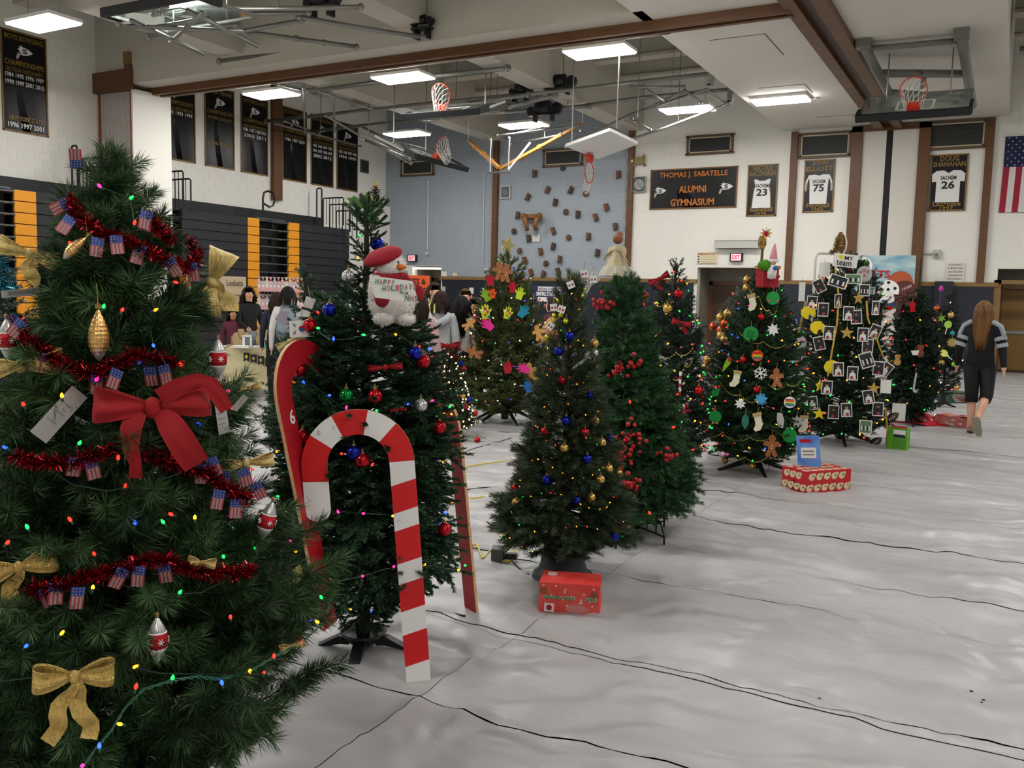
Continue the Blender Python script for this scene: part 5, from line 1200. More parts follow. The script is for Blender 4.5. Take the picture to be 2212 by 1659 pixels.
# ---- flat ornaments: cut outs, cards, stars
def flat(key, px_, py_, poly, d, col, label, cat, name, tilt=0.0, sc=1.0, turn=0.0, out=.03, extra=None, string=True):
    p = on_tree(key, px_, py_, out, 1.0); t = thing(name, label, cat, p); M = face_cam(p, tilt, turn); M.translation = (0, 0, 0)
    MB().prism([(a * sc, b * sc) for a, b in poly], d, 0, M).build('body', col, t)
    if string:
        top = max(b for a, b in poly) * sc; MB().tube([M @ Vector((0, top * .9, d)), (0, 0, top + .05)], .0018 if sc < .2 else .002, 4).build('loop', mat('gold cord', '#9a8438', .5), t)
    if extra: extra(t, M, sc, d)
    return t
def circ(r, n=20, sx=1): return [(r * sx * math.cos(2 * math.pi * i / n), r * math.sin(2 * math.pi * i / n)) for i in range(n)]
def star(r, k=5, q=.42): return [((r if i % 2 == 0 else r * q) * math.cos(R(90 + 180 / k * i)), (r if i % 2 == 0 else r * q) * math.sin(R(90 + 180 / k * i))) for i in range(2 * k)]
GB = [(-.10, .32), (-.3, .34), (-.46, .22), (-.42, .06), (-.2, .04), (-.18, -.12), (-.34, -.42), (-.22, -.56), (-.06, -.48), (0, -.26), (.06, -.48), (.22, -.56), (.34, -.42), (.18, -.12), (.2, .04), (.42, .06), (.46, .22), (.3, .34), (.1, .32), (.19, .42), (.18, .58), (.08, .68), (-.08, .68), (-.18, .58), (-.19, .42)]
STOCK = [(-.2, .5), (.22, .5), (.18, -.05), (.2, -.2), (-.02, -.5), (-.32, -.52), (-.4, -.36), (-.24, -.18), (-.2, 0)]
GLOVE = [(-.3, -.5), (.2, -.5), (.24, -.1), (.42, .1), (.36, .2), (.2, .08), (.18, .45), (.08, .46), (.05, .15), (0, .52), (-.1, .52), (-.1, .15), (-.2, .46), (-.29, .42), (-.25, .1), (-.42, .26), (-.48, .18), (-.32, -.1)]
kraft = mat('brown foam', '#9a6238', .8); yelf = mat('yellow foam', '#cf9a55', .8); felt = {k: mat('felt ' + k, c, .9) for k, c in (('red', '#a8142c'), ('green', '#7fae22'), ('orange', '#d8551c'), ('lime', '#b8d030'), ('teal', '#1f7f9c'), ('pink', '#d82a8c'), ('blue', '#1c66b0'), ('ivory', '#d8d0b4'), ('dgreen', '#1c8a3e'), ('white', '#dcdcd8'), ('yellow', '#e0cc28'), ('brown', '#7d4a28'), ('sky', '#4a9cc8'), ('grey', '#a8aaa8'))}
def face_dots(t, M, sc, d):
    for x in (-.06, .06): MB().box((x * sc, .52 * sc, d + .001), (.04 * sc, .04 * sc, .002), 0, M).build('eye', blackpr, t)
    for y in (.1, -.05): MB().box((0, y * sc, d + .001), (.05 * sc, .05 * sc, .002), 0, M).build('button', whitepr, t)
for a, b, m_, ti, s_, lb_ in ((1079, 587, kraft, .1, .24, 'large brown gingerbread man near the star on the gingerbread fir'), (1093, 592, kraft, -.1, .24, 'brown gingerbread man overlapping the large one near the fir top'), (1012, 701, yelf, -.9, .19, 'pale yellow gingerbread man at left edge of gingerbread fir'), (1026, 762, kraft, 1.2, .22, 'brown gingerbread man lying sideways at left of gingerbread fir'), (1163, 721, yelf, .3, .2, 'pale yellow gingerbread man at right edge of gingerbread fir'), (1147, 806, mat('tan foam', '#b88a4c', .8), .3, .24, 'tan gingerbread man low on right of gingerbread fir'), (1156, 820, kraft, .9, .22, 'brown gingerbread man below the tan one on gingerbread fir')):
    flat('ginger', a, b, GB, .006, m_, lb_, 'gingerbread ornament', 'gingerbread_man', ti, s_ * .78, 0, .05, face_dots)
for a, b, c, ti, s_, lb_ in ((1060, 604, 'red', .2, .2, 'red felt glove beside the large gingerbread man'), (1051, 637, 'green', .5, .2, 'green felt glove high on left of gingerbread fir'), (1065, 634, 'orange', 0, .16, 'orange felt glove high on left of gingerbread fir'), (1108, 620, 'red', .1, .18, 'narrow red felt glove right of centre on gingerbread fir'), (1124, 634, 'lime', -.2, .2, 'lime felt glove high on right of gingerbread fir'), (1050, 673, 'lime', .1, .24, 'lime glove with orange and purple dots on gingerbread fir'), (1098, 676, 'lime', -.2, .2, 'lime glove with white dots in middle of gingerbread fir'), (1132, 673, 'teal', -.6, .22, 'teal felt glove at right of gingerbread fir'), (1054, 700, 'pink', .9, .22, 'bright pink felt glove at left of gingerbread fir'), (1098, 793, 'red', 0, .2, 'red felt glove low in middle of gingerbread fir'), (1131, 795, 'pink', 1.2, .2, 'pink felt glove beside the tan gingerbread man'), (1142, 834, 'blue', .3, .2, 'blue felt glove lowest on the gingerbread fir')):
    def dots(t, M, sc, d, c=c, lb_=lb_):
        if 'dots' in lb_:
            for i, (x, y) in enumerate(((-.1, -.2), (.1, 0), (-.25, .1), (.15, -.35), (-.05, .2))): MB().sph(M @ Vector((x * sc, y * sc, d)), .05 * sc * 2, 8, 5).build('pompom', felt[('orange', 'pink', 'white', 'teal', 'red')[i]], t)
    flat('ginger', a, b, GLOVE, .012, felt[c], lb_, 'felt glove', 'felt_glove', ti, s_ * .74, 0, .05, dots)
def star3(t, M, sc, d): MB().prism([(a * sc, b * sc) for a, b in star(.5, 5, .42)], .02, 0, M @ Matrix.Rotation(math.pi / 2, 4, 'Y')).build('cross_star', foil['gold'], t)
p = TREES['ginger']; q = Vector(atD(1095, 530, p['D'])); t = thing('star_topper', 'pale gold star topper on the gingerbread fir', 'topper', q); M = face_cam(q, -.3, .5); M.translation = (0, 0, 0)
MB().prism([(a, b) for a, b in star(.12)], .03, 0, M).build('star', mat('pale gold', '#b8a868', .3, metal=.6), t); MB().tube([(0, 0, -.2), (0, 0, 0)], .012, 6).build('stem', capm, t)
# chimney tree
for a, b, c, s_, lb_ in ((1670, 644, 'dgreen', .085, 'green paper disc with pink cheeks high on chimney tree'), (1622, 721, 'dgreen', .095, 'green paper disc with writing in middle of chimney tree'), (1545, 900, 'dgreen', .08, 'green paper disc with gold bow at left of chimney tree'), (1706, 941, 'dgreen', .09, 'green paper disc low on right of chimney tree'), (1545, 848, 'dgreen', .05, 'small green paper disc at left edge of chimney tree')):
    def ex(t, M, sc, d, lb_=lb_):
        if 'cheeks' in lb_:
            for x in (-.6, .6): MB().prism([(x * sc + q, -.4 * sc + w_) for q, w_ in circ(.16 * sc, 10)], .002, 0, M, d).build('cheek', felt['pink'], t)
        if 'bow' in lb_:
            for s__ in (-1, 1): MB().prism([(0, -1.0 * sc), (s__ * .5 * sc, -.75 * sc), (s__ * .5 * sc, -1.25 * sc)], .008, 0, M, d).build('bow_loop', foil['gold'], t)
        if 'writing' in lb_:
            for k in range(4): MB().box((0, (.4 - .25 * k) * sc, d + .001), (1.1 * sc, .08 * sc, .001), 0, M).build('writing', mat('dark ink', '#123a20', .7), t)
    flat('chimney', a, b, circ(1), .005, felt[c], lb_, 'paper ornament', 'paper_disc', 0, s_ * .7, 0, .04, ex)
def cuff(t, M, sc, d): MB().box((.01 * sc, .42 * sc, d / 2), (.5 * sc, .18 * sc, d * 1.5), 0, M).build('cuff', mat('tan cuff', '#a8925c', .9), t)
for a, b, ti, s_, lb_ in ((1626, 652, .3, .17, 'ivory felt stocking high on the chimney tree'), (1591, 818, -.1, .17, 'ivory felt stocking at left of the chimney tree'), (1639, 910, .3, .18, 'ivory felt stocking low in the middle of chimney tree'), (1738, 915, .1, .17, 'ivory felt stocking at right edge of the chimney tree')):
    flat('chimney', a, b, STOCK, .025, felt['ivory'], lb_, 'stocking', 'felt_stocking', ti, s_ * .85, 0, .04, cuff)
SNOW = [];
for i in range(6):
    a = R(60 * i + 30)
    for r_, da in ((.12, -.3), (.5, -.1), (.5, .1), (.12, .3)): SNOW.append((r_ * math.cos(a + da), r_ * math.sin(a + da)))
FLAKE = [((.5 if i % 2 == 0 else .28) * math.cos(R(22.5 * i)), (.5 if i % 2 == 0 else .28) * math.sin(R(22.5 * i))) for i in range(16)]
def flake_extra(t, M, sc, d):
    for i in range(6):
        a = R(60 * i); q = Vector((math.cos(a) * .36 * sc, math.sin(a) * .36 * sc, d)); MB().box(q, (.16 * sc, .05 * sc, .003), 0, M).build('arm_tip', blc, t)
def flake_arms(t, M, sc, d):
    for i in range(6):
        a = R(60 * i + 30)
        for s__ in (-1, 1):
            MB().prism([(.3 * sc * math.cos(a), .3 * sc * math.sin(a)), (.46 * sc * math.cos(a + s__ * .42), .46 * sc * math.sin(a + s__ * .42)), (.4 * sc * math.cos(a + s__ * .46), .4 * sc * math.sin(a + s__ * .46)), (.22 * sc * math.cos(a), .22 * sc * math.sin(a))], d, 0, M).build('arm_barb', t.children[0].data.materials[0], t)
for a, b, c, s_, P_, e_, lb_ in ((1670, 712, 'white', .15, FLAKE, flake_extra, 'white snowflake with blue dots at right of chimney tree'), (1643, 806, 'white', .15, SNOW, flake_arms, 'plain white snowflake in middle of chimney tree'), (1644, 862, 'sky', .15, FLAKE, flake_arms, 'light blue snowflake in middle of chimney tree'), (1599, 872, 'white', .13, FLAKE, None, 'white dotted snowflake at left of chimney tree'), (1723, 910, 'grey', .15, FLAKE, flake_extra, 'greyish snowflake low on right of chimney tree')):
    flat('chimney', a, b, P_, .005, felt[c], lb_, 'snowflake', 'paper_snowflake', .2, s_ * .8, 0, .04, e_)
flat('chimney', 1678, 819, GB, .008, kraft, 'brown gingerbread man at right of chimney tree', 'gingerbread ornament', 'gingerbread_man', .1, .14, 0, .04, face_dots)
flat('chimney', 1667, 966, GB, .008, mat('felt brown2', '#8a5428', .9), 'dark brown gingerbread man lowest on chimney tree', 'gingerbread ornament', 'gingerbread_man', 0, .16, 0, .04, face_dots)
flat('chimney', 1610, 910, [(0, .5), (.2, .2), (.22, -.1), (0, -.5), (-.22, -.1), (-.2, .2)], .006, mat('teal leaf', '#1f6a5a', .7), 'teal leaf ornament low on left of chimney tree', 'ornament', 'leaf_ornament', 0, .15, 0, .04)
flat('chimney', 1687, 908, [(-.2, .5), (.1, .45), (.2, .0), (.1, -.5), (-.15, -.4), (-.25, 0)], .01, felt['grey'], 'pale grey angel cut-out low on chimney tree', 'ornament', 'angel_cutout', .1, .14, 0, .04)
def rainbow(t, M, sc, d):
    for i, c in enumerate(('red', 'orange', 'yellow', 'dgreen', 'blue')): MB().box((0, (.5 - .25 * i) * sc, d + .001), (1.5 * sc, .2 * sc, .002), 0, M).build('band', felt[c], t)
flat('chimney', 1636, 768, circ(1), .02, felt['orange'], 'rainbow-banded round ornament on the chimney tree', 'ornament', 'painted_disc', 0, .05, 0, .04, rainbow)
flat('chimney', 1706, 869, circ(1), .02, felt['white'], 'rainbow-banded pale pot ornament at right of chimney tree', 'ornament', 'painted_disc', 0, .05, 0, .04, rainbow)
flat('chimney', 1573, 788, [(0, .5), (.2, .4), (.15, .1), (-.1, -.2), (-.35, -.5), (-.3, -.1), (-.15, .3)], .02, felt['green'], 'green parrot ornament with red head at left of chimney tree', 'ornament', 'parrot_ornament', 0, .14, 0, .04, lambda t, M, sc, d: MB().prism([(.0, .5 * sc), (.22 * sc, .4 * sc), (.16 * sc, .2 * sc), (-.05 * sc, .3 * sc)], .006, 0, M, d).build('head', felt['red'], t))
# bead garlands
beadm = mat('gold beads', '#b0a058', .3, metal=.7)
def bead_garland(key, label, pts, r=.005, sag=.05):
    t = thing('bead_garland', label, 'garland', (0, 0, 0)); P = [on_tree(key, a, b, .025, 1.0) for a, b in pts]; t.location = P[0]; mb = MB(); Q = []
    for a, b in zip(P, P[1:]):
        n = max(2, int((b - a).length / (r * 2.6)))
        for k in range(n): f_ = k / n; Q.append(a.lerp(b, f_) - P[0] + Vector((0, 0, -sag * 4 * f_ * (1 - f_))))
    for q in Q: mb.sph(q, r, 5, 4)
    tag(mb.build('bead_chain', beadm, t), kind='stuff'); MB().tube(Q, r * .25, 3).build('thread', beadm, t)
bead_garland('chimney', 'gold bead garland looping high on the chimney tree', [(1617, 615), (1640, 640), (1662, 670), (1680, 665)])
bead_garland('chimney', 'gold bead garland across the middle of chimney tree', [(1598, 718), (1650, 738), (1700, 742)])
bead_garland('chimney', 'gold bead garland at left of the chimney tree', [(1556, 826), (1600, 852), (1640, 862)]); bead_garland('chimney', 'gold bead garland at right of the chimney tree', [(1660, 830), (1700, 828), (1735, 815)])
bead_garland('chimney', 'gold bead garland low across the chimney tree', [(1510, 930), (1560, 935), (1620, 945), (1680, 935), (1740, 930)]); bead_garland('chimney', 'gold bead garland lowest on the chimney tree', [(1550, 980), (1610, 988), (1660, 985), (1720, 975), (1750, 960)])
bead_garland('redbow', 'gold bead garland high on the narrow dark tree', [(1413, 655), (1445, 645), (1460, 640)], .007); bead_garland('redbow', 'gold bead garland across the narrow dark tree', [(1420, 762), (1460, 762), (1500, 748)], .007); bead_garland('redbow', 'gold bead garland low on the narrow dark tree', [(1455, 820), (1480, 790), (1500, 765)], .007)
# photo tree cards
skin = [mat('skin %d' % i, c, .6) for i, c in enumerate(('#c99877', '#b5825f', '#d9ab8c'))]; hairm = [mat('hair %d' % i, c, .6) for i, c in enumerate(('#1d1511', '#3a281a', '#5d4025', '#7a5a38'))]
cardd = mat('photo dark', '#23262a', .5); cardj = [mat('photo jersey %d' % i, c, .5) for i, c in enumerate(('#d8d8d8', '#1c1d22', '#d8d4d0'))]; cardr = mat('photo red', '#a83a2c', .5); cardg = mat('photo green', '#5d7a5a', .5)
cds = []
def photo_card(key, px_, py_, w, h, tilt, wide=False, k=0, turn=0.0):
    def ex(t, M, sc, d):
        if wide == 'blank': return
        MB().box((0, 0, d + .0008), (w * .86, h * .86, .001), 0, M).build('picture', cardg if wide and k % 2 else cardd, t)
        if wide:
            for i in range(5): MB().box(((i - 2) * w * .15, -h * .1, d + .0016), (w * .1, h * .36, .001), 0, M).build('figure', cardj[i % 2], t)
            return
        MB().prism([(-w * .32, -h * .4), (w * .32, -h * .4), (w * .26, -.02 * h), (0, .1 * h), (-w * .26, -.02 * h)], .001, 0, M, d + .0012).build('jersey', cardj[k % 3], t)
        MB().prism([(q * w, r_ * w + h * .19) for q, r_ in circ(.15, 10, .85)], .001, 0, M, d + .002).build('face', skin[k % 3], t)
        MB().prism([(-w * .15, h * .2), (w * .15, h * .2), (w * .12, h * .33), (-w * .12, h * .33)], .001, 0, M, d + .0026).build('hair', hairm[k % 3], t)
        MB().prism([(q * w + (.06 if k % 2 else -.06) * w, r_ * w - h * .3) for q, r_ in circ(.15, 10)], .001, 0, M, d + .0028).build('helmet', cardr, t)
    return flat(key, px_, py_, [(-w / 2, -h / 2), (w / 2, -h / 2), (w / 2, h / 2), (-w / 2, h / 2)], .004, paperw, None, 'photo card', 'photo_card', tilt, 1.0, turn, .05, ex)
K6 = 2.676
def c6(a, b): return 1480 + a / K6, 480 + b / K6
PH = [(733, 465, .05), (798, 505, .02), (883, 455, -.05), (945, 527, 0), (990, 548, -.1), (1100, 495, 0), (830, 640, .05), (775, 700, -.25), (1028, 650, 0), (1098, 632, .35), (1055, 715, 0), (885, 850, -.05), (968, 873, 0), (1118, 845, .05), (1160, 850, .6), (820, 955, 0), (858, 1097, 0), (933, 1085, -.1), (1060, 1010, -.2), (1115, 1080, 0), (735, 1045, -.15), (690, 815, 0), (775, 368, -.5), (647, 655, -.4), (620, 605, -.2)]
cs = [photo_card('photo', *c6(a, b), .115, .155, -ti, False, i, (.9 if a in (883, 1100, 690, 647) else 0)) for i, (a, b, ti) in enumerate(PH)]
rank(cs, 'portrait player photo card on the photo tree', 'portrait cards', 'player photo cards on the photo tree')
wd = [photo_card('photo', *c6(a, b), w_, h_, -ti, True, i) for i, (a, b, ti, w_, h_) in enumerate(((885, 342, .3, .2, .13), (972, 328, 0, .18, .11), (1037, 393, 0, .11, .13), (1075, 395, 0, .08, .08), (1050, 797, -.35, .14, .17), (1043, 1183, 0, .13, .15)))]
rank(wd, 'wide team photo card on the photo tree', 'team cards', 'team photo cards on the photo tree')
bk = [photo_card('photo', *c6(a, b), w_, h_, 0, 'blank', 0) for a, b, w_, h_ in ((675, 402, .07, .22), (805, 275, .12, .16), (1235, 1098, .14, .2), (1160, 950, .11, .15))]
rank(bk, 'blank pale card back on the photo tree', 'blank cards', 'blank card backs on the photo tree')
HEL = [(-.5, -.1), (-.48, .25), (-.2, .48), (.2, .48), (.48, .2), (.5, -.15), (.3, -.3), (.28, -.1), (.05, -.12), (-.02, -.45), (-.2, -.4)]
hs = [flat('photo', *c6(a, b), HEL, .008, felt['yellow'], None, 'paper helmet', 'paper_helmet', ti, .16, 0, .05, lambda t, M, sc, d: MB().box((.38 * sc, -.28 * sc, d), (.2 * sc, .05 * sc, .004), 0, M).build('face_bar', felt['yellow'], t)) for a, b, ti in ((765, 612, 0), (712, 525, .1), (848, 838, .4))]
rank(hs, 'yellow paper helmet on the photo tree', 'yellow helmets')
ss = [flat('photo', *c6(a, b), star(.5), .008, felt['yellow'] if y_ else foil['gold'], None, 'star ornament', 'star_ornament', 0, .15, tn, .05) for a, b, y_, tn in ((775, 1107, 1, 0), (775, 945, 1, .9), (935, 640, 0, 0), (1090, 960, 0, 0), (1000, 440, 0, .6))]
rank(ss, 'five-pointed star on the photo tree', 'stars')
flat('photo', *c6(668, 697), circ(.5, 18, .8), .008, felt['grey'], 'pale oval card at left edge of the photo tree', 'card', 'oval_card', 0, .16, 0, .05)
t = flat('photo', 1826, 563, [(-.5, -.28), (.5, -.28), (.5, .28), (-.5, .28)], .008, paperw, 'white sign reading MY team with a yellow heart on photo tree', 'sign', 'team_sign', -.12, .26, 0, .06, None, False)
M = face_cam(t.location, -.12); M.translation = (0, 0, 0)
text('MY', .09, .045, blackpr, t, T(M, .035, .03, .01), .01); text('team', .16, .06, blackpr, t, T(M, -.01, -.03, .01), .01)
MB().prism([(a * .03 - .05, b * .03 + .035) for a, b in ((0, -.9), (.9, .1), (.7, .7), (.3, .8), (0, .4), (-.3, .8), (-.7, .7), (-.9, .1))], .003, 0, M, .009).build('heart', felt['yellow'], t)
t = flat('photo', 1867, 592, circ(.5, 16, .9), .006, felt['grey'], 'pale paw-shaped card right of the team sign', 'card', 'paw_card', .1, .18, 0, .05, lambda t, M, sc, d: [MB().prism([(x * sc + a, y * sc + b) for a, b in circ(.1 * sc, 8)], .002, 0, M, d).build('pad', mat('paw pink', '#a06a70', .7), t) for x, y in ((0, -.1), (-.2, .12), (0, .22), (.2, .12))])
fbm = mat('football brown', '#2a1d18', .5)
fbs = []
for a, b in ((1891, 955), (1927, 902)):
    p = on_tree('photo', a, b, .06, 1.0); t = thing('football_ornament', None, 'ornament', p); M = face_cam(p, .7); M.translation = (0, 0, 0)
    MB().lathe([(0, -.09), (.03, -.06), (.05, 0), (.03, .06), (0, .09)], 12, 0, M @ Matrix.Rotation(math.pi / 2, 4, 'Y')).build('body', fbm, t, smooth=True)
    for k in range(4): MB().box((-.03 + .02 * k, 0, .05), (.005, .025, .004), 0, M).build('lace', whitepr, t)
    fbs.append(t)
rank(fbs, 'dark football ornament low on the photo tree', 'footballs')
for i, (pts, lb_) in enumerate(((((1803, 570), (1812, 640), (1808, 700), (1797, 760), (1788, 812)), 'long yellow ribbon trailing down the middle of photo tree'), (((1740, 650), (1727, 710), (1722, 730)), 'yellow ribbon at left of the photo tree'), (((1890, 720), (1900, 750), (1908, 770)), 'yellow ribbon at right of the photo tree'), (((1913, 880), (1917, 930), (1914, 968)), 'yellow ribbon low on right of the photo tree'), (((1872, 650), (1874, 685), (1879, 700)), 'yellow ribbon high on right of the photo tree'))):
    P = [on_tree('photo', a, b, .06, 1.0) for a, b in pts]; t = thing('ribbon', lb_, 'ribbon', P[0]); mb = MB(); vs = []
    for p in P: vs += [p - P[0] + Vector((-.009, 0, 0)), p - P[0] + Vector((.009, 0, 0)), p - P[0] + Vector((.009, .003, 0)), p - P[0] + Vector((-.009, .003, 0))]
    fs = []
    for k in range(len(P) - 1):
        for j in range(4): fs.append((k * 4 + j, k * 4 + (j + 1) % 4, k * 4 + 4 + (j + 1) % 4, k * 4 + 4 + j))
    mb.add(vs, fs); mb.build('strip', mat('yellow ribbon', '#b8962c', .5), t)
# card tags on the bell tree
bc = []
for i, (a, b, ti) in enumerate(((1262, 591, .2), (1282, 603, .1), (1213, 668, -.3), (1189, 704, -.6), (1196, 664, .1), (1233, 615, .4))):
    def ex(t, M, sc, d, i=i):
        for s_ in (-1, 1): MB().prism([(s_ * .22 * sc + q, -.05 * sc + w_) for q, w_ in circ(.17 * sc, 10, .8)], .001, 0, M, d).build('print', mat('tag brown', '#7a5044', .7) if i % 2 else felt['red'], t)
    bc.append(flat('bell', a, b, [(-.5, -.5), (.5, -.5), (.5, .5), (-.5, .5)], .003, paperw, None, 'tag', 'gift_tag', ti, .04, 0, .05, ex))
rank(bc, 'square white gift tag on the bell-stand tree', 'tags')
p = Vector(atD(1262, 632, TREES['bell']['D'])); t = thing('glitter_spray', 'silver curly twig spray at the top of bell-stand tree', 'spray', p)
for i in range(16):
    a = RG.uniform(0, 6.28); r = RG.uniform(.06, .15); h = RG.uniform(.04, .13)
    MB().tube([(0, 0, -.04), (r * .4 * math.cos(a), r * .4 * math.sin(a), h * .6), (r * math.cos(a), r * math.sin(a), h), (r * 1.1 * math.cos(a + .2), r * 1.1 * math.sin(a + .2), h + .02)], .0018, 4).build('twig', mat('silver twig', '#b8bcb4', .4, metal=.4), t)
# berry picks on the angel tree
berr = mat('red berry', '#a8141c', .3)
bps = []
for a, b, n, sp in ((1300, 655, 16, .05), (1362, 788, 12, .06), (1356, 944, 26, .09), (1345, 985, 16, .06), (1354, 1045, 24, .07), (1440, 988, 12, .05), (1340, 1162, 14, .06), (1330, 795, 6, .04)):
    p = on_tree('angel', a, b, .05, 1.0) if b < 1100 else Vector(atD(a, b, 5.6)); t = thing('berry_pick', None, 'berry pick', p)
    MB().tube([(0, .08, -.05), (0, 0, 0), (.03, -.01, .05)], .004, 5).build('stem', mat('berry stem', '#3a2a1c', .7), t)
    for i in range(n):
        q = Vector(RG.normal(0, 1, 3)) * sp * .62; q.y *= .5; link('berry', BAL.setdefault('berry%d' % (i % 3), (MB().sph((0, 0, 0), (.012, .015, .017)[i % 3], 8, 6).mesh('berry', berr, True),))[0], t, q)
    bps.append(t)
rank(bps, 'red berry pick on the angel tree', 'berry picks')
# ================================================================ bows
goldm = mat('gold lame ribbon', '#e2c070', .3, metal=.5, noise=(60, .35), bump=(90, .6), stretch=(1, 4, 1)); sheer = mat('sheer gold ribbon', '#dcc078', .35, metal=.3, noise=(50, .3), bump=(70, .5), stretch=(1, 4, 1)); velvet = mat('red velvet ribbon', '#920a15', .8)
def ribbon(mb, pts, w, M=None, wave=0.0, tw=None):
    """a band through pts (3-D), w wide in the direction across its run and roughly facing +Z of M"""
    P = [Vector(p) for p in pts]; vs = []; n = len(P); m_ = 6
    for i, p in enumerate(P):
        t_ = (P[min(i + 1, n - 1)] - P[max(i - 1, 0)]).normalized(); s_ = t_.cross(Vector((0, 0, 1)))
        s_ = s_.normalized() if s_.length > .1 else Vector((1, 0, 0)); wi = w[i] if isinstance(w, (list, tuple)) else w
        if tw: s_ = Matrix.Rotation(tw[i], 3, t_) @ s_
        for j in range(m_ + 1): vs.append(p + s_ * (wi * (j / m_ - .5)) + Vector((0, 0, wave * math.sin(j * 1.9 + i * .8))))
    mb.add(vs, [(i * (m_ + 1) + j, i * (m_ + 1) + j + 1, (i + 1) * (m_ + 1) + j + 1, (i + 1) * (m_ + 1) + j) for i in range(n - 1) for j in range(m_)], 0, M)
def bow(label, p, M, s_, mt, loops=((1, 0), (-1, 0)), tails=((-.35, -1.2), (.4, -1.1)), wl=.75, cat='bow', wave=.015, lw=1.0, name='ribbon_bow'):
    t = thing(name, label, cat, p); M = M.copy(); M.translation = (0, 0, 0)
    for sg, an in loops:
        mb = MB()
        def fn(u, v):
            x = s_ * lw * math.sin(math.pi * u); z = s_ * .35 * math.sin(2 * math.pi * u) * -1; w_ = s_ * wl * (.16 + .84 * math.sin(math.pi * u) ** .8)
            y = (v - .5) * w_; z += s_ * .10 * math.sin(v * 9 + u * 4) * math.sin(math.pi * u) + (s_ * .03 * math.sin(v * 44 + u * 3) * math.sin(math.pi * u) if wave > .01 else 0)
            return (sg * x, y, -z)
        mb.grid(fn, 16, 30 if wave > .01 else 7, 0, M @ Matrix.Rotation(an, 4, 'Z')); mb.build('loop', mt, t, smooth=True)
    for dx, dy in tails:
        n = 9; mb = MB()
        ribbon(mb, [(s_ * dx * (i / n) + s_ * .10 * math.sin(i * 1.1), s_ * dy * i / n, s_ * (.05 + .10 * math.sin(i * 1.4))) for i in range(n + 1)], [s_ * (.18 + .4 * min(1, i / 4)) * wl for i in range(n + 1)], M, s_ * wave * 1.6); mb.build('tail', mt, t, smooth=True)
    MB().sph((0, 0, s_ * .08), (s_ * .15, s_ * .2, s_ * .13), 12, 8, 0, M).build('knot', mt, t, smooth=True)
    return t
def tbow(key, px_, py_, s_, mt, label, tilt=0, out=.05, **kw): p = on_tree(key, px_, py_, out, 1.0); return bow(label, p, face_cam(p, tilt), s_, mt, **kw)
tbow('long', 62, 548, .075, sheer, 'sheer gold bow at upper left of the pine by yellow boards', -.3, tails=((.4, -1.0),))
tbow('long', 458, 610, .10, sheer, 'large sheer gold bow at right of the pine before the stall', .9, loops=((1, .3), (-1, .5)), tails=((-.3, -.9),), wl=.9)
tbow('long', 45, 790, .10, sheer, 'gold bow at left edge below the silver spindle ornament', .1, tails=())
tbow('long', 532, 1000, .075, sheer, 'flat gold bow at right of the pine above flag cluster', .12, tails=(), wl=.5)
tbow('long', 160, 1460, .085, goldm, 'large metallic gold bow with two long tails low on the pine', -.05, .09, tails=((-.55, -1.75), (.45, -1.8)))
tbow('long', 40, 1225, .085, goldm, 'metallic gold bow with hanging tail at left edge of pine', .15, .07, tails=((-.5, -1.2),))
tbow('long', 436, 1215, .036, sheer, 'small gold bow on the lowest red tinsel loop', -.2, .05, tails=((-.6, -.6),))
tbow('long', 655, 1245, .036, sheer, 'small gold bow at right tip of pine beside the left cane', -.9, .0, tails=((-.1, -1.4),))
tbow('long', 538, 838, .035, sheer, 'small gold bow by an amber bulb at right of the pine', .2, .0, tails=())
tbow('long', 632, 1395, .035, sheer, 'small gold bow on the loose light strand', .3, .04, tails=())
# big red velvet bow
p = on_tree('long', 330, 880, .09, 1.0); M = face_cam(p, .05); t = bow('large red velvet bow with trailing tails on the pine', p, M, .145, velvet, loops=((-1, -.12), (1, .1)), tails=(), wl=.62, wave=.004, lw=.95); M.translation = (0, 0, 0); u = 2.45 / FPX
def rb(pts, w): mb = MB(); ribbon(mb, [((a - 330) * u, (880 - b) * u, z) for a, b, z in pts], w, M, .002); mb.build('tail', velvet, t, smooth=True)
rb([(300, 885, .02), (288, 915, .04), (285, 950, .05), (292, 985, .04), (290, 1015, .03)], [.05, .05, .04, .028, .032])
rb([(345, 885, .02), (362, 915, .05), (378, 945, .06), (392, 975, .05), (405, 1000, .03)], [.045, .065, .07, .07, .066])
rb([(345, 860, .03), (380, 838, .05), (415, 830, .05), (440, 838, .05), (455, 865, .05), (468, 892, .04)], [.05, .045, .045, .045, .04, .034])
tbow('redbow', 1424, 602, .1, velvet, 'red bow at the top of the narrow dark tree', .5, .03, tails=((-.6, -1.6), (.2, -.6)), wave=.003)
tbow('redbow', 1472, 697, .085, velvet, 'red bow at right of the narrow dark tree', -.2, .04, tails=((.7, -1.0),), wave=.003)
p = Vector(atD(966, 747, TREES['warm']['D'] - .1)); bow('red bow with two tails topping the small warm-lit tree', p, face_cam(p), .15, velvet, tails=((-.8, -1.7), (.8, -1.2)), wave=.003)
p = Vector(atD(1956, 640, TREES['brownbow']['D'] - .25)); bow('brown ribbon bow with hanging tails topping the dense dark tree', p, face_cam(p, .2), .14, mat('brown ribbon', '#4a3022', .7), tails=((-1.2, -1.7), (.3, -1.4)), wave=.003)
tbow('snow', 625, 737, .06, mat('cream ribbon', '#c8bb84', .6), 'cream bow at left edge of the snowman tree near stall', .6, .02, tails=((.3, -.8),), wave=.003)
for a, b, s_, lb_ in ((832, 793, .07, 'red ribbon spread across middle of the snowman tree'), (600 + 260, 885, .035, 'small red ribbon behind the crook of front cane')): tbow('snow', a, b, s_, velvet, lb_, .1, .0, tails=(), wl=.4, wave=.003)
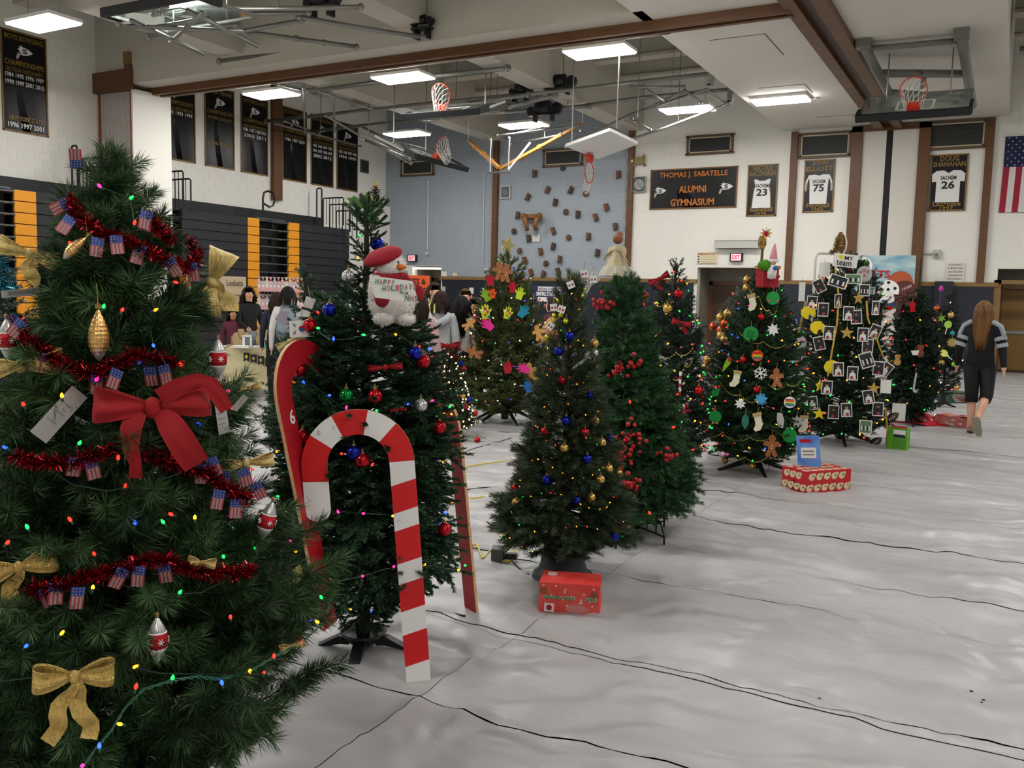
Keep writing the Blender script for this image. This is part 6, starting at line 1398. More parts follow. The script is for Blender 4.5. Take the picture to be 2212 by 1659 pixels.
tbow('redbow', 1479, 884, .05, velvet, 'small red ribbon low on the narrow dark tree', 1.2, .04, tails=((0, -1),), wave=.003)
# ================================================================ ornaments of the pine
silv = mat('satin silver', '#b9b7b4', .3, metal=.6); redg = mat('red glitter', '#b0141e', .25, metal=.5, bump=(300, .4)); pcm = mat('pinecone foil', '#c4583e', .2, metal=.7, noise=(16, .5), col2='#d0a050'); pcg = mat('pinecone foil pale', '#d8b070', .2, metal=.7)
def pinecone(label, a, b, l, tilt, out=.05):
    p = on_tree('long', a, b, out, 1.0); t = thing('pinecone_ornament', label, 'ornament', p); M = face_cam(p, tilt); M.translation = (0, 0, 0); M = M @ Matrix.Rotation(-math.pi / 2, 4, 'X')
    r_ = l * .18; mb = MB()
    def fn(u, v): z = (v - .5) * l; rr = r_ * math.sin(math.pi * min(1, max(0, v)) ** .8) * (1 + .07 * math.sin(u * 16 * math.pi + v * 40) * math.sin(-u * 16 * math.pi + v * 40)); return (rr * math.cos(2 * math.pi * u), rr * math.sin(2 * math.pi * u), z)
    mb.grid(fn, 48, 44); me = mb.build('cone', [pcm, pcg, silv], t, Vector((0, 0, 0)), True)
    me.matrix_local = M
    for f in me.data.polygons:
        c = f.center; v = c.z / l + .5; a_ = math.atan2(c.y, c.x); f.material_index = 2 if v < .18 + .06 * math.sin(a_ * 6) else (0 if c.x > r_ * .45 else (1 if math.sin(a_ * 8 + v * 40) * math.sin(a_ * -8 + v * 40) > -.25 else 0))
    MB().lathe([(r_ * .3, 0), (r_ * .34, .01), (r_ * .1, .014), (0, .02)], 10, 0, M @ Matrix.Translation((0, 0, l * .47))).build('cap', capm, t)
    MB().tube([M @ Vector((0, 0, l * .5)), M @ Vector((.01, 0, l * .5)) + Vector((-.02, 0, .06))], .001, 4).build('thread', mat('gold cord', '#9a8438', .5), t)
pinecone('long red and gold pinecone ornament hanging on the upper pine', 213, 722, .14, 0)
pinecone('red pinecone ornament tilted near the pine top tinsel', 163, 535, .085, -.75); pinecone('red and silver pinecone ornament at right below top tinsel', 392, 595, .11, .35, .0)
def spindle(label, a, b, l, tilt, out=.05):
    p = on_tree('long', a, b, out, 1.0); t = thing('spindle_ornament', label, 'ornament', p); M = face_cam(p, tilt); M.translation = (0, 0, 0); M = M @ Matrix.Rotation(-math.pi / 2, 4, 'X'); r_ = l * .21
    pf = lambda z: r_ * (1 - abs(z) ** 1.7) ** .9
    MB().lathe([(pf(z), z * l / 2) for z in (-.999, -.9, -.75, -.6, -.45, -.32)], 20, 0, M).build('tip', silv, t, smooth=True)
    MB().lathe([(pf(z) * 1.02, z * l / 2) for z in (-.32, -.15, 0, .15, .32)], 20, 0, M).build('band', redg, t, smooth=True)
    MB().lathe([(pf(z), z * l / 2) for z in (.32, .45, .6, .75, .9, .999)], 20, 0, M).build('tip', silv, t, smooth=True)
    for z in (-.33, .33): MB().lathe([(pf(z) * 1.0, z * l / 2 - .002), (pf(z) * 1.06, z * l / 2), (pf(z) * 1.0, z * l / 2 + .002)], 20, 0, M).build('ring', whitepr, t)
    for a_ in range(5):
        q = Matrix.Rotation(a_ * 1.257, 4, 'Z'); mb = MB()
        for j in range(3): mb.tube([M @ q @ Vector((r_ * 1.03, math.cos(j * 1.05) * r_ * .3, math.sin(j * 1.05) * l * .07)), M @ q @ Vector((r_ * 1.03, -math.cos(j * 1.05) * r_ * .3, -math.sin(j * 1.05) * l * .07))], .0012, 4)
        mb.build('snowflake', whitepr, t)
    MB().lathe([(.005, 0), (.006, .008), (.001, .012)], 8, 0, M @ Matrix.Translation((0, 0, l * .49))).build('cap', capm, t)
for a, b, ti, lb_ in ((18, 735, .05, 'silver spindle ornament with red band at left edge of pine'), (471, 775, 0, 'silver spindle ornament with red band in front of stall table'), (577, 1125, -.28, 'tilted silver spindle ornament with red band at right of pine'), (340, 1382, 0, 'silver spindle ornament with red band low on the pine')): spindle(lb_, a, b, .118, ti)
def paper_tag(label, a, b, w, h, tilt, turn, out=.05, fold=False):
    p = on_tree('long', a, b, out, 1.0); t = thing('paper_tag', label, 'tag', p); M = face_cam(p, tilt, turn); M.translation = (0, 0, 0)
    mb = MB(); mb.box((0, 0, 0), (w, h, .0008), 0, M); mb.build('sheet', mat('tag paper', '#a8a4a0', .7), t)
    if fold: MB().box((w * .2, h * .75, .004), (w * .8, h * .6, .0008), 0, M @ Matrix.Rotation(.5, 4, 'X') @ Matrix.Rotation(-.7, 4, 'Z')).build('flap', mat('tag paper', '#a8a4a0', .7), t)
    for i in range(3): MB().box((-w * .05, h * (.2 - .18 * i), .0008), (w * .6, .0025, .0004), 0, M).build('writing', mat('grey print', '#777777', .6), t)
paper_tag('blank grey paper tag tilted at left of the red velvet bow', 128, 895, .05, .15, -.75, .3, .0); paper_tag('folded white paper tag at the right end of red velvet bow', 480, 905, .035, .085, .15, .6, .03, True); paper_tag('white paper edge sticking out at upper left of pine', 52, 632, .11, .02, .12, 0, .0)
# ================================================================ candy canes of painted board
caner, canew = mat('cane red paint', '#cf1a1c', .5, noise=(12, .08)), mat('cane white paint', '#e6e3df', .5, noise=(9, .04)); ply = mat('board edge', '#c9a070', .7); caneb = mat('cane back red', '#b01422', .5, noise=(6, .15))
def cane(label, base, zc, ro, ri, leg, lean, yaw, turn, mirror=1, back=False, mark=None, tilt=0.0):
    t = thing('candy_cane', label, 'decoration', base); M = Matrix.Rotation(yaw, 4, 'Z') @ Matrix.Rotation(lean, 4, 'Y') @ Matrix.Rotation(turn, 4, 'Z') @ Matrix.Rotation(math.pi / 2, 4, 'X') @ Matrix.Rotation(tilt, 4, 'Z')
    xc = -(ro + ri) / 2 * mirror; n = 28
    def arc(r, a0, a1, m=n): return [(xc + mirror * r * math.cos(R(a0 + (a1 - a0) * i / m)), zc + r * math.sin(R(a0 + (a1 - a0) * i / m))) for i in range(m + 1)]
    hw = (ro - ri) / 2; xl = xc - mirror * (ro + ri) / 2
    endc = [(xl + mirror * -hw * math.cos(R(a)), zc - leg - hw * math.sin(R(a)) * .9) for a in range(0, 181, 20)]
    out = [(mirror * hw, 0)] + arc(ro, 0, 180) + endc + arc(ri, 180, 0) + [(-mirror * hw, 0)]
    if mirror < 0: out = out[::-1]
    mb = MB(); mb.prism(out, .014, 0, M, -.014, side=1); mb.build('board', [caneb, ply], t)
    F = lambda pts, c, nm: MB().prism(pts if mirror > 0 else pts[::-1], .0015, 0, M).build(nm, c, t)
    fr = [0, .053 / .495, .123 / .495, .175 / .495, .235 / .495, .28 / .495, .352 / .495, .39 / .495, .45 / .495, 1.0]; slant = .012
    for i in range(9):
        z0, z1 = fr[i] * zc, fr[i + 1] * zc; s0 = slant if i else 0; s1 = slant if i < 8 else 0
        F([(-mirror * hw, z0 - s0), (mirror * hw, z0 + s0), (mirror * hw, z1 + s1), (-mirror * hw, z1 - s1)], canew if i % 2 == 0 else caner, 'white_band' if i % 2 == 0 else 'red_band')
    an = [0, 44, 76, 114, 143, 180]
    for i in range(5): F(arc(ro, an[i], an[i + 1], 6) + arc(ri, an[i + 1], an[i], 6), caner if i % 2 == 0 else canew, 'red_band' if i % 2 == 0 else 'white_band')
    F([(xl + hw * mirror, zc), (xl - hw * mirror, zc), (xl - hw * mirror, zc - leg * .3), (xl + hw * mirror, zc - leg * .34)], caner, 'red_band')
    F([(xl + hw * mirror, zc - leg * .34), (xl - hw * mirror, zc - leg * .3)] + endc, canew, 'white_band')
    if mark: text(mark, .035, .06, canew, t, M @ Matrix.Translation((-.05 * 0 + xc * .12, zc * .93, -.0145)) @ Matrix.Rotation(math.pi, 4, 'Y'), .02, 'painted_mark', .001)
    return t
b = onZ(905, 1483); yc = math.atan2(-b[0], b[1])
cane('red and white striped plywood candy cane standing in front', b, .94, .222, .122, .17, 0, yc + .02, 0, 1, False, None, .085)
b = atD(708, 1352, 3.62)
cane('red backed candy cane edge-on behind the pine, left of the tree', b, .93, .222, .122, .17, -.19, math.atan2(-b[0], b[1]), R(-121), 1, True, '6')
b = onZ(1022, 1326)
cane('red backed candy cane edge-on at right of the snowman tree', b, .93, .222, .122, .17, -.11, math.atan2(-b[0], b[1]), R(126), -1, True)
# ================================================================ plush snowman
px = 3.68 / FPX; p = Vector(atD(847, 644, 3.68)); t = thing('plush_snowman', 'white plush snowman with red beret and scarf holding a card', 'plush toy', p); M = face_cam(p, 0, .25); M.translation = (0, 0, 0)
fur = mat('white plush', '#d9d4cf', .95); felt_r = mat('dark red felt', '#8e1424', .9)
def furry(c, r, n, hl, nm):
    """plush ball: lumpy body and short tufts as one mesh"""
    g = np.random.default_rng(n); mb = MB(); mb.sph(c, r, 24, 16, 0, M); rr = np.array(r if isinstance(r, tuple) else (r,) * 3)
    d = g.normal(0, 1, (n, 3)); d /= np.linalg.norm(d, axis=1)[:, None]; b_ = np.array(c) + d * rr * .97; e = b_ + (d + g.normal(0, .5, (n, 3))) * hl * .7; s_ = np.cross(d, g.normal(0, 1, (n, 3))); s_ /= np.linalg.norm(s_, axis=1)[:, None]; s_ *= .0022
    V = np.stack([b_ - s_, b_ + s_, e], 1).reshape(-1, 3); mb.add([tuple(v) for v in V], [(3 * i, 3 * i + 1, 3 * i + 2) for i in range(n)], 0, M); return mb.build(nm, fur, t, smooth=True)
u = px
furry((0, -8 * u, 0), (51 * u, 44 * u, 42 * u), 2600, .011, 'lower_body'); furry((-4 * u, 28 * u, 0), (40 * u, 36 * u, 32 * u), 1800, .010, 'upper_body'); furry((-4 * u, 68 * u, 4 * u), (32 * u, 30 * u, 31 * u), 1500, .009, 'head')
for s_ in (-1, 1): furry((s_ * 24 * u, -44 * u, 22 * u), (22 * u, 14 * u, 22 * u), 500, .008, 'foot')
furry((-38 * u, 18 * u, 16 * u), (18 * u, 30 * u, 18 * u), 500, .009, 'arm')
MB().lathe([(.0, 0), (38 * u, 2 * u), (44 * u, 9 * u), (41 * u, 17 * u), (28 * u, 26 * u), (0, 29 * u)], 28, 0, M @ Matrix.Translation((-16 * u, 78 * u, -4 * u)) @ Matrix.Rotation(-math.pi / 2 + .15, 4, 'X') @ Matrix.Rotation(-.42, 4, 'Y')).build('beret', felt_r, t, smooth=True)
MB().tube([M @ Vector((30 * u * math.cos(a) - 3 * u, 45 * u + 2 * u * math.sin(a * 2), 28 * u * math.sin(a))) for a in [i * math.pi / 10 for i in range(20)]], 9 * u, 8, closed=True).build('scarf', felt_r, t, smooth=True)
MB().tube([M @ Vector((18 * u, 44 * u, 22 * u)), M @ Vector((34 * u, 32 * u, 26 * u)), M @ Vector((50 * u, 22 * u, 22 * u))], [9 * u, 10 * u, 6 * u], 8).build('scarf_end', felt_r, t, smooth=True)
MB().lathe([(7 * u, 0), (6 * u, 8 * u), (3 * u, 20 * u), (0, 24 * u)], 12, 0, M @ Matrix.Translation((6 * u, 66 * u, 32 * u)) @ Matrix.Rotation(.5, 4, 'Y')).build('carrot_nose', mat('orange felt', '#d8701c', .8), t, smooth=True)
for s_ in (-1, 1): MB().sph(M @ Vector((-6 * u + s_ * 10 * u, 76 * u, 32 * u)), 3.2 * u, 8, 6).build('eye', mat('plush eye', '#4a5568', .3), t, smooth=True)
MB().sph((-30 * u, 0, 34 * u), (17 * u, 20 * u, 12 * u), 16, 10, 0, M).sph((-14 * u, 6 * u, 34 * u), (8 * u, 9 * u, 8 * u), 12, 8, 0, M).build('mitten', felt_r, t, smooth=True)
MB().sph((52 * u, 12 * u, 20 * u), (14 * u, 18 * u, 10 * u), 16, 10, 0, M).build('mitten', felt_r, t, smooth=True)
p2 = Vector(atD(852, 624, 3.50)); t = thing('greeting_card', 'white card with coloured holiday lettering held by the plush snowman', 'card', p2); M = face_cam(p2, -.06); M.translation = (0, 0, 0); w2 = 3.50 / FPX
MB().prism([(a * w2, b_ * w2) for a, b_ in ((-54, 24), (38, 20), (54, -26), (-40, -22))], .002, 0, M).build('sheet', paperw, t)
cl3 = [mat('letter green', '#2f7a4a', .6), mat('letter pink', '#c06070', .6), mat('letter dark', '#3a2420', .6)]
for s_, x0, y0, h_, ti in (('HAPPY', -38, 13, 11, 0), ('HOLIDAYS', -22, -1, 12, .14), ('FROM', 14, -3 - 4, 6, 0), ('NHS', 28, -17, 13, 0)):
    for i, ch in enumerate(s_): text(ch, h_ * .6 * w2, h_ * w2, cl3[(i + (2 if s_ == 'FROM' else 0)) % 2 if s_ != 'FROM' else 2], t, M @ Matrix.Translation(((x0 + i * h_ * .78) * w2, (y0 + i * ti * 10) * w2, .003)), .02)
# topmost decorations of the snowman tree
p = Vector(atD(811, 418, 4.0)); t = thing('pinecone_pick', 'snow-edged pinecone with gold ribbon topping the snowman tree', 'topper', p); pk = mat('pinecone scale', '#2b1c14', .7)
for i in range(26):
    a = i * 2.4; z = .028 - i * .0022; r_ = .012 + .012 * math.sin(i / 26 * math.pi); MB().add([(0, 0, z), (r_ * math.cos(a - .35), r_ * math.sin(a - .35), z + .006), (r_ * 1.25 * math.cos(a), r_ * 1.25 * math.sin(a), z + .009), (r_ * math.cos(a + .35), r_ * math.sin(a + .35), z + .006), (0, 0, z + .006)], [(0, 1, 2, 3), (4, 3, 2, 1), (0, 4, 1), (0, 3, 4)]).build('scale', pk, t)
mb = MB(); ribbon(mb, [(-.02, .0, -.05), (-.03, .02, 0), (-.01, .01, .05), (.0, 0, .02)], .02); mb.build('gold_ribbon', goldm, t, smooth=True)
t = thing('holly_sprig', 'green holly leaves below the pinecone on the snowman tree', 'leaves', Vector(atD(793, 450, 3.95))); hol = mat('holly leaf', '#4d7a35', .4)
for ang, s_ in ((2.7, .055), (.4, .045), (-1.0, .05), (1.6, .04)):
    P_ = [];
    for i in range(12): a = i / 12 * 2 * math.pi; q = 1 if i % 2 == 0 else .72; P_.append((s_ * (1 + math.cos(a) * q) * .9, s_ * .5 * math.sin(a) * q))
    MB().prism(P_, .0015, 0, face_cam(t.location, ang).to_3x3().to_4x4()).build('leaf', hol, t)
flat('snow', 664, 667, STOCK, .02, felt['white'], 'white toy boot ornament with dark strap on the snowman tree', 'boot ornament', 'toy_boot', -.3, .1, 0, .03, lambda t, M, sc, d: MB().box((0, -.02 * sc, d), (.5 * sc, .09 * sc, .004), 0, M).build('strap', blackm, t))
def kor(t, M, sc, d):
    MB().prism([(a, b_) for a, b_ in circ(.013, 16)], .001, 0, M, d).build('disc', felt['blue'], t); MB().prism([(.013 * math.cos(a), .013 * math.sin(a)) for a in [i * math.pi / 8 - .4 for i in range(9)]], .001, 0, M, d + .0008).build('half_disc', felt['red'], t)
    for x, y, an in ((-.03, .016, .6), (.03, .016, -.6), (-.03, -.016, -.6), (.03, -.016, .6)):
        for j in range(3): MB().box((x + (j - 1) * .004, y + (j - 1) * .003 * (1 if an < 0 else -1), d + .0006), (.002, .012, .001), 0, M).build('bar', blackpr, t)
flat('snow', 652, 710, [(-.05, -.034), (.05, -.034), (.05, .034), (-.05, .034)], .002, paperw, 'small white flag card with red and blue disc on snowman tree', 'card', 'flag_card', .05, 1, 0, .03, kor)
flat('snow', 612, 690, [(-.5, .1), (-.1, .5), (.5, .4), (.2, 0), (.1, -.5), (-.2, -.2)], .003, mat('lavender card', '#a89cb0', .7), 'lavender paper bird at left of the snowman tree', 'ornament', 'paper_bird', .2, .07, 0, .0)
# ================================================================ toppers of the other trees
D_ = TREES['angel']['D']; p = Vector(atD(1332, 597, D_)); t = thing('angel_topper', 'angel doll in cream gown with ribbons topping bright green tree', 'topper', p); cw = mat('cream lace', '#c8bc98', .8, noise=(40, .2)); u = D_ / FPX
mb = MB()
def gown(a, v): th = a * 2 * math.pi; r_ = (32 - 22 * v ** .8) * u * (1 + .10 * math.sin(th * 7) * (1 - v)); return (r_ * math.cos(th), r_ * math.sin(th), v * 66 * u)
mb.grid(gown, 42, 12); mb.build('gown', cw, t, smooth=True)
mb = MB()
def veil(a, v): th = a * 2 * math.pi; r_ = (36 - 10 * v) * u * (1 + .14 * math.sin(th * 9)); return (r_ * math.cos(th), r_ * math.sin(th), v * 22 * u)
mb.grid(veil, 54, 5); mb.build('lace_hem', mat('white lace', '#d0cabc', .8, alpha=.7), t, smooth=True)
MB().sph((0, 0, 80 * u), 11 * u, 14, 10).build('head', mat('doll hair', '#8a5236', .7), t, smooth=True); MB().sph((2 * u, 4 * u, 90 * u), 7 * u, 10, 8).build('hair_bun', mat('doll hair', '#8a5236', .7), t, smooth=True)
for s_, e in ((1, (48, -8)), (1, (42, 6)), (-1, (-28, 22))):
    mb = MB(); ribbon(mb, [(0, -10 * u, 58 * u), (s_ * 14 * u, -12 * u, 50 * u), (e[0] * .7 * u, -10 * u, (e[1] + 24) * u), (e[0] * u, -6 * u, e[1] * u + 10 * u)], 7 * u); mb.build('ribbon', cw, t, smooth=True)
for s_ in (-1, 1): MB().sph((s_ * 14 * u, -2 * u, 52 * u), (8 * u, 6 * u, 12 * u), 10, 8).build('sleeve', cw, t, smooth=True)
D_ = TREES['chimney']['D'] - .3; u = D_ / FPX; p = Vector(atD(1656, 622, D_)); t = thing('chimney_topper', 'red brick toy chimney with tan rim topping the chimney tree', 'topper', p); M = face_cam(p, 0, .5); M.translation = (0, 0, 0); br_ = mat('toy brick', '#9c1626', .8)
for i in range(6):
    for k in range(3):
        for s_ in range(4):
            Q = Matrix.Rotation(s_ * math.pi / 2, 4, 'Y'); MB().box(((k - 1) * 11.4 * u + (3 if i % 2 else -3) * u * 0, 5 * u + i * 6.6 * u, 17 * u), (10.8 * u, 6 * u, 2 * u), 0, M @ Q).build('brick', br_, t)
MB().box((0, 21 * u, 0), (33 * u, 42 * u, 33 * u), 0, M).build('core', mat('toy mortar', '#6d101c', .8), t); MB().box((0, 44 * u, 0), (40 * u, 7 * u, 40 * u), 0, M).build('rim', mat('tan felt', '#b07030', .8), t)
p = Vector(atD(1668, 585, D_ - .12)); t = thing('gnome_doll', 'white-bearded gnome doll with pink pointed hat by toy chimney', 'doll', p); M = face_cam(p, -.05); M.translation = (0, 0, 0)
MB().lathe([(0, -18 * u), (9 * u, -16 * u), (10 * u, 0), (7 * u, 12 * u), (0, 16 * u)], 14, 0, M @ Matrix.Rotation(-math.pi / 2, 4, 'X')).build('beard', fur, t, smooth=True)
MB().sph(M @ Vector((0, 18 * u, 2 * u)), 7 * u, 12, 8).build('head', sk1, t, smooth=True); MB().lathe([(9 * u, 20 * u), (8 * u, 30 * u), (5 * u, 44 * u), (1 * u, 58 * u)], 12, 0, M @ Matrix.Rotation(-math.pi / 2, 4, 'X')).build('hat', mat('pink felt', '#c98a94', .9), t, smooth=True)
MB().tube([M @ Vector((9 * u * math.cos(a), 21 * u, 9 * u * math.sin(a))) for a in [i * .5236 for i in range(12)]], 3 * u, 6, closed=True).build('hat_trim', fur, t); MB().sph(M @ Vector((6 * u, 6 * u, 9 * u)), 5 * u, 10, 8).build('mitten', felt['blue'], t, smooth=True)
p = Vector(atD(1653, 573, D_ - .1)); t = thing('green_plush_ball', 'fuzzy green plush lump resting on the toy chimney', 'plush toy', p); M = face_cam(p); M.translation = (0, 0, 0); fur_keep = fur; fur = mat('green plush', '#4c8a20', .95); furry((0, 0, 0), (15 * u, 11 * u, 12 * u), 900, .012, 'fur_ball'); fur = fur_keep
p = Vector(atD(1645, 560, D_)); t = thing('toy_lantern', 'gold toy street lantern rising from the chimney tree top', 'topper', p)
MB().tube([(0, 0, -20 * u), (1 * u, 0, 22 * u)], 3 * u, 8).build('post', mat('lantern post', '#5a4426', .5), t)
MB().lathe([(5 * u, 22 * u), (7 * u, 26 * u), (8.5 * u, 42 * u), (9.5 * u, 43 * u), (6 * u, 50 * u), (0, 53 * u)], 8, 0).build('lamp_case', foil['gold'], t)
for i in range(4): a = i * 1.571; MB().box((7.4 * u * math.cos(a), 7.4 * u * math.sin(a), 34 * u), (1.2 * u, 7 * u, 11 * u), 0, None, a).build('pane', mat('lantern pane', '#6d5418', .3), t)
p = Vector(atD(1655, 503, D_)); t = thing('santa_figure', 'tiny red and white santa figure on a gold star above lantern', 'topper', p); MB().sph((0, 0, -2 * u), (5 * u, 5 * u, 7 * u), 10, 8).build('coat', felt['red'], t, smooth=True); MB().sph((0, 0, 6 * u), 4 * u, 10, 8).build('head', fur, t, smooth=True)
M = face_cam(p); M.translation = (0, 0, 0); MB().prism([(a * 14 * u, b_ * 14 * u) for a, b_ in star(1.0, 8, .5)], .004, 0, M, -.03).build('star_burst', mat('pale gold', '#b8a868', .3, metal=.6), t); MB().tube([(0, .01, -8 * u), (-4 * u, .01, -14 * u)], 2 * u, 6).build('stem', foil['gold'], t)
D_ = TREES['photo']['D'] - .1; u = D_ / FPX; p = Vector(atD(1817, 525, D_)); t = thing('football_plaque', 'brown oval football plaque with gold bow topping the photo tree', 'topper', p); M = face_cam(p, .08); M.translation = (0, 0, 0)
MB().prism([(a * u, b_ * u) for a, b_ in circ(24, 24, .5)], .02, 0, M).build('plaque', mat('plaque brown', '#7a4a30', .6), t)
for s_ in (-1, 1): MB().tube([M @ Vector((s_ * 11 * u * math.cos(a), 24 * u * math.sin(a), .02)) for a in (-1.2, -.6, 0, .6, 1.2)], 1.6 * u, 5).build('white_piping', whitepr, t)
for i in range(4): MB().box((0, (12 - 6 * i) * u, .022), (9 * u, 1.4 * u, .003), 0, M).build('gold_line', foil['gold'], t)
p = Vector(atD(1805, 540, D_ - .02)); t = thing('tinsel_puff', 'gold tinsel puff beside the football plaque', 'tinsel', p); tinsel_mesh([Vector((-10 * u, 0, -6 * u)), Vector((0, 0, -4 * u)), Vector((4 * u, 0, 20 * u)), Vector((8 * u, 0, 30 * u))], 9 * u, 3000, [foil['gold'], mat('pale gold', '#b8a868', .3, metal=.6)], 'tinsel', t, 8, .006)
# small things on the two far trees
vio = mat('violin brown', '#7a3f1c', .4)
VP = [(.0, .2), (.1, .18), (.13, .08), (.08, .0), (.15, -.12), (.12, -.25), (0, -.3), (-.12, -.25), (-.15, -.12), (-.08, 0), (-.13, .08), (-.1, .18)]
for a, b, m_, s_, lb_ in ((1988, 755, vio, .34, 'brown violin ornament on the dense dark tree'), (1939, 775, mat('tan violin', '#b88a4c', .4), .3, 'tan guitar ornament on the dense dark tree')):
    flat('brownbow', a, b, VP, .012, m_, lb_, 'instrument ornament', 'violin_ornament', 0, s_, 0, .04, lambda t, M, sc, d: MB().box((0, .32 * sc, d * .6), (.05 * sc, .3 * sc, .01), 0, M).build('neck', blackm, t))
flat('brownbow', 1971, 663, [(-.3, -.5), (.3, -.5), (.2, -.2), (.35, .2), (.2, .5), (-.2, .5), (-.3, .2), (-.2, -.2)], .02, foil['red'], 'red foil candy ornament high on the dense dark tree', 'ornament', 'candy_ornament', .1, .13, 0, .05)
flat('brownbow', 1977, 762, [(-.5, .3), (.5, .3), (.3, -.3), (-.3, -.3)], .02, felt['white'], 'white cup ornament on the dense dark tree', 'ornament', 'cup_ornament', .1, .1, 0, .05)
flat('brownbow', 1976, 826, [(-.05, .5), (.05, .5), (.05, -.3), (.15, -.42), (.2, -.3), (.25, -.35), (.15, -.55), (0, -.5), (-.05, -.35)], .008, felt['grey'], 'white hook-shaped ornament low on the dense dark tree', 'ornament', 'hook_ornament', -.1, .25, 0, .05)
flat('brownbow', 1920, 666, [(-.5, .1), (0, .25), (.5, 0), (.1, -.25), (-.3, -.15)], .02, foil['red'], 'red bird ornament at left of the dense dark tree', 'ornament', 'bird_ornament', .1, .13, 0, .05)
flat('lolly', 2034, 688, star(.5, 6, .45), .01, mat('lime glitter', '#6f9a2c', .5), 'green six-pointed snowflake on the lollipop tree', 'ornament', 'snowflake_ornament', .2, .14, 0, .05)
flat('lolly', 2057, 740, star(.5, 12, .6), .01, mat('pale gold', '#b8a868', .3, metal=.6), 'pale gold snowflake on the lollipop tree', 'ornament', 'snowflake_ornament', 0, .17, 0, .05)
for a, b, c, ti, lb_ in ((2016, 694, '#c02a72', -.1, 'pink lollipop ornament on the lollipop tree'), (2048, 701, '#9ac04a', -.2, 'lime lollipop ornament on the lollipop tree'), (2039, 763, '#d8d26a', .9, 'pale yellow lollipop ornament on the lollipop tree'), (2010, 688, '#d0408a', .5, 'smaller pink lollipop beside the pink one on lollipop tree')):
    flat('lolly', a, b, circ(.5, 18, .9), .012, mat('candy ' + c, c, .35), lb_, 'lollipop', 'lollipop_ornament', ti, .12, 0, .06, lambda t, M, sc, d: MB().tube([M @ Vector((0, -.5 * sc, d / 2)), M @ Vector((0, -1.3 * sc, d / 2))], .006, 5).build('stick', whitep, t))
t = thing('bulb_topper', 'magenta bulb topper on the bare wire tip of lollipop tree', 'topper', Vector(atD(2033, 624, TREES['lolly']['D']))); MB().lathe([(0, -.05), (.03, -.03), (.035, 0), (.02, .04), (0, .06)], 12).build('bulb', mat('candy magenta', '#c02a9c', .3), t, smooth=True); MB().tube([(0, 0, -.05), (0, 0, -.3)], .02, 6).build('stem', mat('purple tinsel', '#3a2a4a', .5), t)
p = on_tree('redbow', 1469, 827, .04, 1.0); t = thing('candy_cane_ornament', 'small striped candy cane hanging on the narrow dark tree', 'ornament', p)
for i in range(6): MB().tube([(0, 0, .1 - i * .035), (0, 0, .065 - i * .035)], .011, 7).build('stripe', felt['red'] if i % 2 else felt['white'], t)
# ================================================================ parcels and things on the floor
def parcel(label, name, fl_, fr_, h, dep, wrap, back=None):
    A, B = Vector(fl_), Vector(fr_); ex = (B - A).normalized(); ey = Vector((-ex.y, ex.x, 0)); w_ = (B - A).length; t = thing(name, label, 'gift box', (A + B) / 2 + ey * dep / 2 + Vector((0, 0, .004)))
    Mx = frame_M((0, 0, 0), ex, ey); mb = MB(); mb.box((0, 0, h / 2), (w_, dep, h), 0, Mx); bmx = mb.build('wrapped_box', wrap, t)
    for s_ in (-1, 1): MB().prism([(-dep / 2, 0), (dep / 2, 0), (0, h * .55)], .004, 0, Mx @ frame_M((s_ * w_ / 2, 0, .004), (0, 1, 0), (0, 0, 1))).build('fold', wrap, t)
    return t, Mx, w_
rw = mat('red wrapping paper', '#cf2f2a', .4, spec=.5, noise=(9, .25), col2='#d8564c')
t, Mx, w_ = parcel('red wrapped box with green lettering in front of bell stand', 'wrapped_gift', onZ(1163, 1327), onZ(1294, 1337), .165, .2, rw)
F = Mx @ frame_M((0, -.101, .0825), (1, 0, 0), (0, 0, 1)); U = F @ Matrix.Rotation(math.pi, 4, 'Z'); gl = mat('green print', '#2f7a3a', .5); wl_ = mat('wrap white', '#e0d0cc', .5)
for M_, x, s_ in ((U, .05, '¡Feliz Navidad!'), (U, -.11, '¡Feliz')):
    text(s_, .16 if 'N' in s_ else .06, .026, wl_, t, M_ @ Matrix.Translation((x, -.012, .002)), .08); text(s_, .155 if 'N' in s_ else .056, .023, gl, t, M_ @ Matrix.Translation((x, -.012, .004)), .03)
for x, y, w2, h2 in ((-.1, -.045, .05, .045),): MB().box((x, y, .001), (w2, h2, .001), 0, F).build('stamp_print', wl_, t); MB().prism([(a * .015 + x, b_ * .015 + y) for a, b_ in circ(1, 10)], .001, 0, F, .002).build('stamp_motif', felt['red'], t)
for i in range(16):
    x, y = RG.uniform(-.14, .14), RG.uniform(-.07, .07); MB().prism([(a + x, b_ + y) for a, b_ in star(.008, 6, .3)], .0006, 0, F, .001).build('snowflake_print', wl_, t)
TT = Mx @ Matrix.Translation((0, 0, .166))
for x, y, w2, h2 in ((-.1, .06, .05, .02), (-.1, .03, .045, .02)): MB().box((x, y, .001), (w2, h2, .001), 0, TT).build('stamp_print', wl_, t)
for x, y, r_ in ((-.13, .04, .02), (.125, .03, .022)):
    MB().prism([(a * r_ + x, b_ * r_ + y) for a, b_ in circ(1, 12)], .0006, 0, F, .001).build('round_print', mat('wrap brown', '#8a4a2a', .5), t)
for x, y, w2, h2 in ((.04, -.045, .12, .045),): MB().prism([(x + a * w2 / 2, y + b_ * h2 / 2) for a, b_ in circ(1, 16)], .0006, 0, F, .001).build('oval_print', mat('wrap pink', '#c97a7a', .5), t)
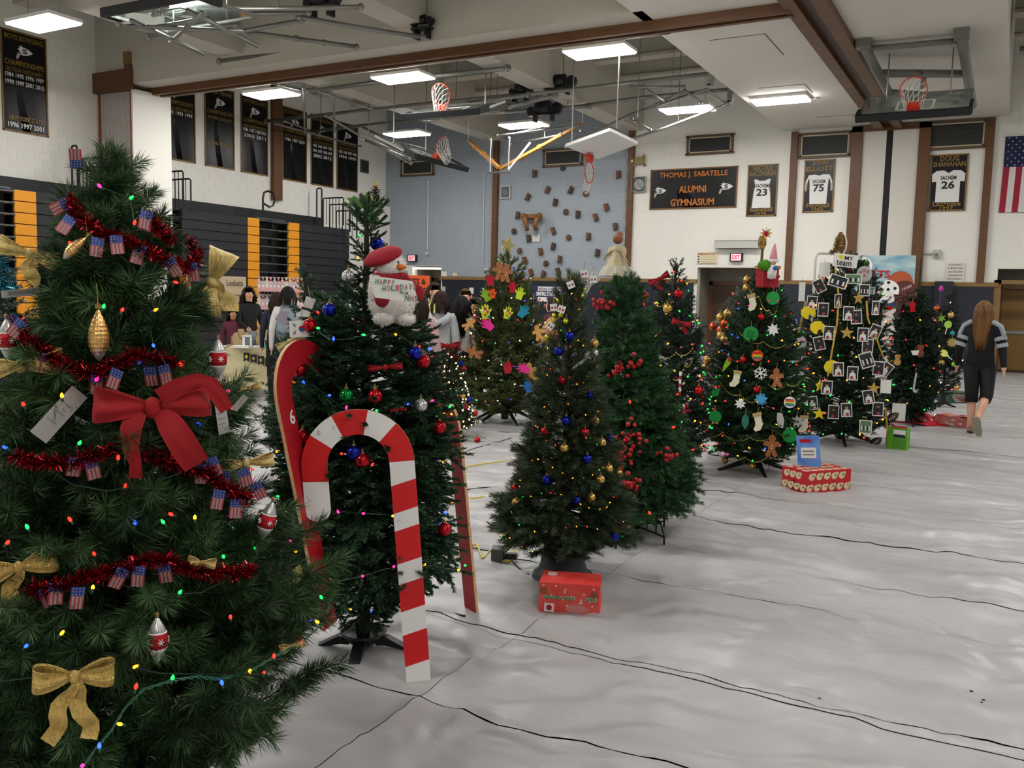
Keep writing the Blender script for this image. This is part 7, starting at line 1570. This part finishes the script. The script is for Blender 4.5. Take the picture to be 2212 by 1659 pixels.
# snowman-print box: nearest corner (1738, 1068)
nc, lc, rc = Vector(onZ(1739, 1069)), Vector(onZ(1693, 1053)), Vector(onZ(1836, 1061)); h = .19
sp_ = mat('snowman wrapping red', '#b81c22', .5)
t, Mx, w_ = parcel('red wrapped box printed with cream snowmen by chimney tree', 'wrapped_gift', nc, rc, h, (lc - nc).length, sp_)
crm = mat('print cream', '#cfc09a', .6)
def snowprints(F, w_, h_, cols, rows):
    for i in range(cols):
        for j in range(rows):
            x = (i + .5 + (.25 if j % 2 else 0)) * w_ / cols - w_ / 2; y = (j + .5) * h_ / rows - h_ / 2
            if abs(x) > w_ / 2 - .025: continue
            MB().prism([(x + a, y + b_) for a, b_ in circ(.03, 12, 1.1)], .0006, 0, F, .0008).prism([(x + a + .028, y + b_ + .018) for a, b_ in circ(.016, 10)], .0006, 0, F, .0008).build('snowman_print', crm, t)
            MB().box((x + .012, y + .006, .0018), (.02, .008, .0006), 0, F @ Matrix.Translation((0, 0, 0))).build('scarf_print', mat('print dark', '#3a2a1c', .6), t)
dep = (lc - nc).length
snowprints(Mx @ frame_M((0, -dep / 2, h / 2), (1, 0, 0), (0, 0, 1)), w_, h, 6, 2); snowprints(Mx @ frame_M((-w_ / 2, 0, h / 2), (0, -1, 0), (0, 0, 1)), dep, h, 4, 2); snowprints(Mx @ Matrix.Translation((0, 0, h)), w_, dep, 6, 3)
q = t.location + Vector((-.06, .0, h)); t = thing('display_card', 'blue display card with white label leaning on the snowman-print box', 'card', q); M = face_cam((q.x, q.y, .3), .12, -.3); M.translation = (0, 0, 0)
MB().box((0, .135, 0), (.2, .27, .006), 0, M).build('card', mat('card blue', '#2f6ac0', .5, noise=(6, .25), col2='#7aa6dc'), t); MB().box((.0, .12, .004), (.13, .09, .002), 0, M).build('label', paperw, t)
for i in range(2): MB().box((0, .135 - .03 * i, .006), (.1, .012, .001), 0, M).build('writing', mat('grey print', '#777777', .6), t)
MB().box((-.02, .225, .004), (.1, .03, .001), 0, M).build('heading', felt['red'], t); MB().box((-.0, .0, -.05), (.12, .004, .1), 0, M).build('prop', paperw, t)
# green gift bag
A, B = Vector(onZ(1918, 973)), Vector(onZ(1958, 974)); q = (A + B) / 2; t = thing('gift_bag', 'bright green gift bag with a field photo under the photo tree', 'gift bag', q + Vector((0, .05, .004))); M = face_cam(q, 0, -.35); M.translation = (0, 0, 0); w_ = .21
MB().prism([(-w_ / 2, 0), (w_ / 2, 0), (w_ / 2, .25), (-w_ / 2, .25)], .11, 0, M, -.055).build('bag', mat('lime glitter bag', '#5fa81c', .4, noise=(40, .4)), t)
MB().box((.03, .14, .058), (.13, .2, .003), 0, M).build('photo', mat('field green', '#4a8a2a', .5), t); MB().box((.03, .2, .0605), (.13, .06, .002), 0, M).build('sky', paperw, t); MB().box((.03, .165, .062), (.12, .03, .002), 0, M).build('bleacher_row', cardd, t)
for i in range(5): MB().sph(M @ Vector(((i - 2) * .035, .25, 0)), (.025, .03, .018), 8, 5).build('tissue', felt['red'], t)
# red cloth heap and two more parcels, tree skirt
q = onZ(1985, 915); t = thing('tree_skirt', 'crumpled red cloth skirt under the brown-bow tree', 'cloth', q); mb = MB()
def skirt(u, v): r_ = .05 + v * .32; a = u * 2 * math.pi; return (r_ * 1.35 * math.cos(a), r_ * .8 * math.sin(a), max(.006, .13 * (1 - v) * (1 + .25 * math.sin(a * 5)) + .035 * math.sin(a * 7 + v * 6) * v))
mb.grid(skirt, 40, 10); mb.build('cloth', mat('red satin', '#b81226', .35), t, smooth=True)
q = onZ(2060, 922); t = thing('wrapped_gift', 'clear-wrapped pinkish red parcel near the walking person', 'gift box', q); M = Matrix.Rotation(-.3, 4, 'Z'); rp = mat('pink red wrap', '#c8443e', .3, noise=(14, .4), col2='#d88880', coat=.6)
mb = MB()
for i in range(3):
    mb.grid(lambda u, v: ((u - .5) * .42 + .01 * math.sin(v * 9), (-.13, .13, 0)[i] if i < 2 else (v - .5) * .26, (v * .15 + .01 * math.sin(u * 12)) if i < 2 else .15 + .015 * math.sin(u * 9 + v * 7)), 10, 5, 0, M)
mb.box((0, 0, .075), (.41, .25, .145), 0, M); mb.build('wrapped_box', rp, t)
for i in range(6): MB().box((RG.uniform(-.15, .15), -.136, RG.uniform(.04, .12)), (.04, .004, .03), 0, M).build('stamp_print', wl_, t)
MB().sph((-.22, 0, .1), (.04, .08, .06), 8, 6, 0, M).build('gathered_end', rp, t)
t, Mx, w_ = parcel('dark green printed box behind the walking person', 'wrapped_gift', onZ(2049, 872), onZ(2096, 872), .18, .3, mat('green wrap', '#1f4a36', .5))
for i in range(14): MB().prism([(a + RG.uniform(-.16, .16), b_ + RG.uniform(.02, .16)) for a, b_ in circ(.012, 6)][:6], .001, 0, Mx @ frame_M((0, -.152, 0), (1, 0, 0), (0, 0, 1))).build('dot_print', (felt['red'], wl_, crm)[i % 3], t)
# cords on the floor
def cord(label, pts, r, m_, lift=.0, extra=None):
    P = [Vector(onZ(a, b)) + Vector((0, 0, r + .012 + (c_[0] if c_ else 0))) for a, b, *c_ in pts]; t = thing('cord', label, 'cord', P[0]); Q = []
    for i in range(len(P) - 1):
        a, b, c, d = P[max(i - 1, 0)], P[i], P[i + 1], P[min(i + 2, len(P) - 1)]
        for k in range(6): s_ = k / 6; Q.append(.5 * ((2 * b) + (c - a) * s_ + (2 * a - 5 * b + 4 * c - d) * s_ ** 2 + (-a + 3 * b - 3 * c + d) * s_ ** 3) - P[0])
    Q.append(P[-1] - P[0]); MB().tube(Q, r, 6).build('cable', m_, t, smooth=True)
    return t, P
ylw = mat('yellow cable', '#c8b02a', .4); blkc = mat('black cable', '#18181a', .5)
cord('yellow extension cord lying behind the right cane, farther one', [(940, 1030), (1000, 1015), (1030, 1008), (1060, 1004), (1110, 997), (1180, 985)], .006, ylw)
cord('yellow extension cord lying behind the right cane, middle one', [(930, 1092), (1010, 1083), (1060, 1075), (1110, 1068), (1200, 1060)], .006, ylw)
t, P = cord('yellow cord looping up to the black power adaptor', [(980, 1210), (1010, 1197, .02), (1030, 1193, .03), (1042, 1212), (1058, 1200, .01), (1075, 1205), (1085, 1218), (1105, 1217), (1117, 1205, .01), (1110, 1198), (1095, 1200)], .006, ylw)
cord('black cord crossing the floor toward bell stand', [(940, 1072), (1000, 1063), (1040, 1058), (1090, 1055)], .005, blkc)
cord('black cord running from adaptor to bell stand foot', [(1088, 1203), (1100, 1212), (1120, 1232), (1135, 1243), (1142, 1247)], .005, blkc); cord('black cord curving behind the bell stand', [(1086, 1188, .01), (1110, 1192), (1140, 1200), (1160, 1200)], .005, blkc)
cord('dark cord crossing under the gingerbread fir', [(990, 985), (1030, 970), (1075, 958), (1115, 945), (1140, 935)], .004, blkc); cord('thin dark cord crossing the far floor by fallen ball', [(985, 915), (1020, 935), (1060, 955), (1120, 962)], .003, blkc); cord('dark cord low behind the snowman tree', [(990, 953), (1050, 958), (1100, 960), (1130, 965)], .003, blkc)
cord('dark cord beside the snowman tree stand', [(880, 1350), (920, 1340), (960, 1330), (1005, 1338)], .005, blkc)
q = onZ(1075, 1213); t = thing('power_adaptor', 'black power adaptor box on the floor by yellow cord', 'adaptor', q); M = Matrix.Rotation(.4, 4, 'Z')
MB().box((0, 0, .05), (.07, .1, .075), 0, M).build('case', mat('adaptor grey', '#4a4a4a', .5), t); MB().box((.035, .0, .05), (.012, .09, .07), 0, M).build('face', blackm, t); MB().box((.08, .0, .04), (.07, .035, .035), 0, M).build('plug', blackm, t)
# scraps on the floor
for i, (a, b) in enumerate(((1770, 1514), (2098, 1498), (2124, 1517), (2120, 1522), (1612, 1382), (1856, 1437), (1786, 1563), (600, 1630), (1245, 1465), (1728, 1263))):
    q = onZ(a, b); s_ = .006 if i in (0, 1, 2) else .004
    o = MB().sph((0, 0, .004), (s_ * 1.4, s_, s_ * .6), 6, 4).build('debris_scrap', mat('debris', '#2b2622', .9), None, q + np.array([0, 0, .006])); tag(o, 'tiny dark scrap of debris on the grey floor sheet', 'scrap', 'scraps on the floor')
# ================================================================ stall and signs at the back
def at3(a, b, D): return Vector(atD(a, b, D))
# jewellery table
tl, trr = at3(482, 745, 13.6), at3(650, 745, 13.2); ex = Vector((trr.x - tl.x, trr.y - tl.y, 0)); W_ = ex.length; ex.normalize(); ey = Vector((-ex.y, ex.x, 0)); mid = (tl + trr) / 2; hT = .76
t = thing('folding_table', 'folding table under the ivory cloth at jewellery stall', 'table', (mid.x + ey.x * .4, mid.y + ey.y * .4, 0)); M = frame_M((0, 0, 0), ex, ey)
MB().box((0, 0, hT - .03), (W_, .76, .04), 0, M).build('tabletop', mat('table grey', '#6a665e', .6), t)
for sx in (-1, 1):
    for s2 in (-1, 1): MB().box((sx * W_ * .42, s2 * .3, (hT - .05) / 2), (.04, .04, hT - .05), 0, M).build('leg', blackm, t)
t2 = thing('tablecloth', 'ivory cloth draped over the jewellery table', 'tablecloth', t.location); ivc = mat('ivory cloth', '#cfc39a', .85, noise=(5, .1)); mb = MB(); mb.box((0, 0, hT + .002), (W_ + .02, .78, .008), 0, M)
def drape(u, v): return ((u - .5) * (W_ + .03), -.392 - .012 * math.sin(u * 34) * (1 - v) - .02 * (1 - v), .14 + v * (hT - .134))
mb.grid(drape, 60, 6, 0, M); mb.build('cloth', ivc, t2, smooth=True)
for s_ in (-1, 1):
    mb = MB(); mb.grid(lambda u, v: (s_ * (W_ / 2 + .012 + .01 * math.sin(u * 14) * (1 - v)), (u - .5) * .78, .14 + v * (hT - .134)), 14, 5, 0, M); mb.build('side_drop', ivc, t2, smooth=True)
for i in range(5):
    o = thing('pennant', None, 'pennant', t2.location + M @ Vector(((-.5 + (.06 + .107 * 0)) * 0 + (-.12 + i * .125) * 1.0 - .12, -.43, .60 - .02 * i + .0)))
    MB().prism([(-.05, .07), (.05, .07), (.05, -.07), (0, -.035), (-.05, -.07)], .003, 0, frame_M((0, 0, 0), ex, (0, 0, 1))).build('flag', blackpr, o)
    MB().prism([(a * .024, b * .028 + .01) for a, b in circ(1, 10)], .002, 0, frame_M((0, 0, 0), ex, (0, 0, 1)), .004).build('motif', mat('gold cream', '#b8a870', .6) if i else felt['yellow'], o)
    o['label'] = 'black swallowtail pennant on the ivory tablecloth, %s from left' % ('first', 'second', 'third', 'fourth', 'fifth')[i]; o['group'] = 'pennants on the ivory tablecloth'
bust_m = mat('jute bust', '#b39a70', .85, noise=(30, .2)); neckm = mat('thin chain', '#4a3c2c', .4)
def on_table(a, b, D=13.4): q = at3(a, b, D); return Vector((q.x, q.y, hT + .008))
def bust(label, a, D, s_, yaw, lean):
    o = thing('necklace_bust', label, 'jewellery stand', on_table(a, 740, D)); Q = face_cam(o.location, lean, yaw); Q.translation = (0, 0, 0)
    MB().prism([(x * s_, y * s_) for x, y in ((-.5, 0), (.5, 0), (.62, .6), (.5, .95), (.22, 1.05), (.2, 1.25), (-.2, 1.25), (-.22, 1.05), (-.5, .95), (-.62, .6))], .03, 0, Q).build('bust', bust_m, o)
    MB().box((0, .1 * s_, -.06), (.5 * s_, .04, .14), 0, Q).build('foot', bust_m, o)
    MB().tube([Q @ Vector((x * s_, y * s_, .034)) for x, y in ((-.2, 1.05), (-.14, .75), (0, .55), (.14, .75), (.2, 1.05))], .004, 4).build('necklace', neckm, o)
bust('jute necklace bust facing front on the jewellery table', 521, 13.3, .21, 0, 0); bust('smaller necklace bust tilted behind the front one', 549, 13.7, .2, .4, -.35)
bust('pale necklace bust leaning right on the jewellery table', 580, 13.4, .22, -.5, .5); bust('round-topped necklace bust at right of the jewellery table', 594, 13.7, .2, .2, .1)
def pframe(label, a, w_, h_, m_, turn, D=13.1):
    o = thing('picture_frame', label, 'picture frame', on_table(a, 745, D)); Q = face_cam(o.location, 0, turn); Q.translation = (0, 0, 0); mb = MB()
    for x, y, c, d in ((0, h_ - .01, w_, .03), (0, .01, w_, .03), (-w_ / 2 + .012, h_ / 2, .03, h_), (w_ / 2 - .012, h_ / 2, .03, h_)): mb.box((x, y, 0), (c, d, .015), 0, Q)
    mb.build('frame', whitep, o); MB().box((0, h_ / 2, -.003), (w_ - .05, h_ - .05, .006), 0, Q).build('picture', m_, o); MB().box((0, .03, -.05), (.03, .01, .09), 0, Q).build('strut', greym, o)
pframe('ornate white frame with grey panel on jewellery table', 534, .13, .18, mat('slate print', '#6a7078', .6), .3); pframe('white photo frame on the jewellery table near its right end', 578, .13, .14, mat('photo warm', '#8a5a50', .6), -.2)
for a, sx, sz, m_, lb_, D in ((517, .2, .14, mat('brown box', '#8a6c48', .7), 'brown display box at left of the jewellery table', 13.5), (543, .16, .2, mat('grey blue tin', '#6a7684', .5), 'grey-blue round tin behind the ornate frame', 13.6), (592, .16, .13, mat('copper box', '#a07050', .6), 'copper coloured box at right of the jewellery table', 13.5), (588, .3, .04, mat('teal box', '#7ab0a4', .5), 'flat teal box at front of the jewellery table', 13.1), (524, .3, .025, paperw, 'flat white tray at front left of jewellery table', 13.05), (565, .07, .12, mat('glass jar', '#b8b4a4', .3), 'small pale jar on the jewellery table', 13.5)):
    o = thing('display_box', lb_, 'box', on_table(a, 745, D)); o.rotation_euler[2] = math.atan2(ex.y, ex.x)
    if 'tin' in lb_ or 'jar' in lb_: MB().lathe([(sx / 2, 0), (sx / 2, sz * .9), (sx * .42, sz)], 16).build('body', m_, o, smooth=True); MB().lathe([(sx * .44, sz), (sx * .44, sz + .02)], 16).build('lid', greym, o)
    else: MB().box((0, 0, sz / 2), (sx, .15, sz)).build('body', m_, o); MB().box((0, 0, sz + .004), (sx * .94, .14, .008)).build('lid', m_, o)
for i, (a, s_) in enumerate(((552, .03), (557, .025), (562, .03))):
    o = MB().sph((0, 0, s_ * .7), (s_, s_, s_ * .7), 8, 6).build('trinket', paperw, None, on_table(a, 748, 13.05)); tag(o, 'small pale trinket at front of the jewellery table', 'trinket', 'trinkets on the jewellery table')
o = thing('poinsettia', 'red artificial flower lying at front left of jewellery table', 'flower', on_table(503, 748, 13.1))
for i in range(7): a = i * .9; MB().add([(0, 0, .03), (.05 * math.cos(a - .4), .05 * math.sin(a - .4), .03), (.09 * math.cos(a), .09 * math.sin(a), .015), (.05 * math.cos(a + .4), .05 * math.sin(a + .4), .03), (0, 0, .02)], [(0, 1, 2, 3), (4, 3, 2, 1)]).build('petal', felt['red'], o)
q = at3(502, 640, 15.0); o = thing('lockets_sign', 'tan card sign with handwritten lockets lettering behind stall', 'sign', (q.x, q.y, 0)); Q = face_cam((q.x, q.y, 0)); Q.translation = (0, 0, 0)
MB().box((0, 1.62, 0), (.44, .42, .06), 0, Q).build('board', mat('tan card', '#b9a58a', .8), o); MB().box((0, .7, -.03), (.06, 1.4, .04), 0, Q).build('post', blackm, o); MB().box((0, .02, 0), (.4, .03, .3), 0, Q).build('foot', blackm, o); MB().box((0, 1.52, .034), (.44, .02, .006), 0, Q).build('shelf_line', mat('brown line', '#7a6448', .8), o)
text('Lockets', .26, .1, blackpr, o, Q @ Matrix.Translation((.04, 1.72, .032)), .0)
# gift rack
q0 = at3(606, 700, 16.0); rt = thing('display_rack', 'white wire-grid display rack behind the stall', 'rack', (q0.x, q0.y, 0)); Q = face_cam((q0.x, q0.y, 0)); Q.translation = (0, 0, 0); wr_ = mat('white wire', '#c0bdb6', .5); u = 16.0 / FPX
Wr = 96 * u; zt = 1.6 + 2 * u; gm = MB()
for i in range(14): gm.tube([Q @ Vector((-Wr / 2 + i * Wr / 13, .1, 0)), Q @ Vector((-Wr / 2 + i * Wr / 13, zt + .12, 0))], .006, 4)
for j in range(20): gm.tube([Q @ Vector((-Wr / 2, .15 + j * .082, 0)), Q @ Vector((Wr / 2, .15 + j * .082, 0))], .006, 4)
gm.build('grid_panel', wr_, rt)
zs_ = [1.6 + 0 * u, 1.6 - 38 * u]
for z in zs_:
    MB().box((0, z, .1), (Wr, .02, .22), 0, Q).build('shelf', mat('pink shelf', '#d0a0a0', .6), rt); MB().box((0, z + .03, .21), (Wr, .07, .006), 0, Q).build('shelf_lip', mat('pink shelf', '#d0a0a0', .6), rt)
for s_ in (-1, 1): MB().box((s_ * Wr * .45, .05, .0), (.05, .1, .4), 0, Q).build('foot', blackm, rt)
bagm = [mat('bag %d' % i, c, .3, noise=(40, .5), col2='#d8d0cc') for i, c in enumerate(('#b03a3a', '#c8b8b0', '#5a7a9c', '#8a5a3c', '#c06070'))]
bgs = []
for row, z in enumerate(zs_):
    for i in range(12):
        p_ = Vector((q0.x, q0.y, 0)) + Q @ Vector((-Wr / 2 + (i + .5) * Wr / 12, z + .012, .1)); o = thing('gift_pack', None, 'gift bag', p_)
        MB().prism([(-.032, 0), (.032, 0), (.035, .15), (.008, .19), (.03, .24), (-.03, .24), (-.008, .19), (-.035, .15)], .05, 0, Q, -.025).build('bag', bagm[(i * 3 + row) % 5], o); MB().box((0, .18, .028), (.03, .02, .006), 0, Q).build('tie', felt['red'] if i % 2 else whitep, o)
        MB().box((.0, .08, .028), (.035, .05, .003), 0, Q).build('label', paperw, o)
        o['label'] = 'small clear gift bag standing on the %s shelf of the wire rack' % ('upper', 'lower')[row]; o['group'] = 'gift bags on the %s rack shelf' % ('upper', 'lower')[row]
o = thing('price_tag', 'bright magenta tag on the wire rack', 'tag', Vector((q0.x, q0.y, 0)) + Q @ Vector((14 * u, 1.6 - 2 * u, .23))); MB().prism([(a * .06, b * .06) for a, b in star(1, 8, .8)], .004, 0, Q).build('card', felt['pink'], o)
# orange knives sign
q = at3(898, 618, 17.0); o = thing('orange_sign', 'orange sign with black knives lettering behind the plush snowman', 'sign', (q.x, q.y, 0)); Q = face_cam((q.x, q.y, 0)); Q.translation = (0, 0, 0); u = 17.0 / FPX
zc = q.z; MB().box((-8 * u, zc, 0), (76 * u, 46 * u, .02), 0, Q).build('panel', mat('sign orange', '#d8541c', .6), o); MB().box((-8 * u, .9, -.03), (.05, 1.8, .03), 0, Q).build('post', blackm, o); MB().box((-8 * u, .02, -.03), (.5, .04, .4), 0, Q).build('foot', blackm, o)
text('KNIVES &', 60 * u, 13 * u, blackpr, o, Q @ Matrix.Translation((-8 * u, zc + 10 * u, .012)), .03); text('SWORDS', 52 * u, 13 * u, blackpr, o, Q @ Matrix.Translation((-4 * u, zc - 9 * u, .012)), .03)
MB().box((-8 * u, zc - 29 * u, .01), (76 * u, 10 * u, .03), 0, Q).build('shelf', mat('grey lid', '#a8a89c', .6), o)
# karate banner
q = at3(1190, 636, 20.5); o = thing('karate_banner', 'blue karate school banner behind the gingerbread fir', 'banner', (q.x, q.y, 0)); Q = face_cam((q.x, q.y, 0)); Q.translation = (0, 0, 0); u = 20.5 / FPX; zc = q.z; bb_ = mat('banner blue', '#23265c', .5)
MB().box((0, zc, 0), (72 * u, 36 * u, .02), 0, Q).build('cloth', bb_, o)
for s_ in (-1, 1): MB().box((s_ * 36 * u, zc / 2, -.02), (.04, zc, .04), 0, Q).build('post', greym, o); MB().box((s_ * 36 * u, .02, -.02), (.3, .04, .4), 0, Q).build('foot', greym, o)
for dy, h_, w2 in ((12, 9, 56), (-11, 9, 56)): MB().box((0, zc + dy * u, .012), (w2 * u, h_ * u, .004), 0, Q).build('white_strip', whitepr, o)
text('Oldest Karate School', 44 * u, 6 * u, bb_, o, Q @ Matrix.Translation((0, zc + 12 * u, .015)), .01); text('EMPIRE STATE KARATE', 66 * u, 9 * u, whitepr, o, Q @ Matrix.Translation((2 * u, zc + 1 * u, .013)), .03); text('in S', 14 * u, 6 * u, bb_, o, Q @ Matrix.Translation((-2 * u, zc - 11 * u, .015)), .02)
for x in (-24, 24): MB().prism([(a * u * 3.5 + x * u, b * u * 3.5 + zc + 12 * u) for a, b in star(1)], .002, 0, Q, .016).build('red_star', felt['red'], o)
MB().prism([(a * u * 3.5 - 24 * u, b * u * 3.5 + zc - 11 * u) for a, b in star(1)], .002, 0, Q, .016).build('red_star', felt['red'], o)
# sports banner on a stand
A, B = onY(1843, 552, 23.6), onY(1979, 553, 23.6); zb_ = onY(1965, 668, 23.6)[2]; w_ = B[0] - A[0]; h_ = A[2] - zb_; cx = (A[0] + B[0]) / 2; o = thing('sports_banner', 'large sky-printed sports banner with balls behind the photo tree', 'banner', (cx, 23.6, 0)); Q = frame_M((0, 0, A[2] - h_ / 2), EX, EZ)
MB().box((0, 0, 0), (w_, h_, .02), 0, Q).build('cloth', mat('sky print', '#5f93a8', .5, noise=(1.6, .5), col2='#bcd0cc', stretch=(1, 1, 3)), o)
for s_ in (-1, 1): MB().box((s_ * w_ / 2, 0, -A[2] / 2 + h_ / 2 - h_ / 2 + h_ / 2 * 0 - (A[2] - h_) / 2 * 0), (.04, h_, .05), 0, Q).build('pole', mat('pole dark', '#2b2622', .5), o); MB().span((s_ * w_ / 2 - .03, -.03, 0), (s_ * w_ / 2 + .03, .03, A[2] - h_)).build('leg', blackm, o); MB().span((s_ * w_ / 2 - .04, -.3, 0), (s_ * w_ / 2 + .04, .3, .04)).build('foot', blackm, o)
MB().box((0, -h_ / 2 + h_ * .16, .012), (w_, h_ * .32, .004), 0, Q).build('grass_band', mat('grass print', '#3d5238', .6, noise=(12, .3)), o); MB().box((-.05, -h_ / 2 + .22, .016), (w_ * .55, .3, .004), 0, Q).build('blue_strip', mat('strip blue', '#1d2c5c', .5), o)
def disc(x, y, r, m_, nm, z=.02, sx=1.0, an=0): return MB().prism([(x + (a * math.cos(an) - b * math.sin(an)), y + (a * math.sin(an) + b * math.cos(an))) for a, b in [(c * sx, d) for c, d in circ(r, 24)]], .003, 0, Q, z).build(nm, m_, o)
disc(w_ * .28, -.02, .29, mat('basketball print', '#a8502c', .6), 'basketball', .016); disc(w_ * .30, -.23, .25, mat('football print', '#5a2420', .6), 'football', .019, 1.35, .5); disc(w_ * .1, -.2, .25, whitepr, 'soccer_ball', .022); disc(w_ * .12, -.36, .15, mat('baseball print', '#d8d8d2', .6), 'baseball', .026)
for x, y in ((0, .19), (-.17, .03), (.15, .05), (0, .02), (-.13, -.15)): MB().prism([(w_ * .1 + x + a * .045, -.2 + y + b * .045) for a, b in [(math.cos(k * 1.2566), math.sin(k * 1.2566)) for k in range(5)]], .002, 0, Q, .0245).build('black_patch', blackpr, o)
for i in range(6): MB().box((w_ * .33 + i * .035, -.17 + i * .018, .0235), (.012, .06, .002), 0, Q).build('lace', whitepr, o)
MB().prism([(x, y) for x, y in [(w_ * .2 + math.cos(a) * .16, -.42 + math.sin(a) * .16) for a in [i * .2 for i in range(9)]] + [(w_ * .2 + math.cos(a) * .11, -.42 + math.sin(a) * .11) for a in [1.6 - i * .2 for i in range(9)]]], .002, 0, Q, .0265).build('stripe', whitepr, o)
disc(-w_ * .33, h_ * .3, .27, mat('logo grey', '#9aa4ac', .6), 'logo_ring', .014); disc(-w_ * .33, h_ * .3, .22, whitepr, 'logo_disc', .017)
text('99', .34, .26, mat('logo navy', '#1c2638', .5), o, T(Q, -w_ * .34, h_ * .32, .022), .03); text('SPORTS', .95, .19, mat('logo red', '#b02a30', .5), o, T(Q, -w_ * .22, h_ * .15, .022), .03); text('1-25', .5, .16, whitepr, o, T(Q, -.05, -h_ / 2 + .22, .024), .02)
# white tube frame by the photo tree
q = at3(1757, 640, 13); o = thing('tube_frame', 'pale bent tube frame behind the photo tree', 'stand', (q.x, q.y, 0)); q2 = at3(1800, 548, 13); exx = Vector((q2.x - q.x, q2.y - q.y, 0))
MB().tube([(0, 0, 0), (0, 0, q2.z - .08), exx * .1 + Vector((0, 0, q2.z - .01)), exx * .3 + Vector((0, 0, q2.z)), exx * 1.6 + Vector((0, 0, q2.z))], .018, 8).build('tube', lgrey, o, smooth=True); MB().tube([exx * 1.6 + Vector((0, 0, q2.z)), exx * 1.6], .018, 8).build('tube', lgrey, o); MB().tube([exx * .0 + Vector((0, 0, .9)), exx * 1.6 + Vector((0, 0, .9))], .012, 6).build('crossbar', lgrey, o)
